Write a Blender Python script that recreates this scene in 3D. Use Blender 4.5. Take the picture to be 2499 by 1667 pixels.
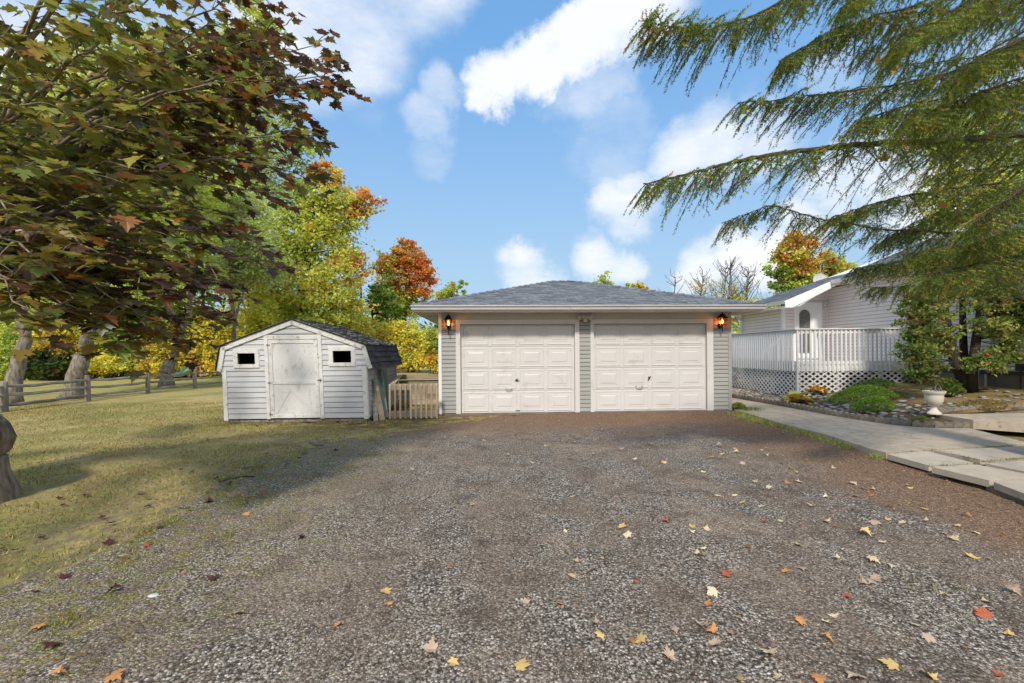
import bpy, math, random
import numpy as np
from mathutils import Vector, Matrix
random.seed(7)
RS = np.random.RandomState(11)
for o in list(bpy.data.objects): bpy.data.objects.remove(o)
C = bpy.context.scene.collection
scene = bpy.context.scene

# ------------------------------------------------------------ camera
F, CX, HY, CAMZ, ROLL = 1110.67, 1249.5, 858.0, 1.5, math.radians(0.4)
cam_d = bpy.data.cameras.new('camera'); cam = bpy.data.objects.new('camera', cam_d); C.objects.link(cam)
cam.matrix_world = Matrix.Translation((0, 0, CAMZ)) @ Matrix.Rotation(math.radians(90), 4, 'X') @ Matrix.Rotation(-ROLL, 4, 'Z')
cam_d.sensor_width = 36; cam_d.lens = 16; cam_d.shift_y = (HY - 833.5) / 2499.0
cam_d.clip_start = 0.05; cam_d.clip_end = 2000
scene.camera = cam

# ------------------------------------------------------------ light, sky, exposure
SUN_EL, SUN_AZ = math.radians(43), math.radians(188)   # azimuth clockwise from +Y: behind the camera, a little to the left
sdir = Vector((math.sin(SUN_AZ) * math.cos(SUN_EL), math.cos(SUN_AZ) * math.cos(SUN_EL), math.sin(SUN_EL)))
sun_d = bpy.data.lights.new('sun', 'SUN'); sun_d.energy = 1.55; sun_d.angle = math.radians(6); sun_d.color = (1, .93, .84)
sun = bpy.data.objects.new('sun', sun_d); C.objects.link(sun)
sun.rotation_euler = (-sdir).to_track_quat('-Z', 'Y').to_euler(); sun.location = (0, 0, 30)
scene.view_settings.view_transform = 'Standard'; scene.view_settings.look = 'None'
scene.view_settings.gamma = 1; scene.view_settings.use_curve_mapping = False
scene.view_settings.exposure = 1.2
scene.cycles.use_denoising = True
scene.cycles.max_bounces = 6; scene.cycles.diffuse_bounces = 4; scene.cycles.transparent_max_bounces = 8
scene.cycles.sample_clamp_indirect = 4

def ray(px, py):
    a, b = px - CX, -(py - HY)
    c, s = math.cos(ROLL), math.sin(ROLL)
    return (a * c + b * s) / F, (-a * s + b * c) / F
def at(px, py, Y):
    u, v = ray(px, py); return Vector((u * Y, Y, CAMZ + v * Y))
def gz(px, py, z=0.0):
    u, v = ray(px, py); Y = (z - CAMZ) / v; return Vector((u * Y, Y, z))

W = bpy.data.worlds.new('World'); scene.world = W; W.use_nodes = True
def world():
    nt = W.node_tree; N = nt.nodes; L = nt.links; N.clear()
    out = N.new('ShaderNodeOutputWorld'); bg = N.new('ShaderNodeBackground'); L.new(bg.outputs[0], out.inputs[0])
    bg.inputs[1].default_value = 0.13
    sky = N.new('ShaderNodeTexSky'); sky.sky_type = 'NISHITA'; sky.sun_disc = False
    sky.sun_elevation = SUN_EL; sky.sun_rotation = SUN_AZ; sky.air_density = 1.0; sky.dust_density = 0.6; sky.ozone_density = 2.2
    tc = N.new('ShaderNodeTexCoord')
    def m(op, a, b=None, clamp=False):
        n = N.new('ShaderNodeMath'); n.operation = op; n.use_clamp = clamp
        for i, v in enumerate((a, b)):
            if v is None: continue
            if isinstance(v, (int, float)): n.inputs[i].default_value = v
            else: L.new(v, n.inputs[i])
        return n.outputs[0]
    # slight warp so that the cloud edges are ragged
    nz = N.new('ShaderNodeTexNoise'); nz.inputs['Scale'].default_value = 5.5; nz.inputs['Detail'].default_value = 8; nz.inputs['Roughness'].default_value = .6
    mp = N.new('ShaderNodeMapping'); mp.inputs['Rotation'].default_value = (0, .7, 0); mp.inputs['Scale'].default_value = (1, 1, 2.2)
    L.new(tc.outputs['Generated'], mp.inputs[0])
    L.new(mp.outputs[0], nz.inputs['Vector'])
    wv = N.new('ShaderNodeTexNoise'); wv.inputs['Scale'].default_value = 3.6; wv.inputs['Detail'].default_value = 8; wv.inputs['Roughness'].default_value = .62
    L.new(tc.outputs['Generated'], wv.inputs['Vector'])
    sb = N.new('ShaderNodeVectorMath'); sb.operation = 'SUBTRACT'; L.new(wv.outputs['Color'], sb.inputs[0]); sb.inputs[1].default_value = (.5, .5, .5)
    sc_ = N.new('ShaderNodeVectorMath'); sc_.operation = 'SCALE'; L.new(sb.outputs[0], sc_.inputs[0]); sc_.inputs['Scale'].default_value = .24
    ad = N.new('ShaderNodeVectorMath'); ad.operation = 'ADD'; L.new(tc.outputs['Generated'], ad.inputs[0]); L.new(sc_.outputs[0], ad.inputs[1])
    no = N.new('ShaderNodeVectorMath'); no.operation = 'NORMALIZE'; L.new(ad.outputs[0], no.inputs[0])
    blobs = [(1600,-110,190,1.1),(1540,-30,150,1.1),(1470,40,125,1.1),(1390,95,110,1.1),(1310,150,95,1.1),(1235,205,85,1.1),(1190,250,60,1),(1440,190,130,.5),(1490,330,140,.35),
             (700,0,300,.75),(860,60,230,.72),(780,160,170,.6),(980,-60,230,.7),(930,130,120,.35),
             (1085,255,75,.55),(1045,320,80,.5),(1035,410,75,.38),(900,290,80,.25),
             (1530,490,105,.85),(1490,400,80,.4),(1530,300,90,.4),(1640,375,110,.75),(1740,345,120,.7),(1850,330,130,.6),
             (1275,672,85,.85),(1330,690,60,.7),(1470,650,80,.85),(1520,665,70,.8),
             (1740,665,90,.9),(1820,630,100,1),(1900,660,100,1),(1970,560,80,.8),(2050,450,110,.85),(2200,400,150,.8),(2350,480,220,1),(2450,150,180,.5),(2050,180,100,.4),
             (100,200,260,.8),(300,350,240,.8),(150,500,250,.8),(450,100,200,.6)]
    acc = None
    for (x, y, r, w) in blobs:
        d = at(x, y, 1) - Vector((0, 0, CAMZ)); e = at(x + r, y, 1) - Vector((0, 0, CAMZ)); g = at(x, y - r, 1) - Vector((0, 0, CAMZ))
        ang = .5 * (d.angle(e) + d.angle(g)); d.normalize()
        dp = N.new('ShaderNodeVectorMath'); dp.operation = 'DOT_PRODUCT'; L.new(no.outputs[0], dp.inputs[0]); dp.inputs[1].default_value = d
        mr = N.new('ShaderNodeMapRange'); mr.interpolation_type = 'SMOOTHSTEP'
        mr.inputs[1].default_value = math.cos(ang * 1.2); mr.inputs[2].default_value = math.cos(ang * .1)
        mr.inputs[3].default_value = 0; mr.inputs[4].default_value = w
        L.new(dp.outputs['Value'], mr.inputs[0])
        acc = mr.outputs[0] if acc is None else m('MAXIMUM', acc, mr.outputs[0])
    # unseen sky: broken cloud goes on, thickened to raise the white fill light
    gn = N.new('ShaderNodeTexNoise'); gn.inputs['Scale'].default_value = 2.3; gn.inputs['Detail'].default_value = 6
    L.new(mp.outputs[0], gn.inputs['Vector'])
    sp = N.new('ShaderNodeSeparateXYZ'); L.new(tc.outputs['Generated'], sp.inputs[0])
    back = m('MULTIPLY', m('SUBTRACT', .55, sp.outputs['Y'], True), 1.6, True)
    gen = N.new('ShaderNodeMapRange'); gen.inputs[1].default_value = .40; gen.inputs[2].default_value = .56; L.new(gn.outputs['Fac'], gen.inputs[0])
    acc = m('MAXIMUM', acc, m('MULTIPLY', gen.outputs[0], back))
    den = m('ADD', m('MULTIPLY', acc, 1.0), m('MULTIPLY', m('SUBTRACT', nz.outputs['Fac'], .5), m('ADD', m('MULTIPLY', acc, 1.5), .16)))
    f = N.new('ShaderNodeMapRange'); f.interpolation_type = 'SMOOTHSTEP'; f.inputs[1].default_value = .10; f.inputs[2].default_value = 1.12; L.new(den, f.inputs[0])
    f.inputs[4].default_value = .94
    # a light milky veil, stronger near the horizon, and the photograph's bluer sky
    hs = N.new('ShaderNodeHueSaturation'); hs.inputs['Saturation'].default_value = .86; hs.inputs['Value'].default_value = 1.0; hs.inputs['Hue'].default_value = .495
    # thin autumn haze: the sky keeps an even tone towards the horizon
    el = N.new('ShaderNodeMapRange'); el.inputs[1].default_value = 0; el.inputs[2].default_value = .62; el.inputs[3].default_value = 0; el.inputs[4].default_value = 1; el.interpolation_type = 'SMOOTHSTEP'; L.new(sp.outputs['Z'], el.inputs[0])
    ek = N.new('ShaderNodeMapRange'); ek.inputs[3].default_value = .28; ek.inputs[4].default_value = .92; L.new(el.outputs[0], ek.inputs[0])
    sk = N.new('ShaderNodeVectorMath'); sk.operation = 'SCALE'; L.new(sky.outputs[0], sk.inputs[0]); L.new(ek.outputs[0], sk.inputs['Scale'])
    L.new(sk.outputs[0], hs.inputs['Color'])
    gr = N.new('ShaderNodeMix'); gr.data_type = 'RGBA'; L.new(el.outputs[0], gr.inputs[0]); gr.inputs[6].default_value = (1.62, 2.42, 3.2, 1); gr.inputs[7].default_value = (.46, 1.36, 2.75, 1)
    gx = N.new('ShaderNodeMix'); gx.data_type = 'RGBA'; gx.inputs[0].default_value = .72; L.new(hs.outputs[0], gx.inputs[6]); L.new(gr.outputs[2], gx.inputs[7])
    mx = N.new('ShaderNodeMix'); mx.data_type = 'RGBA'; L.new(f.outputs[0], mx.inputs[0]); L.new(gx.outputs[2], mx.inputs[6])
    mx.inputs[7].default_value = (3.45, 3.5, 3.6, 1)
    L.new(mx.outputs[2], bg.inputs[0])
world()

# ------------------------------------------------------------ object helpers
def tag(o, label=None, cat=None, group=None, kind=None):
    if label: o['label'] = label
    if cat: o['category'] = cat
    if group: o['group'] = group
    if kind: o['kind'] = kind
    return o
def thing(name, label, cat, loc=(0, 0, 0), rz=0.0, group=None):
    o = bpy.data.objects.new(name, None); C.objects.link(o); o.location = loc; o.rotation_euler = (0, 0, rz)
    o.empty_display_size = .2
    return tag(o, label, cat, group)
def link(name, me, parent=None, loc=(0, 0, 0), rot=(0, 0, 0)):
    o = bpy.data.objects.new(name, me); C.objects.link(o); o.parent = parent; o.location = loc; o.rotation_euler = rot
    return o
def org(parent):     # world origin of a thing (parts keep the thing's own frame)
    return Vector(parent.location) if parent is not None and parent.type == 'EMPTY' else None

class MB:
    def __init__(s): s.v = []; s.f = []; s.sm = False
    def add(s, vs, fs):
        k = len(s.v); s.v += [tuple(p) for p in vs]; s.f += [tuple(i + k for i in f) for f in fs]; return s
    def box(s, x0, x1, y0, y1, z0, z1):
        return s.add([(x0,y0,z0),(x1,y0,z0),(x1,y1,z0),(x0,y1,z0),(x0,y0,z1),(x1,y0,z1),(x1,y1,z1),(x0,y1,z1)],
                     [(3,2,1,0),(4,5,6,7),(0,1,5,4),(1,2,6,5),(2,3,7,6),(3,0,4,7)])
    def bar(s, a, b, w, t, up=(0, 0, 1)):
        a, b = Vector(a), Vector(b); d = (b - a).normalized(); up = Vector(up)
        x = d.cross(up)
        if x.length < 1e-4: x = d.cross(Vector((0, 1, 0)))
        x.normalize(); z = x.cross(d)
        q = [(-w/2,-t/2),(w/2,-t/2),(w/2,t/2),(-w/2,t/2)]
        vs = [a + x*i + z*j for i, j in q] + [b + x*i + z*j for i, j in q]
        return s.add(vs, [(3,2,1,0),(4,5,6,7),(0,1,5,4),(1,2,6,5),(2,3,7,6),(3,0,4,7)])
    def prism(s, pts, ext):
        n = len(pts); e = Vector(ext); a = [Vector(p) for p in pts]
        return s.add(a + [p + e for p in a], [tuple(range(n-1, -1, -1)), tuple(range(n, 2*n))] + [(i, (i+1) % n, n+(i+1) % n, n+i) for i in range(n)])
    def tube(s, pts, rad, n=8):
        V, Fc = tube(pts, rad, n); return s.add([tuple(p) for p in V], [tuple(int(i) for i in f) for f in Fc])
    def lathe(s, prof, c=(0, 0, 0), n=16, lobes=0, amp=0):
        k = len(prof); vs = []
        for (r, z) in prof:
            for i in range(n):
                a = 2*math.pi*i/n; rr = r * (1 + amp * math.cos(lobes * a)) if lobes else r
                vs.append((c[0] + rr*math.cos(a), c[1] + rr*math.sin(a), c[2] + z))
        fs = [(j*n+i, j*n+(i+1) % n, (j+1)*n+(i+1) % n, (j+1)*n+i) for j in range(k-1) for i in range(n)]
        fs += [tuple(range(n-1, -1, -1)), tuple(range((k-1)*n, k*n))]
        s.sm = True
        return s.add(vs, fs)
    def mesh(s, mat, off=None):
        me = bpy.data.meshes.new('m'); o = Vector(off) if off is not None else Vector((0, 0, 0))
        me.from_pydata([tuple(Vector(p) - o) for p in s.v], [], s.f); me.materials.append(mat)
        if s.sm:
            me.polygons.foreach_set('use_smooth', [True] * len(me.polygons)); me.set_sharp_from_angle(angle=math.radians(40))
        me.update(); return me
    def build(s, name, mat, parent=None, off=None):
        return link(name, s.mesh(mat, off), parent)

def tube(pts, rad, n=6):
    P = np.array([tuple(p) for p in pts], float); k = len(P); rad = np.broadcast_to(np.array(rad, float), (k,))
    T = np.gradient(P, axis=0); T /= np.linalg.norm(T, axis=1)[:, None] + 1e-9
    ref = np.array([0.13, .21, .97]); ref = np.where(np.abs(T @ ref)[:, None] > .95, np.array([1., 0, 0]), ref)
    A = np.cross(T, ref); A /= np.linalg.norm(A, axis=1)[:, None] + 1e-9; B = np.cross(T, A)
    t = np.arange(n) * 2 * math.pi / n
    V = P[:, None] + rad[:, None, None] * (np.cos(t)[None, :, None] * A[:, None] + np.sin(t)[None, :, None] * B[:, None])
    V = V.reshape(-1, 3); Fc = []
    for j in range(k - 1):
        for i in range(n):
            a, b, c, d = j*n+i, j*n+(i+1) % n, (j+1)*n+(i+1) % n, (j+1)*n+i
            Fc += [(a, b, c), (a, c, d)]
    V = np.vstack([V, P[0], P[-1]]); e = len(V)
    for i in range(n): Fc += [(e-2, (i+1) % n, i), (e-1, (k-1)*n+i, (k-1)*n+(i+1) % n)]
    return V, np.array(Fc)

class NB:   # numpy triangle collector
    def __init__(s): s.V = []; s.F = []; s.T = []; s.n = 0
    def add(s, V, Fc, tint=None):
        s.V.append(np.asarray(V, float)); s.F.append(np.asarray(Fc) + s.n); s.n += len(V)
        s.T.append(np.broadcast_to(np.array(tint if tint is not None else (1, 1, 1), float), (len(V), 3)))
    def batch(s, tv, tf, M, loc, tint):   # k copies of a template
        k, n = len(loc), len(tv)
        V = np.einsum('kij,nj->kni', M, tv) + loc[:, None]
        Fc = tf[None] + (np.arange(k) * n)[:, None, None]
        s.add(V.reshape(-1, 3), Fc.reshape(-1, 3), np.repeat(tint, n, axis=0))
    def build(s, name, mat, parent=None, off=(0, 0, 0), smooth=False):
        V = (np.vstack(s.V) - np.array(off)).astype(np.float32); Fc = np.vstack(s.F).astype(np.int32); T = np.vstack(s.T)
        me = bpy.data.meshes.new('m'); me.vertices.add(len(V)); me.vertices.foreach_set('co', V.ravel())
        me.loops.add(Fc.size); me.loops.foreach_set('vertex_index', Fc.ravel())
        me.polygons.add(len(Fc)); me.polygons.foreach_set('loop_start', np.arange(0, Fc.size, 3, dtype=np.int32))
        me.polygons.foreach_set('loop_total', np.full(len(Fc), 3, np.int32))
        if smooth: me.polygons.foreach_set('use_smooth', np.ones(len(Fc), bool))
        me.update(calc_edges=True)
        ca = me.attributes.new('tint', 'FLOAT_COLOR', 'POINT')
        ca.data.foreach_set('color', np.hstack([T, np.ones((len(T), 1))]).astype(np.float32).ravel())
        me.materials.append(mat); me.validate()
        return link(name, me, parent)

def rotmats(yaw, tilt, az, spin=None):
    """normal tilted by tilt towards azimuth az; in-plane rotation yaw"""
    k = len(yaw); z = np.zeros(k); o = np.ones(k)
    def Rz(a): c, s = np.cos(a), np.sin(a); return np.array([[c, -s, z], [s, c, z], [z, z, o]]).transpose(2, 0, 1)
    def Ry(a): c, s = np.cos(a), np.sin(a); return np.array([[c, z, s], [z, o, z], [-s, z, c]]).transpose(2, 0, 1)
    return Rz(az) @ Ry(tilt) @ Rz(yaw - az)

# ------------------------------------------------------------ materials
def newmat(name):
    m = bpy.data.materials.new(name); m.use_nodes = True; nt = m.node_tree; nt.nodes.clear()
    return m, nt.nodes, nt.links
def rgba(c): return (c[0], c[1], c[2], 1)
def surf(name, col, rough=.7, col2=None, scale=6., vary=.0, bump=0., bscale=40., stretch=(1, 1, 1), tint=False, isl=0., spec=.35,
         dirt=None, dirt_amt=.0, dirt_scale=3., metal=0., coords='Object', detail=5):
    """principled surface: two colours mixed by noise, per-object value change, blotchy dirt and fine bump"""
    m, N, L = newmat(name)
    out = N.new('ShaderNodeOutputMaterial'); p = N.new('ShaderNodeBsdfPrincipled'); L.new(p.outputs[0], out.inputs[0])
    p.inputs['Roughness'].default_value = rough; p.inputs['Specular IOR Level'].default_value = spec; p.inputs['Metallic'].default_value = metal
    tc = N.new('ShaderNodeTexCoord'); mp = N.new('ShaderNodeMapping'); mp.inputs['Scale'].default_value = stretch
    if coords == 'World': g = N.new('ShaderNodeNewGeometry'); L.new(g.outputs['Position'], mp.inputs[0])
    else: L.new(tc.outputs['Object'], mp.inputs[0])
    nz = N.new('ShaderNodeTexNoise'); nz.inputs['Scale'].default_value = scale; nz.inputs['Detail'].default_value = detail; L.new(mp.outputs[0], nz.inputs['Vector'])
    mx = N.new('ShaderNodeMix'); mx.data_type = 'RGBA'; mx.inputs[6].default_value = rgba(col); mx.inputs[7].default_value = rgba(col2 or [c*.8 for c in col])
    r = N.new('ShaderNodeMapRange'); r.inputs[1].default_value = .35; r.inputs[2].default_value = .65; L.new(nz.outputs['Fac'], r.inputs[0]); L.new(r.outputs[0], mx.inputs[0])
    cur = mx.outputs[2]
    if dirt:
        dn = N.new('ShaderNodeTexNoise'); dn.inputs['Scale'].default_value = dirt_scale; dn.inputs['Detail'].default_value = 8; dn.inputs['Roughness'].default_value = .7
        L.new(mp.outputs[0], dn.inputs['Vector'])
        dr = N.new('ShaderNodeMapRange'); dr.inputs[1].default_value = .56; dr.inputs[2].default_value = .64; dr.inputs[4].default_value = dirt_amt; L.new(dn.outputs['Fac'], dr.inputs[0])
        dx = N.new('ShaderNodeMix'); dx.data_type = 'RGBA'; L.new(dr.outputs[0], dx.inputs[0]); L.new(cur, dx.inputs[6]); dx.inputs[7].default_value = rgba(dirt); cur = dx.outputs[2]
    if tint:
        a = N.new('ShaderNodeAttribute'); a.attribute_name = 'tint'; t = N.new('ShaderNodeMix'); t.data_type = 'RGBA'; t.blend_type = 'MULTIPLY'; t.inputs[0].default_value = 1
        L.new(cur, t.inputs[6]); L.new(a.outputs['Color'], t.inputs[7]); cur = t.outputs[2]
    if vary or isl:
        if isl: g2 = N.new('ShaderNodeNewGeometry'); src = g2.outputs['Random Per Island']
        else: oi = N.new('ShaderNodeObjectInfo'); src = oi.outputs['Random']
        v = vary or isl
        vr = N.new('ShaderNodeMapRange'); vr.inputs[3].default_value = 1 - v; vr.inputs[4].default_value = 1 + v; L.new(src, vr.inputs[0])
        hv = N.new('ShaderNodeHueSaturation'); L.new(vr.outputs[0], hv.inputs['Value']); L.new(cur, hv.inputs['Color']); cur = hv.outputs[0]
    L.new(cur, p.inputs['Base Color'])
    if bump:
        bn = N.new('ShaderNodeTexNoise'); bn.inputs['Scale'].default_value = bscale; bn.inputs['Detail'].default_value = 6; L.new(mp.outputs[0], bn.inputs['Vector'])
        bp = N.new('ShaderNodeBump'); bp.inputs['Strength'].default_value = bump; bp.inputs['Distance'].default_value = .01; L.new(bn.outputs['Fac'], bp.inputs['Height']); L.new(bp.outputs[0], p.inputs['Normal'])
    return m
def leafmat(name, trans=.35, gloss=.0, rough=.4, obj=False):
    m, N, L = newmat(name); out = N.new('ShaderNodeOutputMaterial')
    if obj:
        a = N.new('ShaderNodeObjectInfo'); col = a.outputs['Color']
        tc = N.new('ShaderNodeTexCoord'); nz = N.new('ShaderNodeTexNoise'); nz.inputs['Scale'].default_value = 30; L.new(tc.outputs['Object'], nz.inputs['Vector'])
        hv = N.new('ShaderNodeHueSaturation'); mr = N.new('ShaderNodeMapRange'); mr.inputs[3].default_value = .6; mr.inputs[4].default_value = 1.35; L.new(nz.outputs['Fac'], mr.inputs[0]); L.new(mr.outputs[0], hv.inputs['Value']); L.new(col, hv.inputs['Color']); col = hv.outputs[0]
    else:
        a = N.new('ShaderNodeAttribute'); a.attribute_name = 'tint'; col = a.outputs['Color']
    d = N.new('ShaderNodeBsdfPrincipled'); L.new(col, d.inputs['Base Color']); d.inputs['Roughness'].default_value = rough; d.inputs['Specular IOR Level'].default_value = gloss
    t = N.new('ShaderNodeBsdfTranslucent'); L.new(col, t.inputs[0])
    mx = N.new('ShaderNodeMixShader'); mx.inputs[0].default_value = trans; L.new(d.outputs[0], mx.inputs[1]); L.new(t.outputs[0], mx.inputs[2]); L.new(mx.outputs[0], out.inputs[0])
    return m
def emis(name, col, st):
    m, N, L = newmat(name); out = N.new('ShaderNodeOutputMaterial'); e = N.new('ShaderNodeEmission'); e.inputs[0].default_value = rgba(col); e.inputs[1].default_value = st; L.new(e.outputs[0], out.inputs[0]); return m
def glassmat(name, col, alpha):
    m, N, L = newmat(name); out = N.new('ShaderNodeOutputMaterial'); g = N.new('ShaderNodeBsdfGlossy'); g.inputs['Roughness'].default_value = .05; g.inputs[0].default_value = (.9,.9,.9,1)
    t = N.new('ShaderNodeBsdfTransparent'); t.inputs[0].default_value = rgba(col); mx = N.new('ShaderNodeMixShader'); mx.inputs[0].default_value = alpha; L.new(t.outputs[0], mx.inputs[1]); L.new(g.outputs[0], mx.inputs[2]); L.new(mx.outputs[0], out.inputs[0]); return m

M = dict(
    gsiding=surf('grey siding', (.36,.355,.325), .55, (.33,.325,.30), 3, vary=.05, bump=.15, bscale=60, stretch=(.4,1,4)),
    ssiding=surf('shed siding', (.56,.56,.555), .5, (.50,.50,.495), 5, vary=.07, bump=.1, stretch=(.4,1,3), dirt=(.33,.33,.30), dirt_amt=.35, dirt_scale=2.5),
    hsiding=surf('house siding', (.80,.72,.68), .5, (.76,.68,.645), 2, vary=.03),
    white=surf('white paint', (.84,.825,.80), .45, (.79,.775,.75), 4, vary=.03, bump=.05),
    cream=surf('door paint', (.66,.635,.60), .38, (.64,.615,.58), 2.5, vary=.015, bump=.04, bscale=90, dirt=(.50,.46,.40), dirt_amt=.4, dirt_scale=2.2, coords='World'),
    header=surf('header board', (.55,.51,.45), .5, (.52,.48,.42), 3),
    soffit=surf('soffit', (.60,.56,.50), .55, vary=.05),
    worn=surf('peeling white paint', (.70,.685,.65), .65, (.62,.605,.57), 7, bump=.4, bscale=70, vary=.05, dirt=(.28,.25,.22), dirt_amt=.75, dirt_scale=14, stretch=(1,1,1)),
    shdoor=surf('shed door paint', (.68,.665,.635), .6, (.62,.605,.58), 2.5, bump=.25, bscale=60, dirt=(.36,.34,.32), dirt_amt=.6, dirt_scale=9, stretch=(1,1,.35)),
    gutter=surf('gutter metal', (.66,.645,.61), .35, (.61,.595,.56), 2, dirt=(.4,.37,.32), dirt_amt=.3, dirt_scale=5),
    gshingle=surf('grey roof shingle', (.20,.215,.235), .85, (.12,.13,.145), 9, vary=.28, bump=.7, bscale=160),
    gshingle2=surf('grey roof shingle mass', (.20,.215,.235), .85, (.12,.13,.145), 9, isl=.28, bump=.7, bscale=160),
    bshingle=surf('black new shingle', (.055,.056,.06), .85, (.04,.04,.043), 20, vary=.22, bump=.6, bscale=180),
    oshingle=surf('old curled shingle', (.10,.095,.09), .9, (.20,.19,.175), 16, vary=.45, bump=1, bscale=90, dirt=(.45,.43,.40), dirt_amt=.8, dirt_scale=18),
    lap_shade=surf('siding joint', (.10,.098,.095), .8),  # dark backing: paints the shadow line under each siding lap
    dark=surf('dark void', (.012,.011,.010), .9),
    wood=surf('weathered wood', (.56,.46,.31), .8, (.40,.32,.22), 9, vary=.2, bump=.5, bscale=40, stretch=(1,1,.2), dirt=(.16,.09,.045), dirt_amt=.5, dirt_scale=4),
    woodh=surf('weathered planks', (.46,.36,.25), .8, (.28,.225,.16), 9, vary=.3, bump=.6, bscale=40, stretch=(.15,1,1), dirt=(.13,.08,.045), dirt_amt=.6, dirt_scale=3),
    rail=surf('grey split rail', (.38,.34,.285), .9, (.19,.165,.135), 11, vary=.2, bump=1, bscale=30, stretch=(1,.25,1)),
    post=surf('split post', (.36,.31,.25), .9, (.18,.15,.12), 9, vary=.2, bump=1, bscale=30, stretch=(1,1,.25)),
    black=surf('black iron', (.012,.012,.013), .35, spec=.5),
    steel=surf('galvanised steel', (.45,.46,.47), .35, metal=.8),
    chrome=surf('pull handle', (.30,.30,.31), .3, metal=.7),
    gpanel=surf('green panel', (.30,.38,.30), .6, (.23,.30,.24), 6, dirt=(.15,.17,.13), dirt_amt=.5),
    gwire=surf('green wire', (.07,.12,.09), .5),
    plastic=surf('aged plastic', (.55,.52,.42), .45),
    lens=surf('flood lens', (.50,.48,.40), .12, spec=.8),
    conc=surf('concrete', (.52,.43,.32), .9, (.40,.33,.245), 5, bump=.5, bscale=60, dirt=(.15,.145,.13), dirt_amt=.65, dirt_scale=9, coords='World'),
    slab=surf('slab', (.52,.45,.35), .9, (.45,.385,.30), 5, vary=.06, bump=.35, bscale=90, dirt=(.24,.22,.17), dirt_amt=.4, dirt_scale=7, coords='World'),
    edge=surf('edging', (.30,.255,.20), .9, (.19,.16,.125), 12, vary=.2, bump=.6, bscale=60),
    found=surf('foundation', (.22,.18,.14), .9, (.15,.125,.10), 3, bump=.3, coords='World'),
    stone=surf('river stone', (1,1,1), .8, (.72,.70,.68), 14, bump=.3, bscale=50, tint=True),
    stoneo=surf('river stone piece', (.36,.33,.29), .75, (.24,.22,.20), 14, vary=.45, bump=.3, bscale=50),
    gravel=surf('gravel stone', (1,1,1), .85, (.8,.79,.77), 60, tint=True),
    bark=surf('grey bark', (.30,.255,.20), .95, (.12,.10,.078), 16, bump=1, bscale=22, stretch=(1,1,.35), coords='World', detail=8),
    barkd=surf('dark bark', (.07,.055,.042), .95, (.035,.028,.022), 9, bump=1, bscale=20, stretch=(1,1,.3), coords='World'),
    barkm=surf('maple bark', (.33,.265,.185), .95, (.12,.092,.062), 16, bump=1, bscale=22, stretch=(1,1,.14), coords='World', detail=8),
    twig=surf('twig', (.16,.13,.10), .9, (.09,.07,.055), 12, coords='World'),
    spruceb=surf('spruce bark', (.10,.075,.06), .95, (.055,.042,.035), 20, bump=.8, bscale=40, coords='World'),
    leaf=leafmat('foliage', .5), mleaf=leafmat('crimson maple leaf', .45, .38, .36), needle=leafmat('spruce needle', .22, .2, .5),
    fleaf=leafmat('fallen leaf', .1, .2, .55, obj=True), grass=leafmat('grass blade', .3),
    cedarw=surf('play set cedar', (.42,.20,.09), .7), gplas=surf('green play plastic', (.05,.22,.16), .4), mint=surf('mint slide', (.30,.55,.48), .35), canvas=surf('canvas', (.6,.6,.58), .8),
    urn=surf('urn plastic', (.72,.66,.55), .45, (.68,.62,.5), 5, dirt=(.5,.45,.35), dirt_amt=.3, dirt_scale=8),
    bulb=emis('bulb', (1, .62, .22), 28), amber=glassmat('amber lamp glass', (1, .55, .18), .12),
    amberR=glassmat('orange lamp glass', (1, .40, .08), .10),
    dglass=surf('leaded door glass', (.10,.105,.105), .12, (.16,.165,.16), 12, spec=.6), gold=surf('came', (.35,.26,.10), .35, metal=.6),
    metal=surf('dish', (.62,.62,.60), .4, (.5,.5,.48), 6), pink=surf('petal', (.75,.35,.40), .6), redb=surf('berry', (.6,.06,.03), .5),
)

# ------------------------------------------------------------ ground
def vn(x, y, s=1.0, seed=0):      # cheap smooth value noise, numpy
    x = np.asarray(x, float) * s + seed * 17.3; y = np.asarray(y, float) * s + seed * 9.1
    xi = np.floor(x); yi = np.floor(y); fx = x - xi; fy = y - yi; fx = fx*fx*(3-2*fx); fy = fy*fy*(3-2*fy)
    def h(a, b): v = np.sin(a * 127.1 + b * 311.7 + seed) * 43758.5453; return v - np.floor(v)
    return (h(xi, yi)*(1-fx)+h(xi+1, yi)*fx)*(1-fy) + (h(xi, yi+1)*(1-fx)+h(xi+1, yi+1)*fx)*fy
def fbm(x, y, s=1.0, seed=0): return (vn(x, y, s, seed) + .5*vn(x, y, 2.1*s, seed+1) + .25*vn(x, y, 4.3*s, seed+2)) / 1.75
def bedx(y): return float(np.interp(y, [8.12, 8.2, 8.35, 8.6, 9.2, 9.8, 11.8, 14.2, 17], [8.1, 7.62, 7.38, 7.2, 7.05, 6.98, 6.92, 6.72, 6.5]))
def bedz(x, y): return .07 + .13 * np.clip(np.asarray(x) - np.interp(y, [8.12, 8.2, 8.35, 8.6, 9.2, 9.8, 11.8, 14.2, 17], [8.1, 7.62, 7.38, 7.2, 7.05, 6.98, 6.92, 6.72, 6.5]), 0, 4.2)
def lz(x, y): return -.012 + .05 * np.clip((-np.asarray(x) - 3.6) / 4, 0, 1) * (fbm(x, y, .5, 3) - .5)

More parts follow.
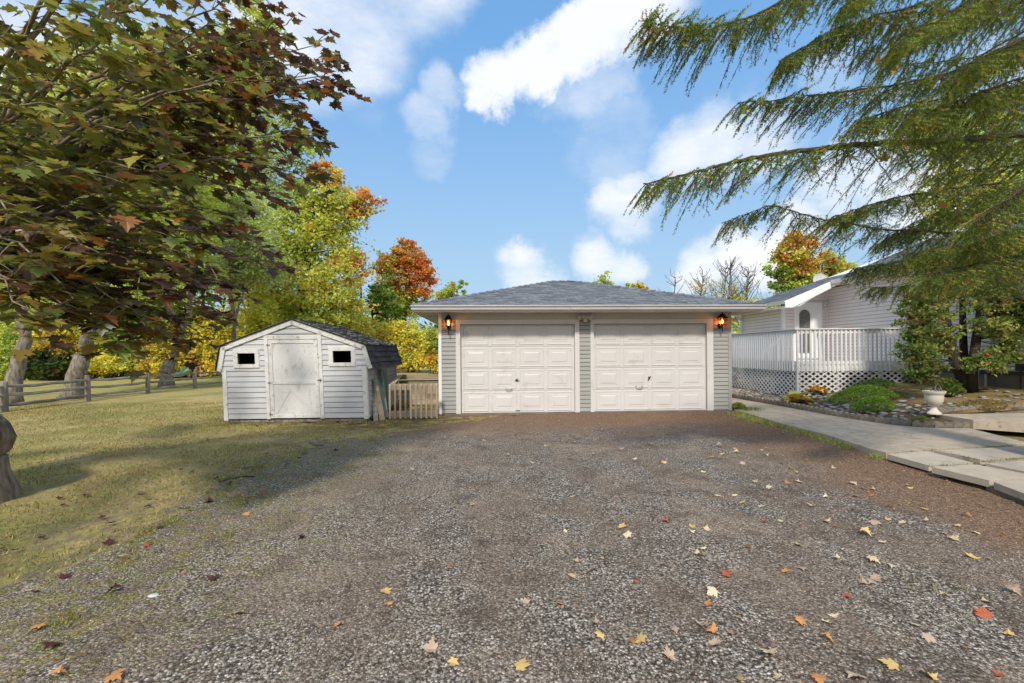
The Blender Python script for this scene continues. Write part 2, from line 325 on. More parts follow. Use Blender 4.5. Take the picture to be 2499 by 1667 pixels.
def grid(name, xs, ys, zf, mat, keep=None, kind='structure', parent=None):
    X, Y = np.meshgrid(xs, ys); Z = zf(X, Y); V = np.stack([X, Y, Z], -1).reshape(-1, 3); nx = len(xs)
    fs = []
    for j in range(len(ys)-1):
        for i in range(nx-1):
            if keep is None or keep[j, i]: fs.append((j*nx+i, j*nx+i+1, (j+1)*nx+i+1, (j+1)*nx+i))
    me = bpy.data.meshes.new('m'); me.from_pydata([tuple(v) for v in V], [], fs); me.materials.append(mat)
    me.polygons.foreach_set('use_smooth', [True]*len(fs)); me.update()
    o = link(name, me, parent); o['kind'] = kind; return o

class NT:
    def __init__(s, name):
        s.m, s.N, s.L = newmat(name); s.out = s.N.new('ShaderNodeOutputMaterial'); s.p = s.N.new('ShaderNodeBsdfPrincipled'); s.L.new(s.p.outputs[0], s.out.inputs[0])
        g = s.N.new('ShaderNodeNewGeometry'); s.pos = g.outputs['Position']
        sp = s.N.new('ShaderNodeSeparateXYZ'); s.L.new(s.pos, sp.inputs[0]); s.x, s.y, s.z = sp.outputs
    def put(s, sock, v):
        if isinstance(v, (int, float)): sock.default_value = v
        elif isinstance(v, tuple): sock.default_value = rgba(v) if len(v) == 3 else v
        else: s.L.new(v, sock)
    def noise(s, sc, d=5, r=.55, vec=None, out='Fac', stretch=None):
        n = s.N.new('ShaderNodeTexNoise'); n.inputs['Scale'].default_value = sc; n.inputs['Detail'].default_value = d; n.inputs['Roughness'].default_value = r
        v = vec or s.pos
        if stretch: mp = s.N.new('ShaderNodeMapping'); mp.inputs['Scale'].default_value = stretch[:3]; mp.inputs['Rotation'].default_value = (0, 0, stretch[3] if len(stretch) > 3 else 0); s.L.new(v, mp.inputs[0]); v = mp.outputs[0]
        s.L.new(v, n.inputs['Vector']); return n.outputs[out]
    def math(s, op, a, b=0, clamp=False):
        n = s.N.new('ShaderNodeMath'); n.operation = op; n.use_clamp = clamp; s.put(n.inputs[0], a); s.put(n.inputs[1], b); return n.outputs[0]
    def mr(s, v, a, b, c=0., d=1., smooth=True):
        n = s.N.new('ShaderNodeMapRange'); n.interpolation_type = 'SMOOTHSTEP' if smooth else 'LINEAR'
        s.put(n.inputs[0], v)
        for i, q in enumerate((a, b, c, d)): n.inputs[i+1].default_value = q
        return n.outputs[0]
    def mix(s, f, a, b, bt='MIX'):
        n = s.N.new('ShaderNodeMix'); n.data_type = 'RGBA'; n.blend_type = bt; s.put(n.inputs[0], f); s.put(n.inputs[6], a); s.put(n.inputs[7], b); return n.outputs[2]
    def ramp(s, v, stops):
        n = s.N.new('ShaderNodeValToRGB'); e = n.color_ramp.elements
        while len(e) < len(stops): e.new(.5)
        for i, (q, c) in enumerate(stops): e[i].position = q; e[i].color = rgba(c)
        s.put(n.inputs[0], v); return n.outputs[0]
    def vor(s, sc, feat='F1', out='Distance'):
        n = s.N.new('ShaderNodeTexVoronoi'); n.feature = feat; n.inputs['Scale'].default_value = sc; s.L.new(s.pos, n.inputs['Vector']); return n.outputs[out]
    def done(s, col, h=None, strength=.5, dist=.01, rough=.9):
        s.put(s.p.inputs['Base Color'], col); s.p.inputs['Roughness'].default_value = rough; s.p.inputs['Specular IOR Level'].default_value = .2
        if h is not None:
            b = s.N.new('ShaderNodeBump'); b.inputs['Strength'].default_value = strength; b.inputs['Distance'].default_value = dist; s.put(b.inputs['Height'], h); s.L.new(b.outputs[0], s.p.inputs['Normal'])
        return s.m

STRAW, OLIVE, GREEN, DIRT, REDD = (.50,.38,.175), (.38,.315,.11), (.22,.235,.065), (.13,.085,.05), (.15,.075,.045)
def lawn_mat():
    s = NT('lawn')
    big = s.noise(.55, 4); mid = s.noise(2.2, 6, .65); fine = s.noise(26, 6, .75, stretch=(1, .55, 1)); vf = s.noise(110, 3, .7)
    c = s.mix(s.mr(mid, .36, .62), OLIVE, STRAW)
    c = s.mix(s.math('MULTIPLY', s.mr(big, .44, .62), .75), c, GREEN)
    c = s.mix(s.math('MULTIPLY', s.mr(s.noise(1.1, 5, .6), .50, .66), .65), c, (.34,.225,.11))
    # bare reddish soil in front of the shed and the gate, needles round the tree foot
    d = s.math('MULTIPLY', s.math('MULTIPLY', s.mr(s.y, 8.2, 9.3), s.mr(s.y, 14.5, 13.0)), s.mr(s.x, -5.3, -3.6))
    d = s.math('MULTIPLY', d, s.mr(s.noise(3.2, 6, .7), .36, .56)); c = s.mix(s.math('MULTIPLY', d, .85), c, DIRT)
    # mossy gravelly fringe towards the driveway
    e = s.math('MULTIPLY', s.mr(s.x, -4.6, -3.2), s.mr(s.noise(5, 6, .7), .42, .58)); e = s.math('MULTIPLY', e, s.mr(s.y, 9, 7))
    c = s.mix(s.math('MULTIPLY', e, .7), c, (.17,.15,.125))
    far = s.mr(s.y, 14, 24); c = s.mix(s.math('MULTIPLY', far, .75), c, s.mix(s.mr(mid, .4, .6), (.34,.32,.09), (.42,.36,.13)))
    c = s.mix(1.0, c, s.ramp(fine, [(.25, (.45,.45,.45)), (.5, (1,1,1)), (.75, (1.5,1.5,1.5))]), 'MULTIPLY')
    h = s.math('ADD', s.math('MULTIPLY', fine, 1.0), s.math('MULTIPLY', vf, .5))
    return s.done(c, h, .9, .03)
def gravel_mat():
    s = NT('gravel driveway')
    v = s.vor(62, out='Color'); dist = s.vor(62); dist2 = s.vor(140)
    sp = s.N.new('ShaderNodeSeparateColor'); s.L.new(v, sp.inputs[0])
    c = s.ramp(sp.outputs[0], [(0, (.13,.11,.09)), (.45, (.29,.25,.205)), (.78, (.43,.385,.325)), (1, (.62,.575,.51))])
    c = s.mix(s.mr(dist, .35, .75), c, (.065,.05,.038))
    soil = s.noise(1.5, 7, .7, stretch=(1, .6, 1, .4)); c = s.mix(s.math('MULTIPLY', s.mr(soil, .42, .60), .7), c, s.ramp(s.noise(45, 4, .8), [(.3, (.105,.075,.055)), (.7, (.29,.22,.16))]))
    tan = s.noise(.8, 5, .6); c = s.mix(s.math('MULTIPLY', s.mr(tan, .50, .66), .5), c, (.34,.265,.195))
    dk = s.noise(2.6, 6, .7); c = s.mix(s.math('MULTIPLY', s.mr(dk, .50, .64), .62), c, (.095,.07,.052))
    # needle litter and red soil on the right-hand edge and by the garage apron
    r1 = s.mr(s.math('ADD', s.x, s.math('MULTIPLY', s.noise(.9, 5), 2.2)), 4.3, 5.4)
    r2 = s.math('MULTIPLY', s.mr(s.math('ADD', s.y, s.math('MULTIPLY', s.noise(1.1, 5), 2.8)), 9.0, 11.0), .85)
    red = s.math('MAXIMUM', r1, r2)
    litter = s.ramp(s.noise(34, 6, .8, stretch=(1, .5, 1, .6)), [(.3, (.08,.045,.028)), (.5, (.22,.13,.078)), (.72, (.42,.29,.18))])
    c = s.mix(s.math('MULTIPLY', red, .9), c, litter)
    # moss and grass patches creeping in from the lawn
    gl = s.mr(s.math('SUBTRACT', s.x, s.math('MULTIPLY', s.noise(2.0, 6, .7), 3.4)), -2.6, -4.6)
    g = s.math('MULTIPLY', gl, s.mr(s.noise(7, 6, .75), .44, .60))
    c = s.mix(s.math('MULTIPLY', g, .85), c, s.mix(s.mr(s.noise(3, 3), .4, .6), (.17,.185,.04), (.24,.19,.06)))
    v2 = s.vor(95, out='Color'); sp2 = s.N.new('ShaderNodeSeparateColor'); s.L.new(v2, sp2.inputs[0]); c = s.mix(.85, c, s.ramp(sp2.outputs[1], [(0, (.45,.44,.43)), (.5, (.95,.95,.95)), (1, (1.7,1.68,1.65))]), 'MULTIPLY')
    h = s.math('ADD', s.math('MULTIPLY', dist, -1.0), s.math('MULTIPLY', dist2, -.5))
    return s.done(c, h, .85, .012)
def bed_mat():
    s = NT('bed soil')
    v = s.vor(16, out='Color'); dist = s.vor(16); sp = s.N.new('ShaderNodeSeparateColor'); s.L.new(v, sp.inputs[0])
    c = s.ramp(s.noise(18, 7, .75), [(.3, (.05,.032,.022)), (.55, (.14,.095,.06)), (.75, (.30,.235,.15))])
    c = s.mix(s.math('MULTIPLY', s.mr(s.noise(1.4, 6, .7), .48, .6), .7), c, s.mix(s.mr(s.noise(30, 4, .7), .4, .6), (.20,.19,.05), (.34,.25,.10)))
    c = s.mix(s.math('MULTIPLY', s.mr(s.x, 8.3, 9.3), s.mr(s.noise(2, 5), .35, .5)), c, s.mix(s.mr(s.noise(40, 5, .8), .35, .65), (.22,.15,.06), (.40,.29,.11)))
    return s.done(c, s.noise(30, 6, .8), 1.0, .03)

xs = np.concatenate([[-400,-200,-100,-60,-40,-30,-24], np.arange(-20, -2.9, .3), [-2,0,3,6,9,12,16,24,40,80,200,400]])
ys = np.concatenate([[-100,-40,-10,-4], np.arange(-1, 24, .3), [26,30,36,44,60,100,200,400,700]])
lawn = grid('lawn', xs, ys, lambda X, Y: np.where(X < -3.4, lz(X, Y), -.012) , lawn_mat())
# driveway: a ragged-edged sheet
def drive_in(X, Y):
    left = -3.15 + .8*(fbm(X, Y, 1.6, 5)-.5)*2 + .25*(vn(X, Y, 6, 9)-.5)
    left = np.where(Y > 7.6, left + (Y-7.6)*1.1, left)
    return (X > left) & (X < 5.42) & (Y < 11.35)
xs = np.arange(-4.6, 5.7, .07); ys = np.concatenate([np.arange(-6, 1, .5), np.arange(1, 11.5, .07)])
Xc, Yc = np.meshgrid((xs[1:]+xs[:-1])/2, (ys[1:]+ys[:-1])/2)
drive = grid('gravel_driveway', xs, ys, lambda X, Y: .004*(fbm(X, Y, 3, 2)-.5)*2 + .002 , gravel_mat(), drive_in(Xc, Yc))
def bed_build():
    ys = np.concatenate([np.arange(8.13, 8.95, .1), np.arange(9.0, 17, .15)]); vs = []; fs = []; n = 44
    for y in ys:
        x0 = bedx(y); x1 = 8.15 if y < 8.92 else 16
        for i in range(n):
            t = (i/(n-1))**1.3; x = x0 + t*max(x1-x0, .02); z = float(bedz(x, y)) + .04*(float(fbm(x, y, 3, 4))-.5)*min(1, t*8); vs.append((x, y, z))
    for j in range(len(ys)-1):
        for i in range(n-1): fs.append((j*n+i, j*n+i+1, (j+1)*n+i+1, (j+1)*n+i))
    me = bpy.data.meshes.new('m'); me.from_pydata(vs, [], fs); me.materials.append(bed_mat()); me.polygons.foreach_set('use_smooth', [True]*len(fs))
    o = link('garden_bed', me); o['kind'] = 'structure'; return o
bed = bed_build()

# concrete walk, slabs, step
def flatprism(pts, thick): return MB().prism([tuple(p) for p in pts][::-1], (0, 0, -thick))
wl = [gz(2162,1104,.09), gz(2121,1094,.088), gz(2019,1061,.075), gz(1917,1036,.06), gz(1812,1005,.045), Vector((5.42,11.6,.045)), Vector((5.45,17,.04))]
wr = [Vector((6.5,17,.04)), Vector((6.68,14.2,.04)), Vector((6.86,11.8,.055)), Vector((6.92,9.8,.065)), Vector((7.14,8.6,.07)), Vector((7.34,8.3,.075)), Vector((7.58,8.12,.08)), Vector((8.1,8.05,.085)), gz(2499,1078,.09), gz(2700,1114,.09), gz(2700,1066,.09)]
walk = flatprism((wl[::-1] + [gz(2700,1072,.09)] + wr[::-1][2:])[::-1], .12)
wo = walk.build('concrete_walk', M['conc']); tag(wo, kind='structure')
sl = thing('slab_paving', 'square grey patio slabs at the near end of the concrete walk', 'paving', gz(2380,1132,0)); so = org(sl)
def slabp(px, z, th=.07):
    pts = [gz(x, y, z) for x, y in px]; c = sum(pts, Vector()) / len(pts)
    pts = [c + (p - c) * .985 for p in pts]
    mb = flatprism(pts[::-1], th); return mb.build('paving_slab', M['slab'], sl, so)
slabp([(2164,1108),(2262,1100),(2378,1130),(2266,1136)], .10)
slabp([(2276,1099),(2499,1088),(2640,1110),(2391,1121)], .10)
slabp([(2272,1139),(2382,1133),(2540,1163),(2414,1173)], .12)
slabp([(2402,1131),(2650,1112),(2800,1140),(2545,1160)], .11)
slabp([(2423,1176),(2560,1165),(2800,1215),(2650,1262)], .12)
slabp([(2560,1163),(2820,1143),(3000,1180),(2720,1196)], .11)
mb = MB()
for a, b in [((2285,1150),(2400,1186)), ((2432,1200),(2640,1276))]:
    p, q = gz(*a, .02), gz(*b, .02); mb.bar(p+Vector((.05,.10,.0)), q+Vector((.05,.10,.0)), .09, .055)
mb.build('support_brick', M['found'], sl, so)
st = [gz(2356,1026,.24), gz(2560,1020,.24), gz(2800,1050,.24), gz(2700,1085,.24), gz(2499,1050,.24), gz(2362,1030,.24)]
stp = MB().prism([tuple(Vector(p)) for p in [Vector((8.12,8.02,.24)), Vector((9.0,7.30,.24)), Vector((12,7.3,.24)), Vector((12,8.9,.24)), Vector((8.14,8.75,.24))]], (0,0,-.16))
o = stp.build('step_slab', M['conc']); tag(o, 'thick pale concrete step slab beside the end of the scalloped edging', 'step')

# gravel stones lying loose, densest near the camera
OCT = np.array([(1,0,0),(-1,0,0),(0,1,0),(0,-1,0),(0,0,1),(0,0,-1)], float); OCF = np.array([(0,2,4),(2,1,4),(1,3,4),(3,0,4),(2,0,5),(1,2,5),(3,1,5),(0,3,5)])
def stones(n, xr, yr, keep, s0, s1, cols, bias=1.0, zf=None, flat=.6):
    nb = NB(); y = yr[0] + (yr[1]-yr[0]) * RS.rand(n)**bias; x = xr[0] + (xr[1]-xr[0]) * RS.rand(n)
    k = keep(x, y); x, y = x[k], y[k]; n = len(x); s = s0 + (s1-s0) * RS.rand(n)**3
    Mx = rotmats(RS.rand(n)*6.28, RS.rand(n)*.5, RS.rand(n)*6.28) * s[:, None, None]
    Mx = Mx * np.stack([1+RS.rand(n)*.5, .7+RS.rand(n)*.5, flat*(.7+RS.rand(n)*.6)], -1)[:, None, :]
    z = (zf(x, y) if zf else 0) + s*flat*.35
    cols = np.array(cols); c = cols[RS.randint(len(cols), size=n)] * (.75 + .5*RS.rand(n, 1))
    nb.batch(OCT, OCF, Mx, np.stack([x, y, z], -1), c); return nb
def gk(x, y): return drive_in(x, y) & (np.abs(x) < y*1.16+.3) & (fbm(x, y, 1.5, 8) > .28 + .30*RS.rand(len(x))) & (x < 3.7+.4*y*0+RS.rand(len(x))*1.2)
nb = stones(210000, (-5.5, 5), (1.75, 7.5), gk, .0028, .0078, [(.25,.215,.175),(.35,.305,.25),(.16,.135,.11),(.42,.375,.315),(.28,.23,.18),(.50,.455,.395),(.39,.325,.25),(.18,.15,.12),(.32,.26,.195)], 1.75)
o = nb.build('gravel', M['gravel']); tag(o, 'loose grey crushed gravel covering the driveway', 'gravel', kind='stuff')

# grass blades
def blades(n, xr, yr, keep, h, cols, zf=None, bias=1.0, w=.004, lean=.9):
    y = yr[0] + (yr[1]-yr[0]) * RS.rand(n)**bias; x = xr[0] + (xr[1]-xr[0]) * RS.rand(n)
    k = keep(x, y); x, y = x[k], y[k]; n = len(x); H = h*(.5+RS.rand(n)); a = RS.rand(n)*6.28; l = lean*RS.rand(n)**.6
    wd = w*(.7+.6*RS.rand(n)) * (1 + y*.06)
    T = np.array([(-1,0,0),(1,0,0),(0,0,1)], float)
    d = np.stack([np.cos(a)*np.sin(l), np.sin(a)*np.sin(l), np.cos(l)], -1) * H[:, None]; b = RS.rand(n)*6.28
    sx = np.stack([np.cos(b), np.sin(b), 0*b], -1) * wd[:, None]
    P = np.stack([x, y, (zf(x, y) if zf is not None else 0)*np.ones(n)], -1)
    V = np.stack([P-sx, P+sx, P+d], 1).reshape(-1, 3); Fc = np.arange(3*n).reshape(-1, 3)
    cols = np.array(cols); c = cols[RS.randint(len(cols), size=n)] * (.7 + .6*RS.rand(n, 1))
    return V, Fc, np.repeat(c, 3, axis=0)
GC = [(.48,.38,.17),(.42,.33,.13),(.33,.29,.09),(.24,.25,.06),(.18,.22,.05),(.52,.42,.20),(.38,.30,.12)]
nb = NB()
def lk(x, y): return (~drive_in(x, y)) & (x > -y*1.17-.4) & (x < -1.6) & ((y < 9.4) | (x < -5.1) ) & (fbm(x, y, 2, 12) > .25+.25*RS.rand(len(x)))
nb.add(*blades(170000, (-16.5, -1.6), (2.0, 14), lk, .030, GC, lambda x, y: np.where(x < -3.4, lz(x, y), -.012), 1.25))
def fr(x, y): return drive_in(x, y) & (x < -1.7) & (x > -y*1.17-.4) & (fbm(x, y, 3, 21) > .54 + .10*RS.rand(len(x)) + .25*np.clip((x+3.3)/1.5, 0, 1))
nb.add(*blades(150000, (-5, -1.2), (1.8, 9), fr, .024, [(.24,.27,.06),(.32,.29,.08),(.18,.24,.05),(.42,.33,.12),(.34,.22,.08)], None, 1.2))
def sh(x, y): return (np.abs(y-(9.55+.06*(x+6))) < .16) & (RS.rand(len(x)) < .5*(1+np.sin(x*9)))
nb.add(*blades(16000, (-6.3, -2.2), (9.2, 10.2), sh, .05, GC))
o = nb.build('grass', M['grass']); tag(o, 'short dry olive and straw coloured lawn grass', 'grass', kind='stuff')
nb = NB()
wpts = [(p.x, p.y) for p in wl[:6]][::-1]
def wk(x, y):
    e = np.interp(y, [6.2,6.6,7.9,9.0,10.9], [5.12,5.15,5.42,5.42,5.5]); d = e - x
    dense = vn(x*0, y, 2.4, 3)
    return ((d > 0) & (d < .10+.5*dense*RS.rand(len(x))) & (dense > .25) & (y > 6.2)) | ((y < 6.4) & (np.abs(x-(5.15+(6.3-y)*.35)) < .15) & (RS.rand(len(x)) < .35)) | ((y > 9.2) & (d > -.05) & (d < .25+.5*vn(x, y, 3, 2)) & (RS.rand(len(x)) < .16))
nb.add(*blades(60000, (3.9, 6.2), (5.0, 11.0), wk, .07, [(.36,.40,.10),(.24,.32,.07),(.46,.42,.16),(.52,.45,.2)], None, w=.004, lean=1.3))
def wk2(x, y): return ((x-5.75)**2/.08+(y-11.1)**2/.12 < 1)
nb.add(*blades(2500, (5.3,6.2), (10.6,11.6), wk2, .10, [(.24,.28,.06),(.30,.32,.08),(.16,.22,.04)], None, w=.006, lean=1.1))
def nk(x, y): return (x > 2.6) & (fbm(x, y, 1.2, 6) > .55-.12*(x > 3.6)) & (x < 5.0+(6.3-y)*.3)
nb.add(*blades(9000, (2.6, 6), (2.0, 6.5), nk, .035, [(.36,.30,.14),(.26,.25,.08),(.40,.33,.2),(.22,.13,.07)], None, w=.0025, lean=1.5))
# joints between the slabs
for a, b in [((2276,1098),(2392,1124)), ((2392,1124),(2499,1152)), ((2266,1138),(2390,1131)), ((2390,1128),(2499,1118)), ((2418,1174),(2499,1168)), ((2165,1107),(2499,1087))]:
    p, q = gz(*a, .09), gz(*b, .09); t = RS.rand(90); jx = p.x+(q.x-p.x)*t; jy = p.y+(q.y-p.y)*t
    V, Fc, c = blades(90, (0, 1), (0, 1), lambda x, y: x > -1, .035, [(.2,.26,.06),(.14,.2,.04)], None, w=.003, lean=1.2)
    V[:, 0] += np.repeat(jx, 3) - V.reshape(-1,3,3)[:, :2].mean(1).repeat(3, 0)[:, 0]; V[:, 1] += np.repeat(jy, 3) - V.reshape(-1,3,3)[:, :2].mean(1).repeat(3, 0)[:, 1]*0 - 0.0
    V[:, 1] -= np.repeat(V.reshape(-1,3,3)[:, 0, 1] - jy, 3); V[:, 2] += .085
    nb.add(V, Fc, c)
o = nb.build('grass', M['grass']); tag(o, 'green weedy grass fringe along the concrete walk and slabs', 'grass', kind='stuff')
# needle and leaf litter crumbs over the soil on the right
def lit(x, y): return (np.abs(x) < y*1.16+.2) & ((x > 4.1-.25*(6-y)*(y<6)+RS.rand(len(x))) | (y > 9.6-.5*RS.rand(len(x)))) & (x < np.interp(y, [1.8,5.2,6.2,9,11], [9,6.0,5.1,5.4,5.4])) & (x > -1.8)
nb = NB(); V, Fc, c = blades(60000, (-1.8, 6), (1.8, 11.0), lit, .018, [(.16,.075,.04),(.26,.13,.07),(.09,.04,.025),(.33,.2,.12)], None, w=.0022, lean=3.0); V[:, 2] = np.abs(V[:, 2])*.3+.004
nb.add(V, Fc, c); o = nb.build('needle_litter', M['grass']); tag(o, 'reddish brown needle litter on the soil beside the slabs', 'litter', kind='stuff')

# ------------------------------------------------------------ cladding
class Frame:       # a wall plane: u along it, v up, n outwards; local to a thing
    def __init__(s, o, u, n): s.o = Vector(o); s.u = Vector(u).normalized(); s.n = Vector(n).normalized(); s.v = Vector((0, 0, 1))
    def p(s, u, v, n=0.0): return s.o + s.u*u + s.v*v + s.n*n
    def box(s, mb, u0, u1, v0, v1, n0, n1):
        vs = [s.p(u, v, n) for v in (v0, v1) for (u, n) in ((u0, n1), (u1, n1), (u1, n0), (u0, n0))]
        return mb.add(vs, [(3,2,1,0),(4,5,6,7),(0,1,5,4),(1,2,6,5),(2,3,7,6),(3,0,4,7)])
    def poly(s, mb, pts, n0, n1):     # pts (u,v)
        k = len(pts); vs = [s.p(u, v, n1) for u, v in pts] + [s.p(u, v, n0) for u, v in pts]
        return mb.add(vs, [tuple(range(k)), tuple(range(2*k-1, k-1, -1))] + [(i, i+k, (i+1) % k + k, (i+1) % k) for i in range(k)])
def plank_on(fr, ub, ut, v0, v1, t, n=0.0):      # a lapped board: thick at its lower edge
    m = MB(); vs = []
    for u_b, u_t in ((ub[0], ut[0]), (ub[1], ut[1])):
        vs += [fr.p(u_b, v0, n), fr.p(u_b, v0, n+t), fr.p(u_b, v0+.012, n+t*1.05), fr.p(u_t, v1, n+t*.22), fr.p(u_t, v1, n)]
    m.add(vs, [(0,1,2,3,4), (9,8,7,6,5), (1,0,5,6), (2,1,6,7), (3,2,7,8), (4,3,8,9), (0,4,9,5)]); return m
def siding(parent, fr, u0, u1, v0, v1, h, mat, holes=(), clip=None, t=.013, off=None, name='siding_plank', v_start=None):
    v = v0
    while v < v1 - .01:
        b, tp = v, min(v+h, v1); mid = (b+tp)/2; segs = [(u0, u1)]
        for (a, c, d, e) in holes:
            if min(tp, e) - max(b, d) > .35*(tp-b):
                ns = []
                for (p, q) in segs:
                    if c <= p or a >= q: ns.append((p, q)); continue
                    if a > p: ns.append((p, a))
                    if c < q: ns.append((c, q))
                segs = ns
        for (p, q) in segs:
            pb, qb, pt, qt = p, q, p, q
            if clip:
                lb, rb = clip(b); lt, rt = clip(tp); pb, pt, qb, qt = max(p, lb), max(p, lt), min(q, rb), min(q, rt)
                if qb - pb < .04: continue
                if qt < pt: pt = qt = (pt+qt)/2
            plank_on(fr, (pb, qb), (pt, qt), b+.008, tp-.001, t).build(name, mat, parent, off)
        v += h
def wall_with_holes(fr, mb, u0, u1, v0, v1, holes, n0, n1, clip=None):
    """thin backing wall in vertical strips, real openings"""
    cuts = sorted(set([u0, u1] + [c for h in holes for c in h[:2] if u0 < c < u1]))
    for a, b in zip(cuts[:-1], cuts[1:]):
        m = (a+b)/2; hs = sorted([h for h in holes if h[0] <= m <= h[1]], key=lambda h: h[2]); lo = v0
        for h in hs:
            if h[2] > lo: fr.box(mb, a, b, lo, h[2], n0, n1)
            lo = h[3]
        if clip is None: fr.box(mb, a, b, lo, v1, n0, n1)
        else: fr.poly(mb, [(a, lo), (b, lo)] + [(b, clip(b))] + [(x, clip(x)) for x in sorted(clip.knots, reverse=True) if a < x < b] + [(a, clip(a))], n0, n1)

def roof_face(parent, corners, rows_up, mat, mat2, exp=.14, wid=.33, limit=300, thick=.009, jit=.5, curl=0., name='shingle', off=None, seed=1, clipf=None):
    """shingles on a plane: corners = (left eave, right eave, uphill dir point); clipf(u,v)->(umin,umax) at height v along the slope"""
    r = random.Random(seed); a, b, c = [Vector(p) for p in corners]; u = (b-a).normalized(); Wd = (b-a).length
    n = u.cross(c-a).normalized(); w = n.cross(u).normalized(); Ht = (c-a).dot(w)
    nrow = int(math.ceil(Ht/exp)); count = 0; rest = MB(); meshes = {}
    for j in range(nrow):
        v = j*exp; v1 = min(v+exp, Ht); lo, hi = clipf(v/Ht) if clipf else (0, 1); lo2, hi2 = clipf(v1/Ht) if clipf else (0, 1)
        lo, hi, lo2, hi2 = lo*Wd, hi*Wd, lo2*Wd, hi2*Wd
        x = lo - wid*r.random()
        while x < hi:
            wd = wid*(.75+jit*r.random()); xa, xb = max(x, lo), min(x+wd-.004, hi); x += wd
            if xb - xa < .03: continue
            th = thick*(.7+.8*r.random()); cu = curl*r.random()
            ta, tb = max(xa, lo2), min(xb, hi2)
            if tb < ta: ta = tb = (ta+tb)/2
            def P(q, s, k): return a + u*q + w*s + n*k
            dl = (r.random()-.5)*.012 + cu*.2
            vs = [P(xa, v+dl, 0), P(xb, v+dl, 0), P(xb, v+dl, th+cu), P(xa, v+dl, th+cu), P(ta, v1+.02, 0), P(tb, v1+.02, 0), P(tb, v1+.01, .002), P(ta, v1+.01, .002),
                  P(xb, v+(v1-v)*.45, th*.8+cu*.15), P(xa, v+(v1-v)*.45, th*.8+cu*.15)]
            fs = [(0,1,2,3), (3,2,8,9), (9,8,6,7), (0,4,5,1), (0,3,9,7,4), (1,5,6,8,2), (7,6,5,4)]
            if count < limit: MB().add(vs, fs).build(name, mat, parent, off); count += 1
            else: rest.add(vs, fs)
    if rest.v:
        o = rest.build(name, mat2, parent, off); o['kind'] = 'stuff'
    return count

# ------------------------------------------------------------ double garage
A = gz(1071, 1014); B = gz(1784, 1004); GW = (B-A).length; gyaw = math.atan2(B.y-A.y, B.x-A.x)
gar = thing('double_garage', 'low grey sided double garage with two white panelled doors and a hip roof', 'garage', A, gyaw)
GM = Matrix.Translation(A) @ Matrix.Rotation(gyaw, 4, 'Z'); GI = GM.inverted()
def fac(px, py, n=0.0):       # picture point on the facade -> (u, v)
    u, v = ray(px, py); o = GI @ Vector((0, 0, CAMZ)); d = (GI.to_3x3() @ Vector((u, 1, v))); t = (-n - o.y)/d.y; q = o + d*t; return q.x, q.z
GD = 6.75; GH = fac(1400, 766)[1]
gf = Frame((0, 0, 0), (1, 0, 0), (0, -1, 0))
fu = lambda px: fac(px, 900)[0]
D1 = (fu(1124), fu(1403)); D2 = (fu(1449), fu(1725)); DT = fac(1260, 791)[1]; HT = fac(1260, 783)[1]
holes = [(D1[0], D1[1], -.1, DT), (D2[0], D2[1], -.1, DT)]
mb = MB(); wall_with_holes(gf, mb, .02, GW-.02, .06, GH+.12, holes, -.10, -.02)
mb.build('front_wall', M['lap_shade'], gar)
mb = MB(); mb.box(.0, .1, .1, GD, .06, GH+.1); mb.box(GW-.1, GW, .1, GD, .06, GH+.1); mb.box(.1, GW-.1, GD-.1, GD, .06, GH+.1)
mb.build('side_wall', M['gsiding'], gar)
mb = MB(); mb.box(-.03, GW+.03, -.045, GD, -.2, .035); mb.build('foundation', M['found'], gar)
mb = MB(); mb.box(.12, GW-.12, .4, GD-.2, .05, .06); mb.build('floor', M['dark'], gar)
sid_top = HT + .035
for (a, b) in ((fu(1078), fu(1113)), (fu(1414), fu(1441)), (fu(1740), fu(1777))):
    siding(gar, gf, a, b, .04, sid_top, .0985, M['gsiding'], t=.016)
for fr_ in (Frame((GW, 0, 0), (0, 1, 0), (1, 0, 0)), Frame((0, GD, 0), (0, -1, 0), (-1, 0, 0))):
    mbs = MB(); v = .04
    while v < GH: p = plank_on(fr_, (.06, GD-.06), (.06, GD-.06), v, min(v+.0985, GH+.05), .016); mbs.add(p.v, p.f); v += .0985
    o = mbs.build('siding_plank', M['gsiding'], gar); o['kind'] = 'stuff'
# corner posts (white below, they return round the corner)
for u0, u1 in ((fu(1071)-.004, fu(1078)), (fu(1777), fu(1784)+.004)):
    mb = MB(); gf.box(mb, u0, u1, .015, GH+.02, -.06, .024); mb.build('corner_trim', M['gsiding'] if u0 > 3 else M['white'], gar)
# header board above the doors
mb = MB(); gf.box(mb, fu(1078), fu(1777), sid_top, GH+.03, -.02, .012); mb.build('header_board', M['header'], gar)
# door casings
def casing(d, l, r):
    for (a, b) in ((l, d[0]), (d[1], r)):
        mb = MB(); gf.box(mb, a, b, .012, DT+.0, -.10, .026); mb.build('door_casing', M['cream'], gar)
    mb = MB(); gf.box(mb, l, r, DT, HT+.03, -.10, .026); mb.build('door_casing', M['cream'], gar)
    for (a, b) in ((d[0], d[0]+.012), (d[1]-.012, d[1])):
        mb = MB(); gf.box(mb, a, b, .02, DT, -.085, -.055); mb.build('weather_strip', M['cream'], gar)
casing(D1, fu(1113), fu(1414)); casing(D2, fu(1441), fu(1740))
def loft(rects, frame):     # nested rectangles with depths -> raised panel
    mb = MB(); k = len(rects); vs = []
    for (u0, u1, v0, v1, n) in rects: vs += [frame.p(u0, v0, n), frame.p(u1, v0, n), frame.p(u1, v1, n), frame.p(u0, v1, n)]
    fs = []
    for i in range(k-1):
        for j in range(4): fs.append((4*i+j, 4*i+(j+1) % 4, 4*i+4+(j+1) % 4, 4*i+4+j))
    fs.append(tuple(4*(k-1)+j for j in range(4))); return mb.add(vs, fs)
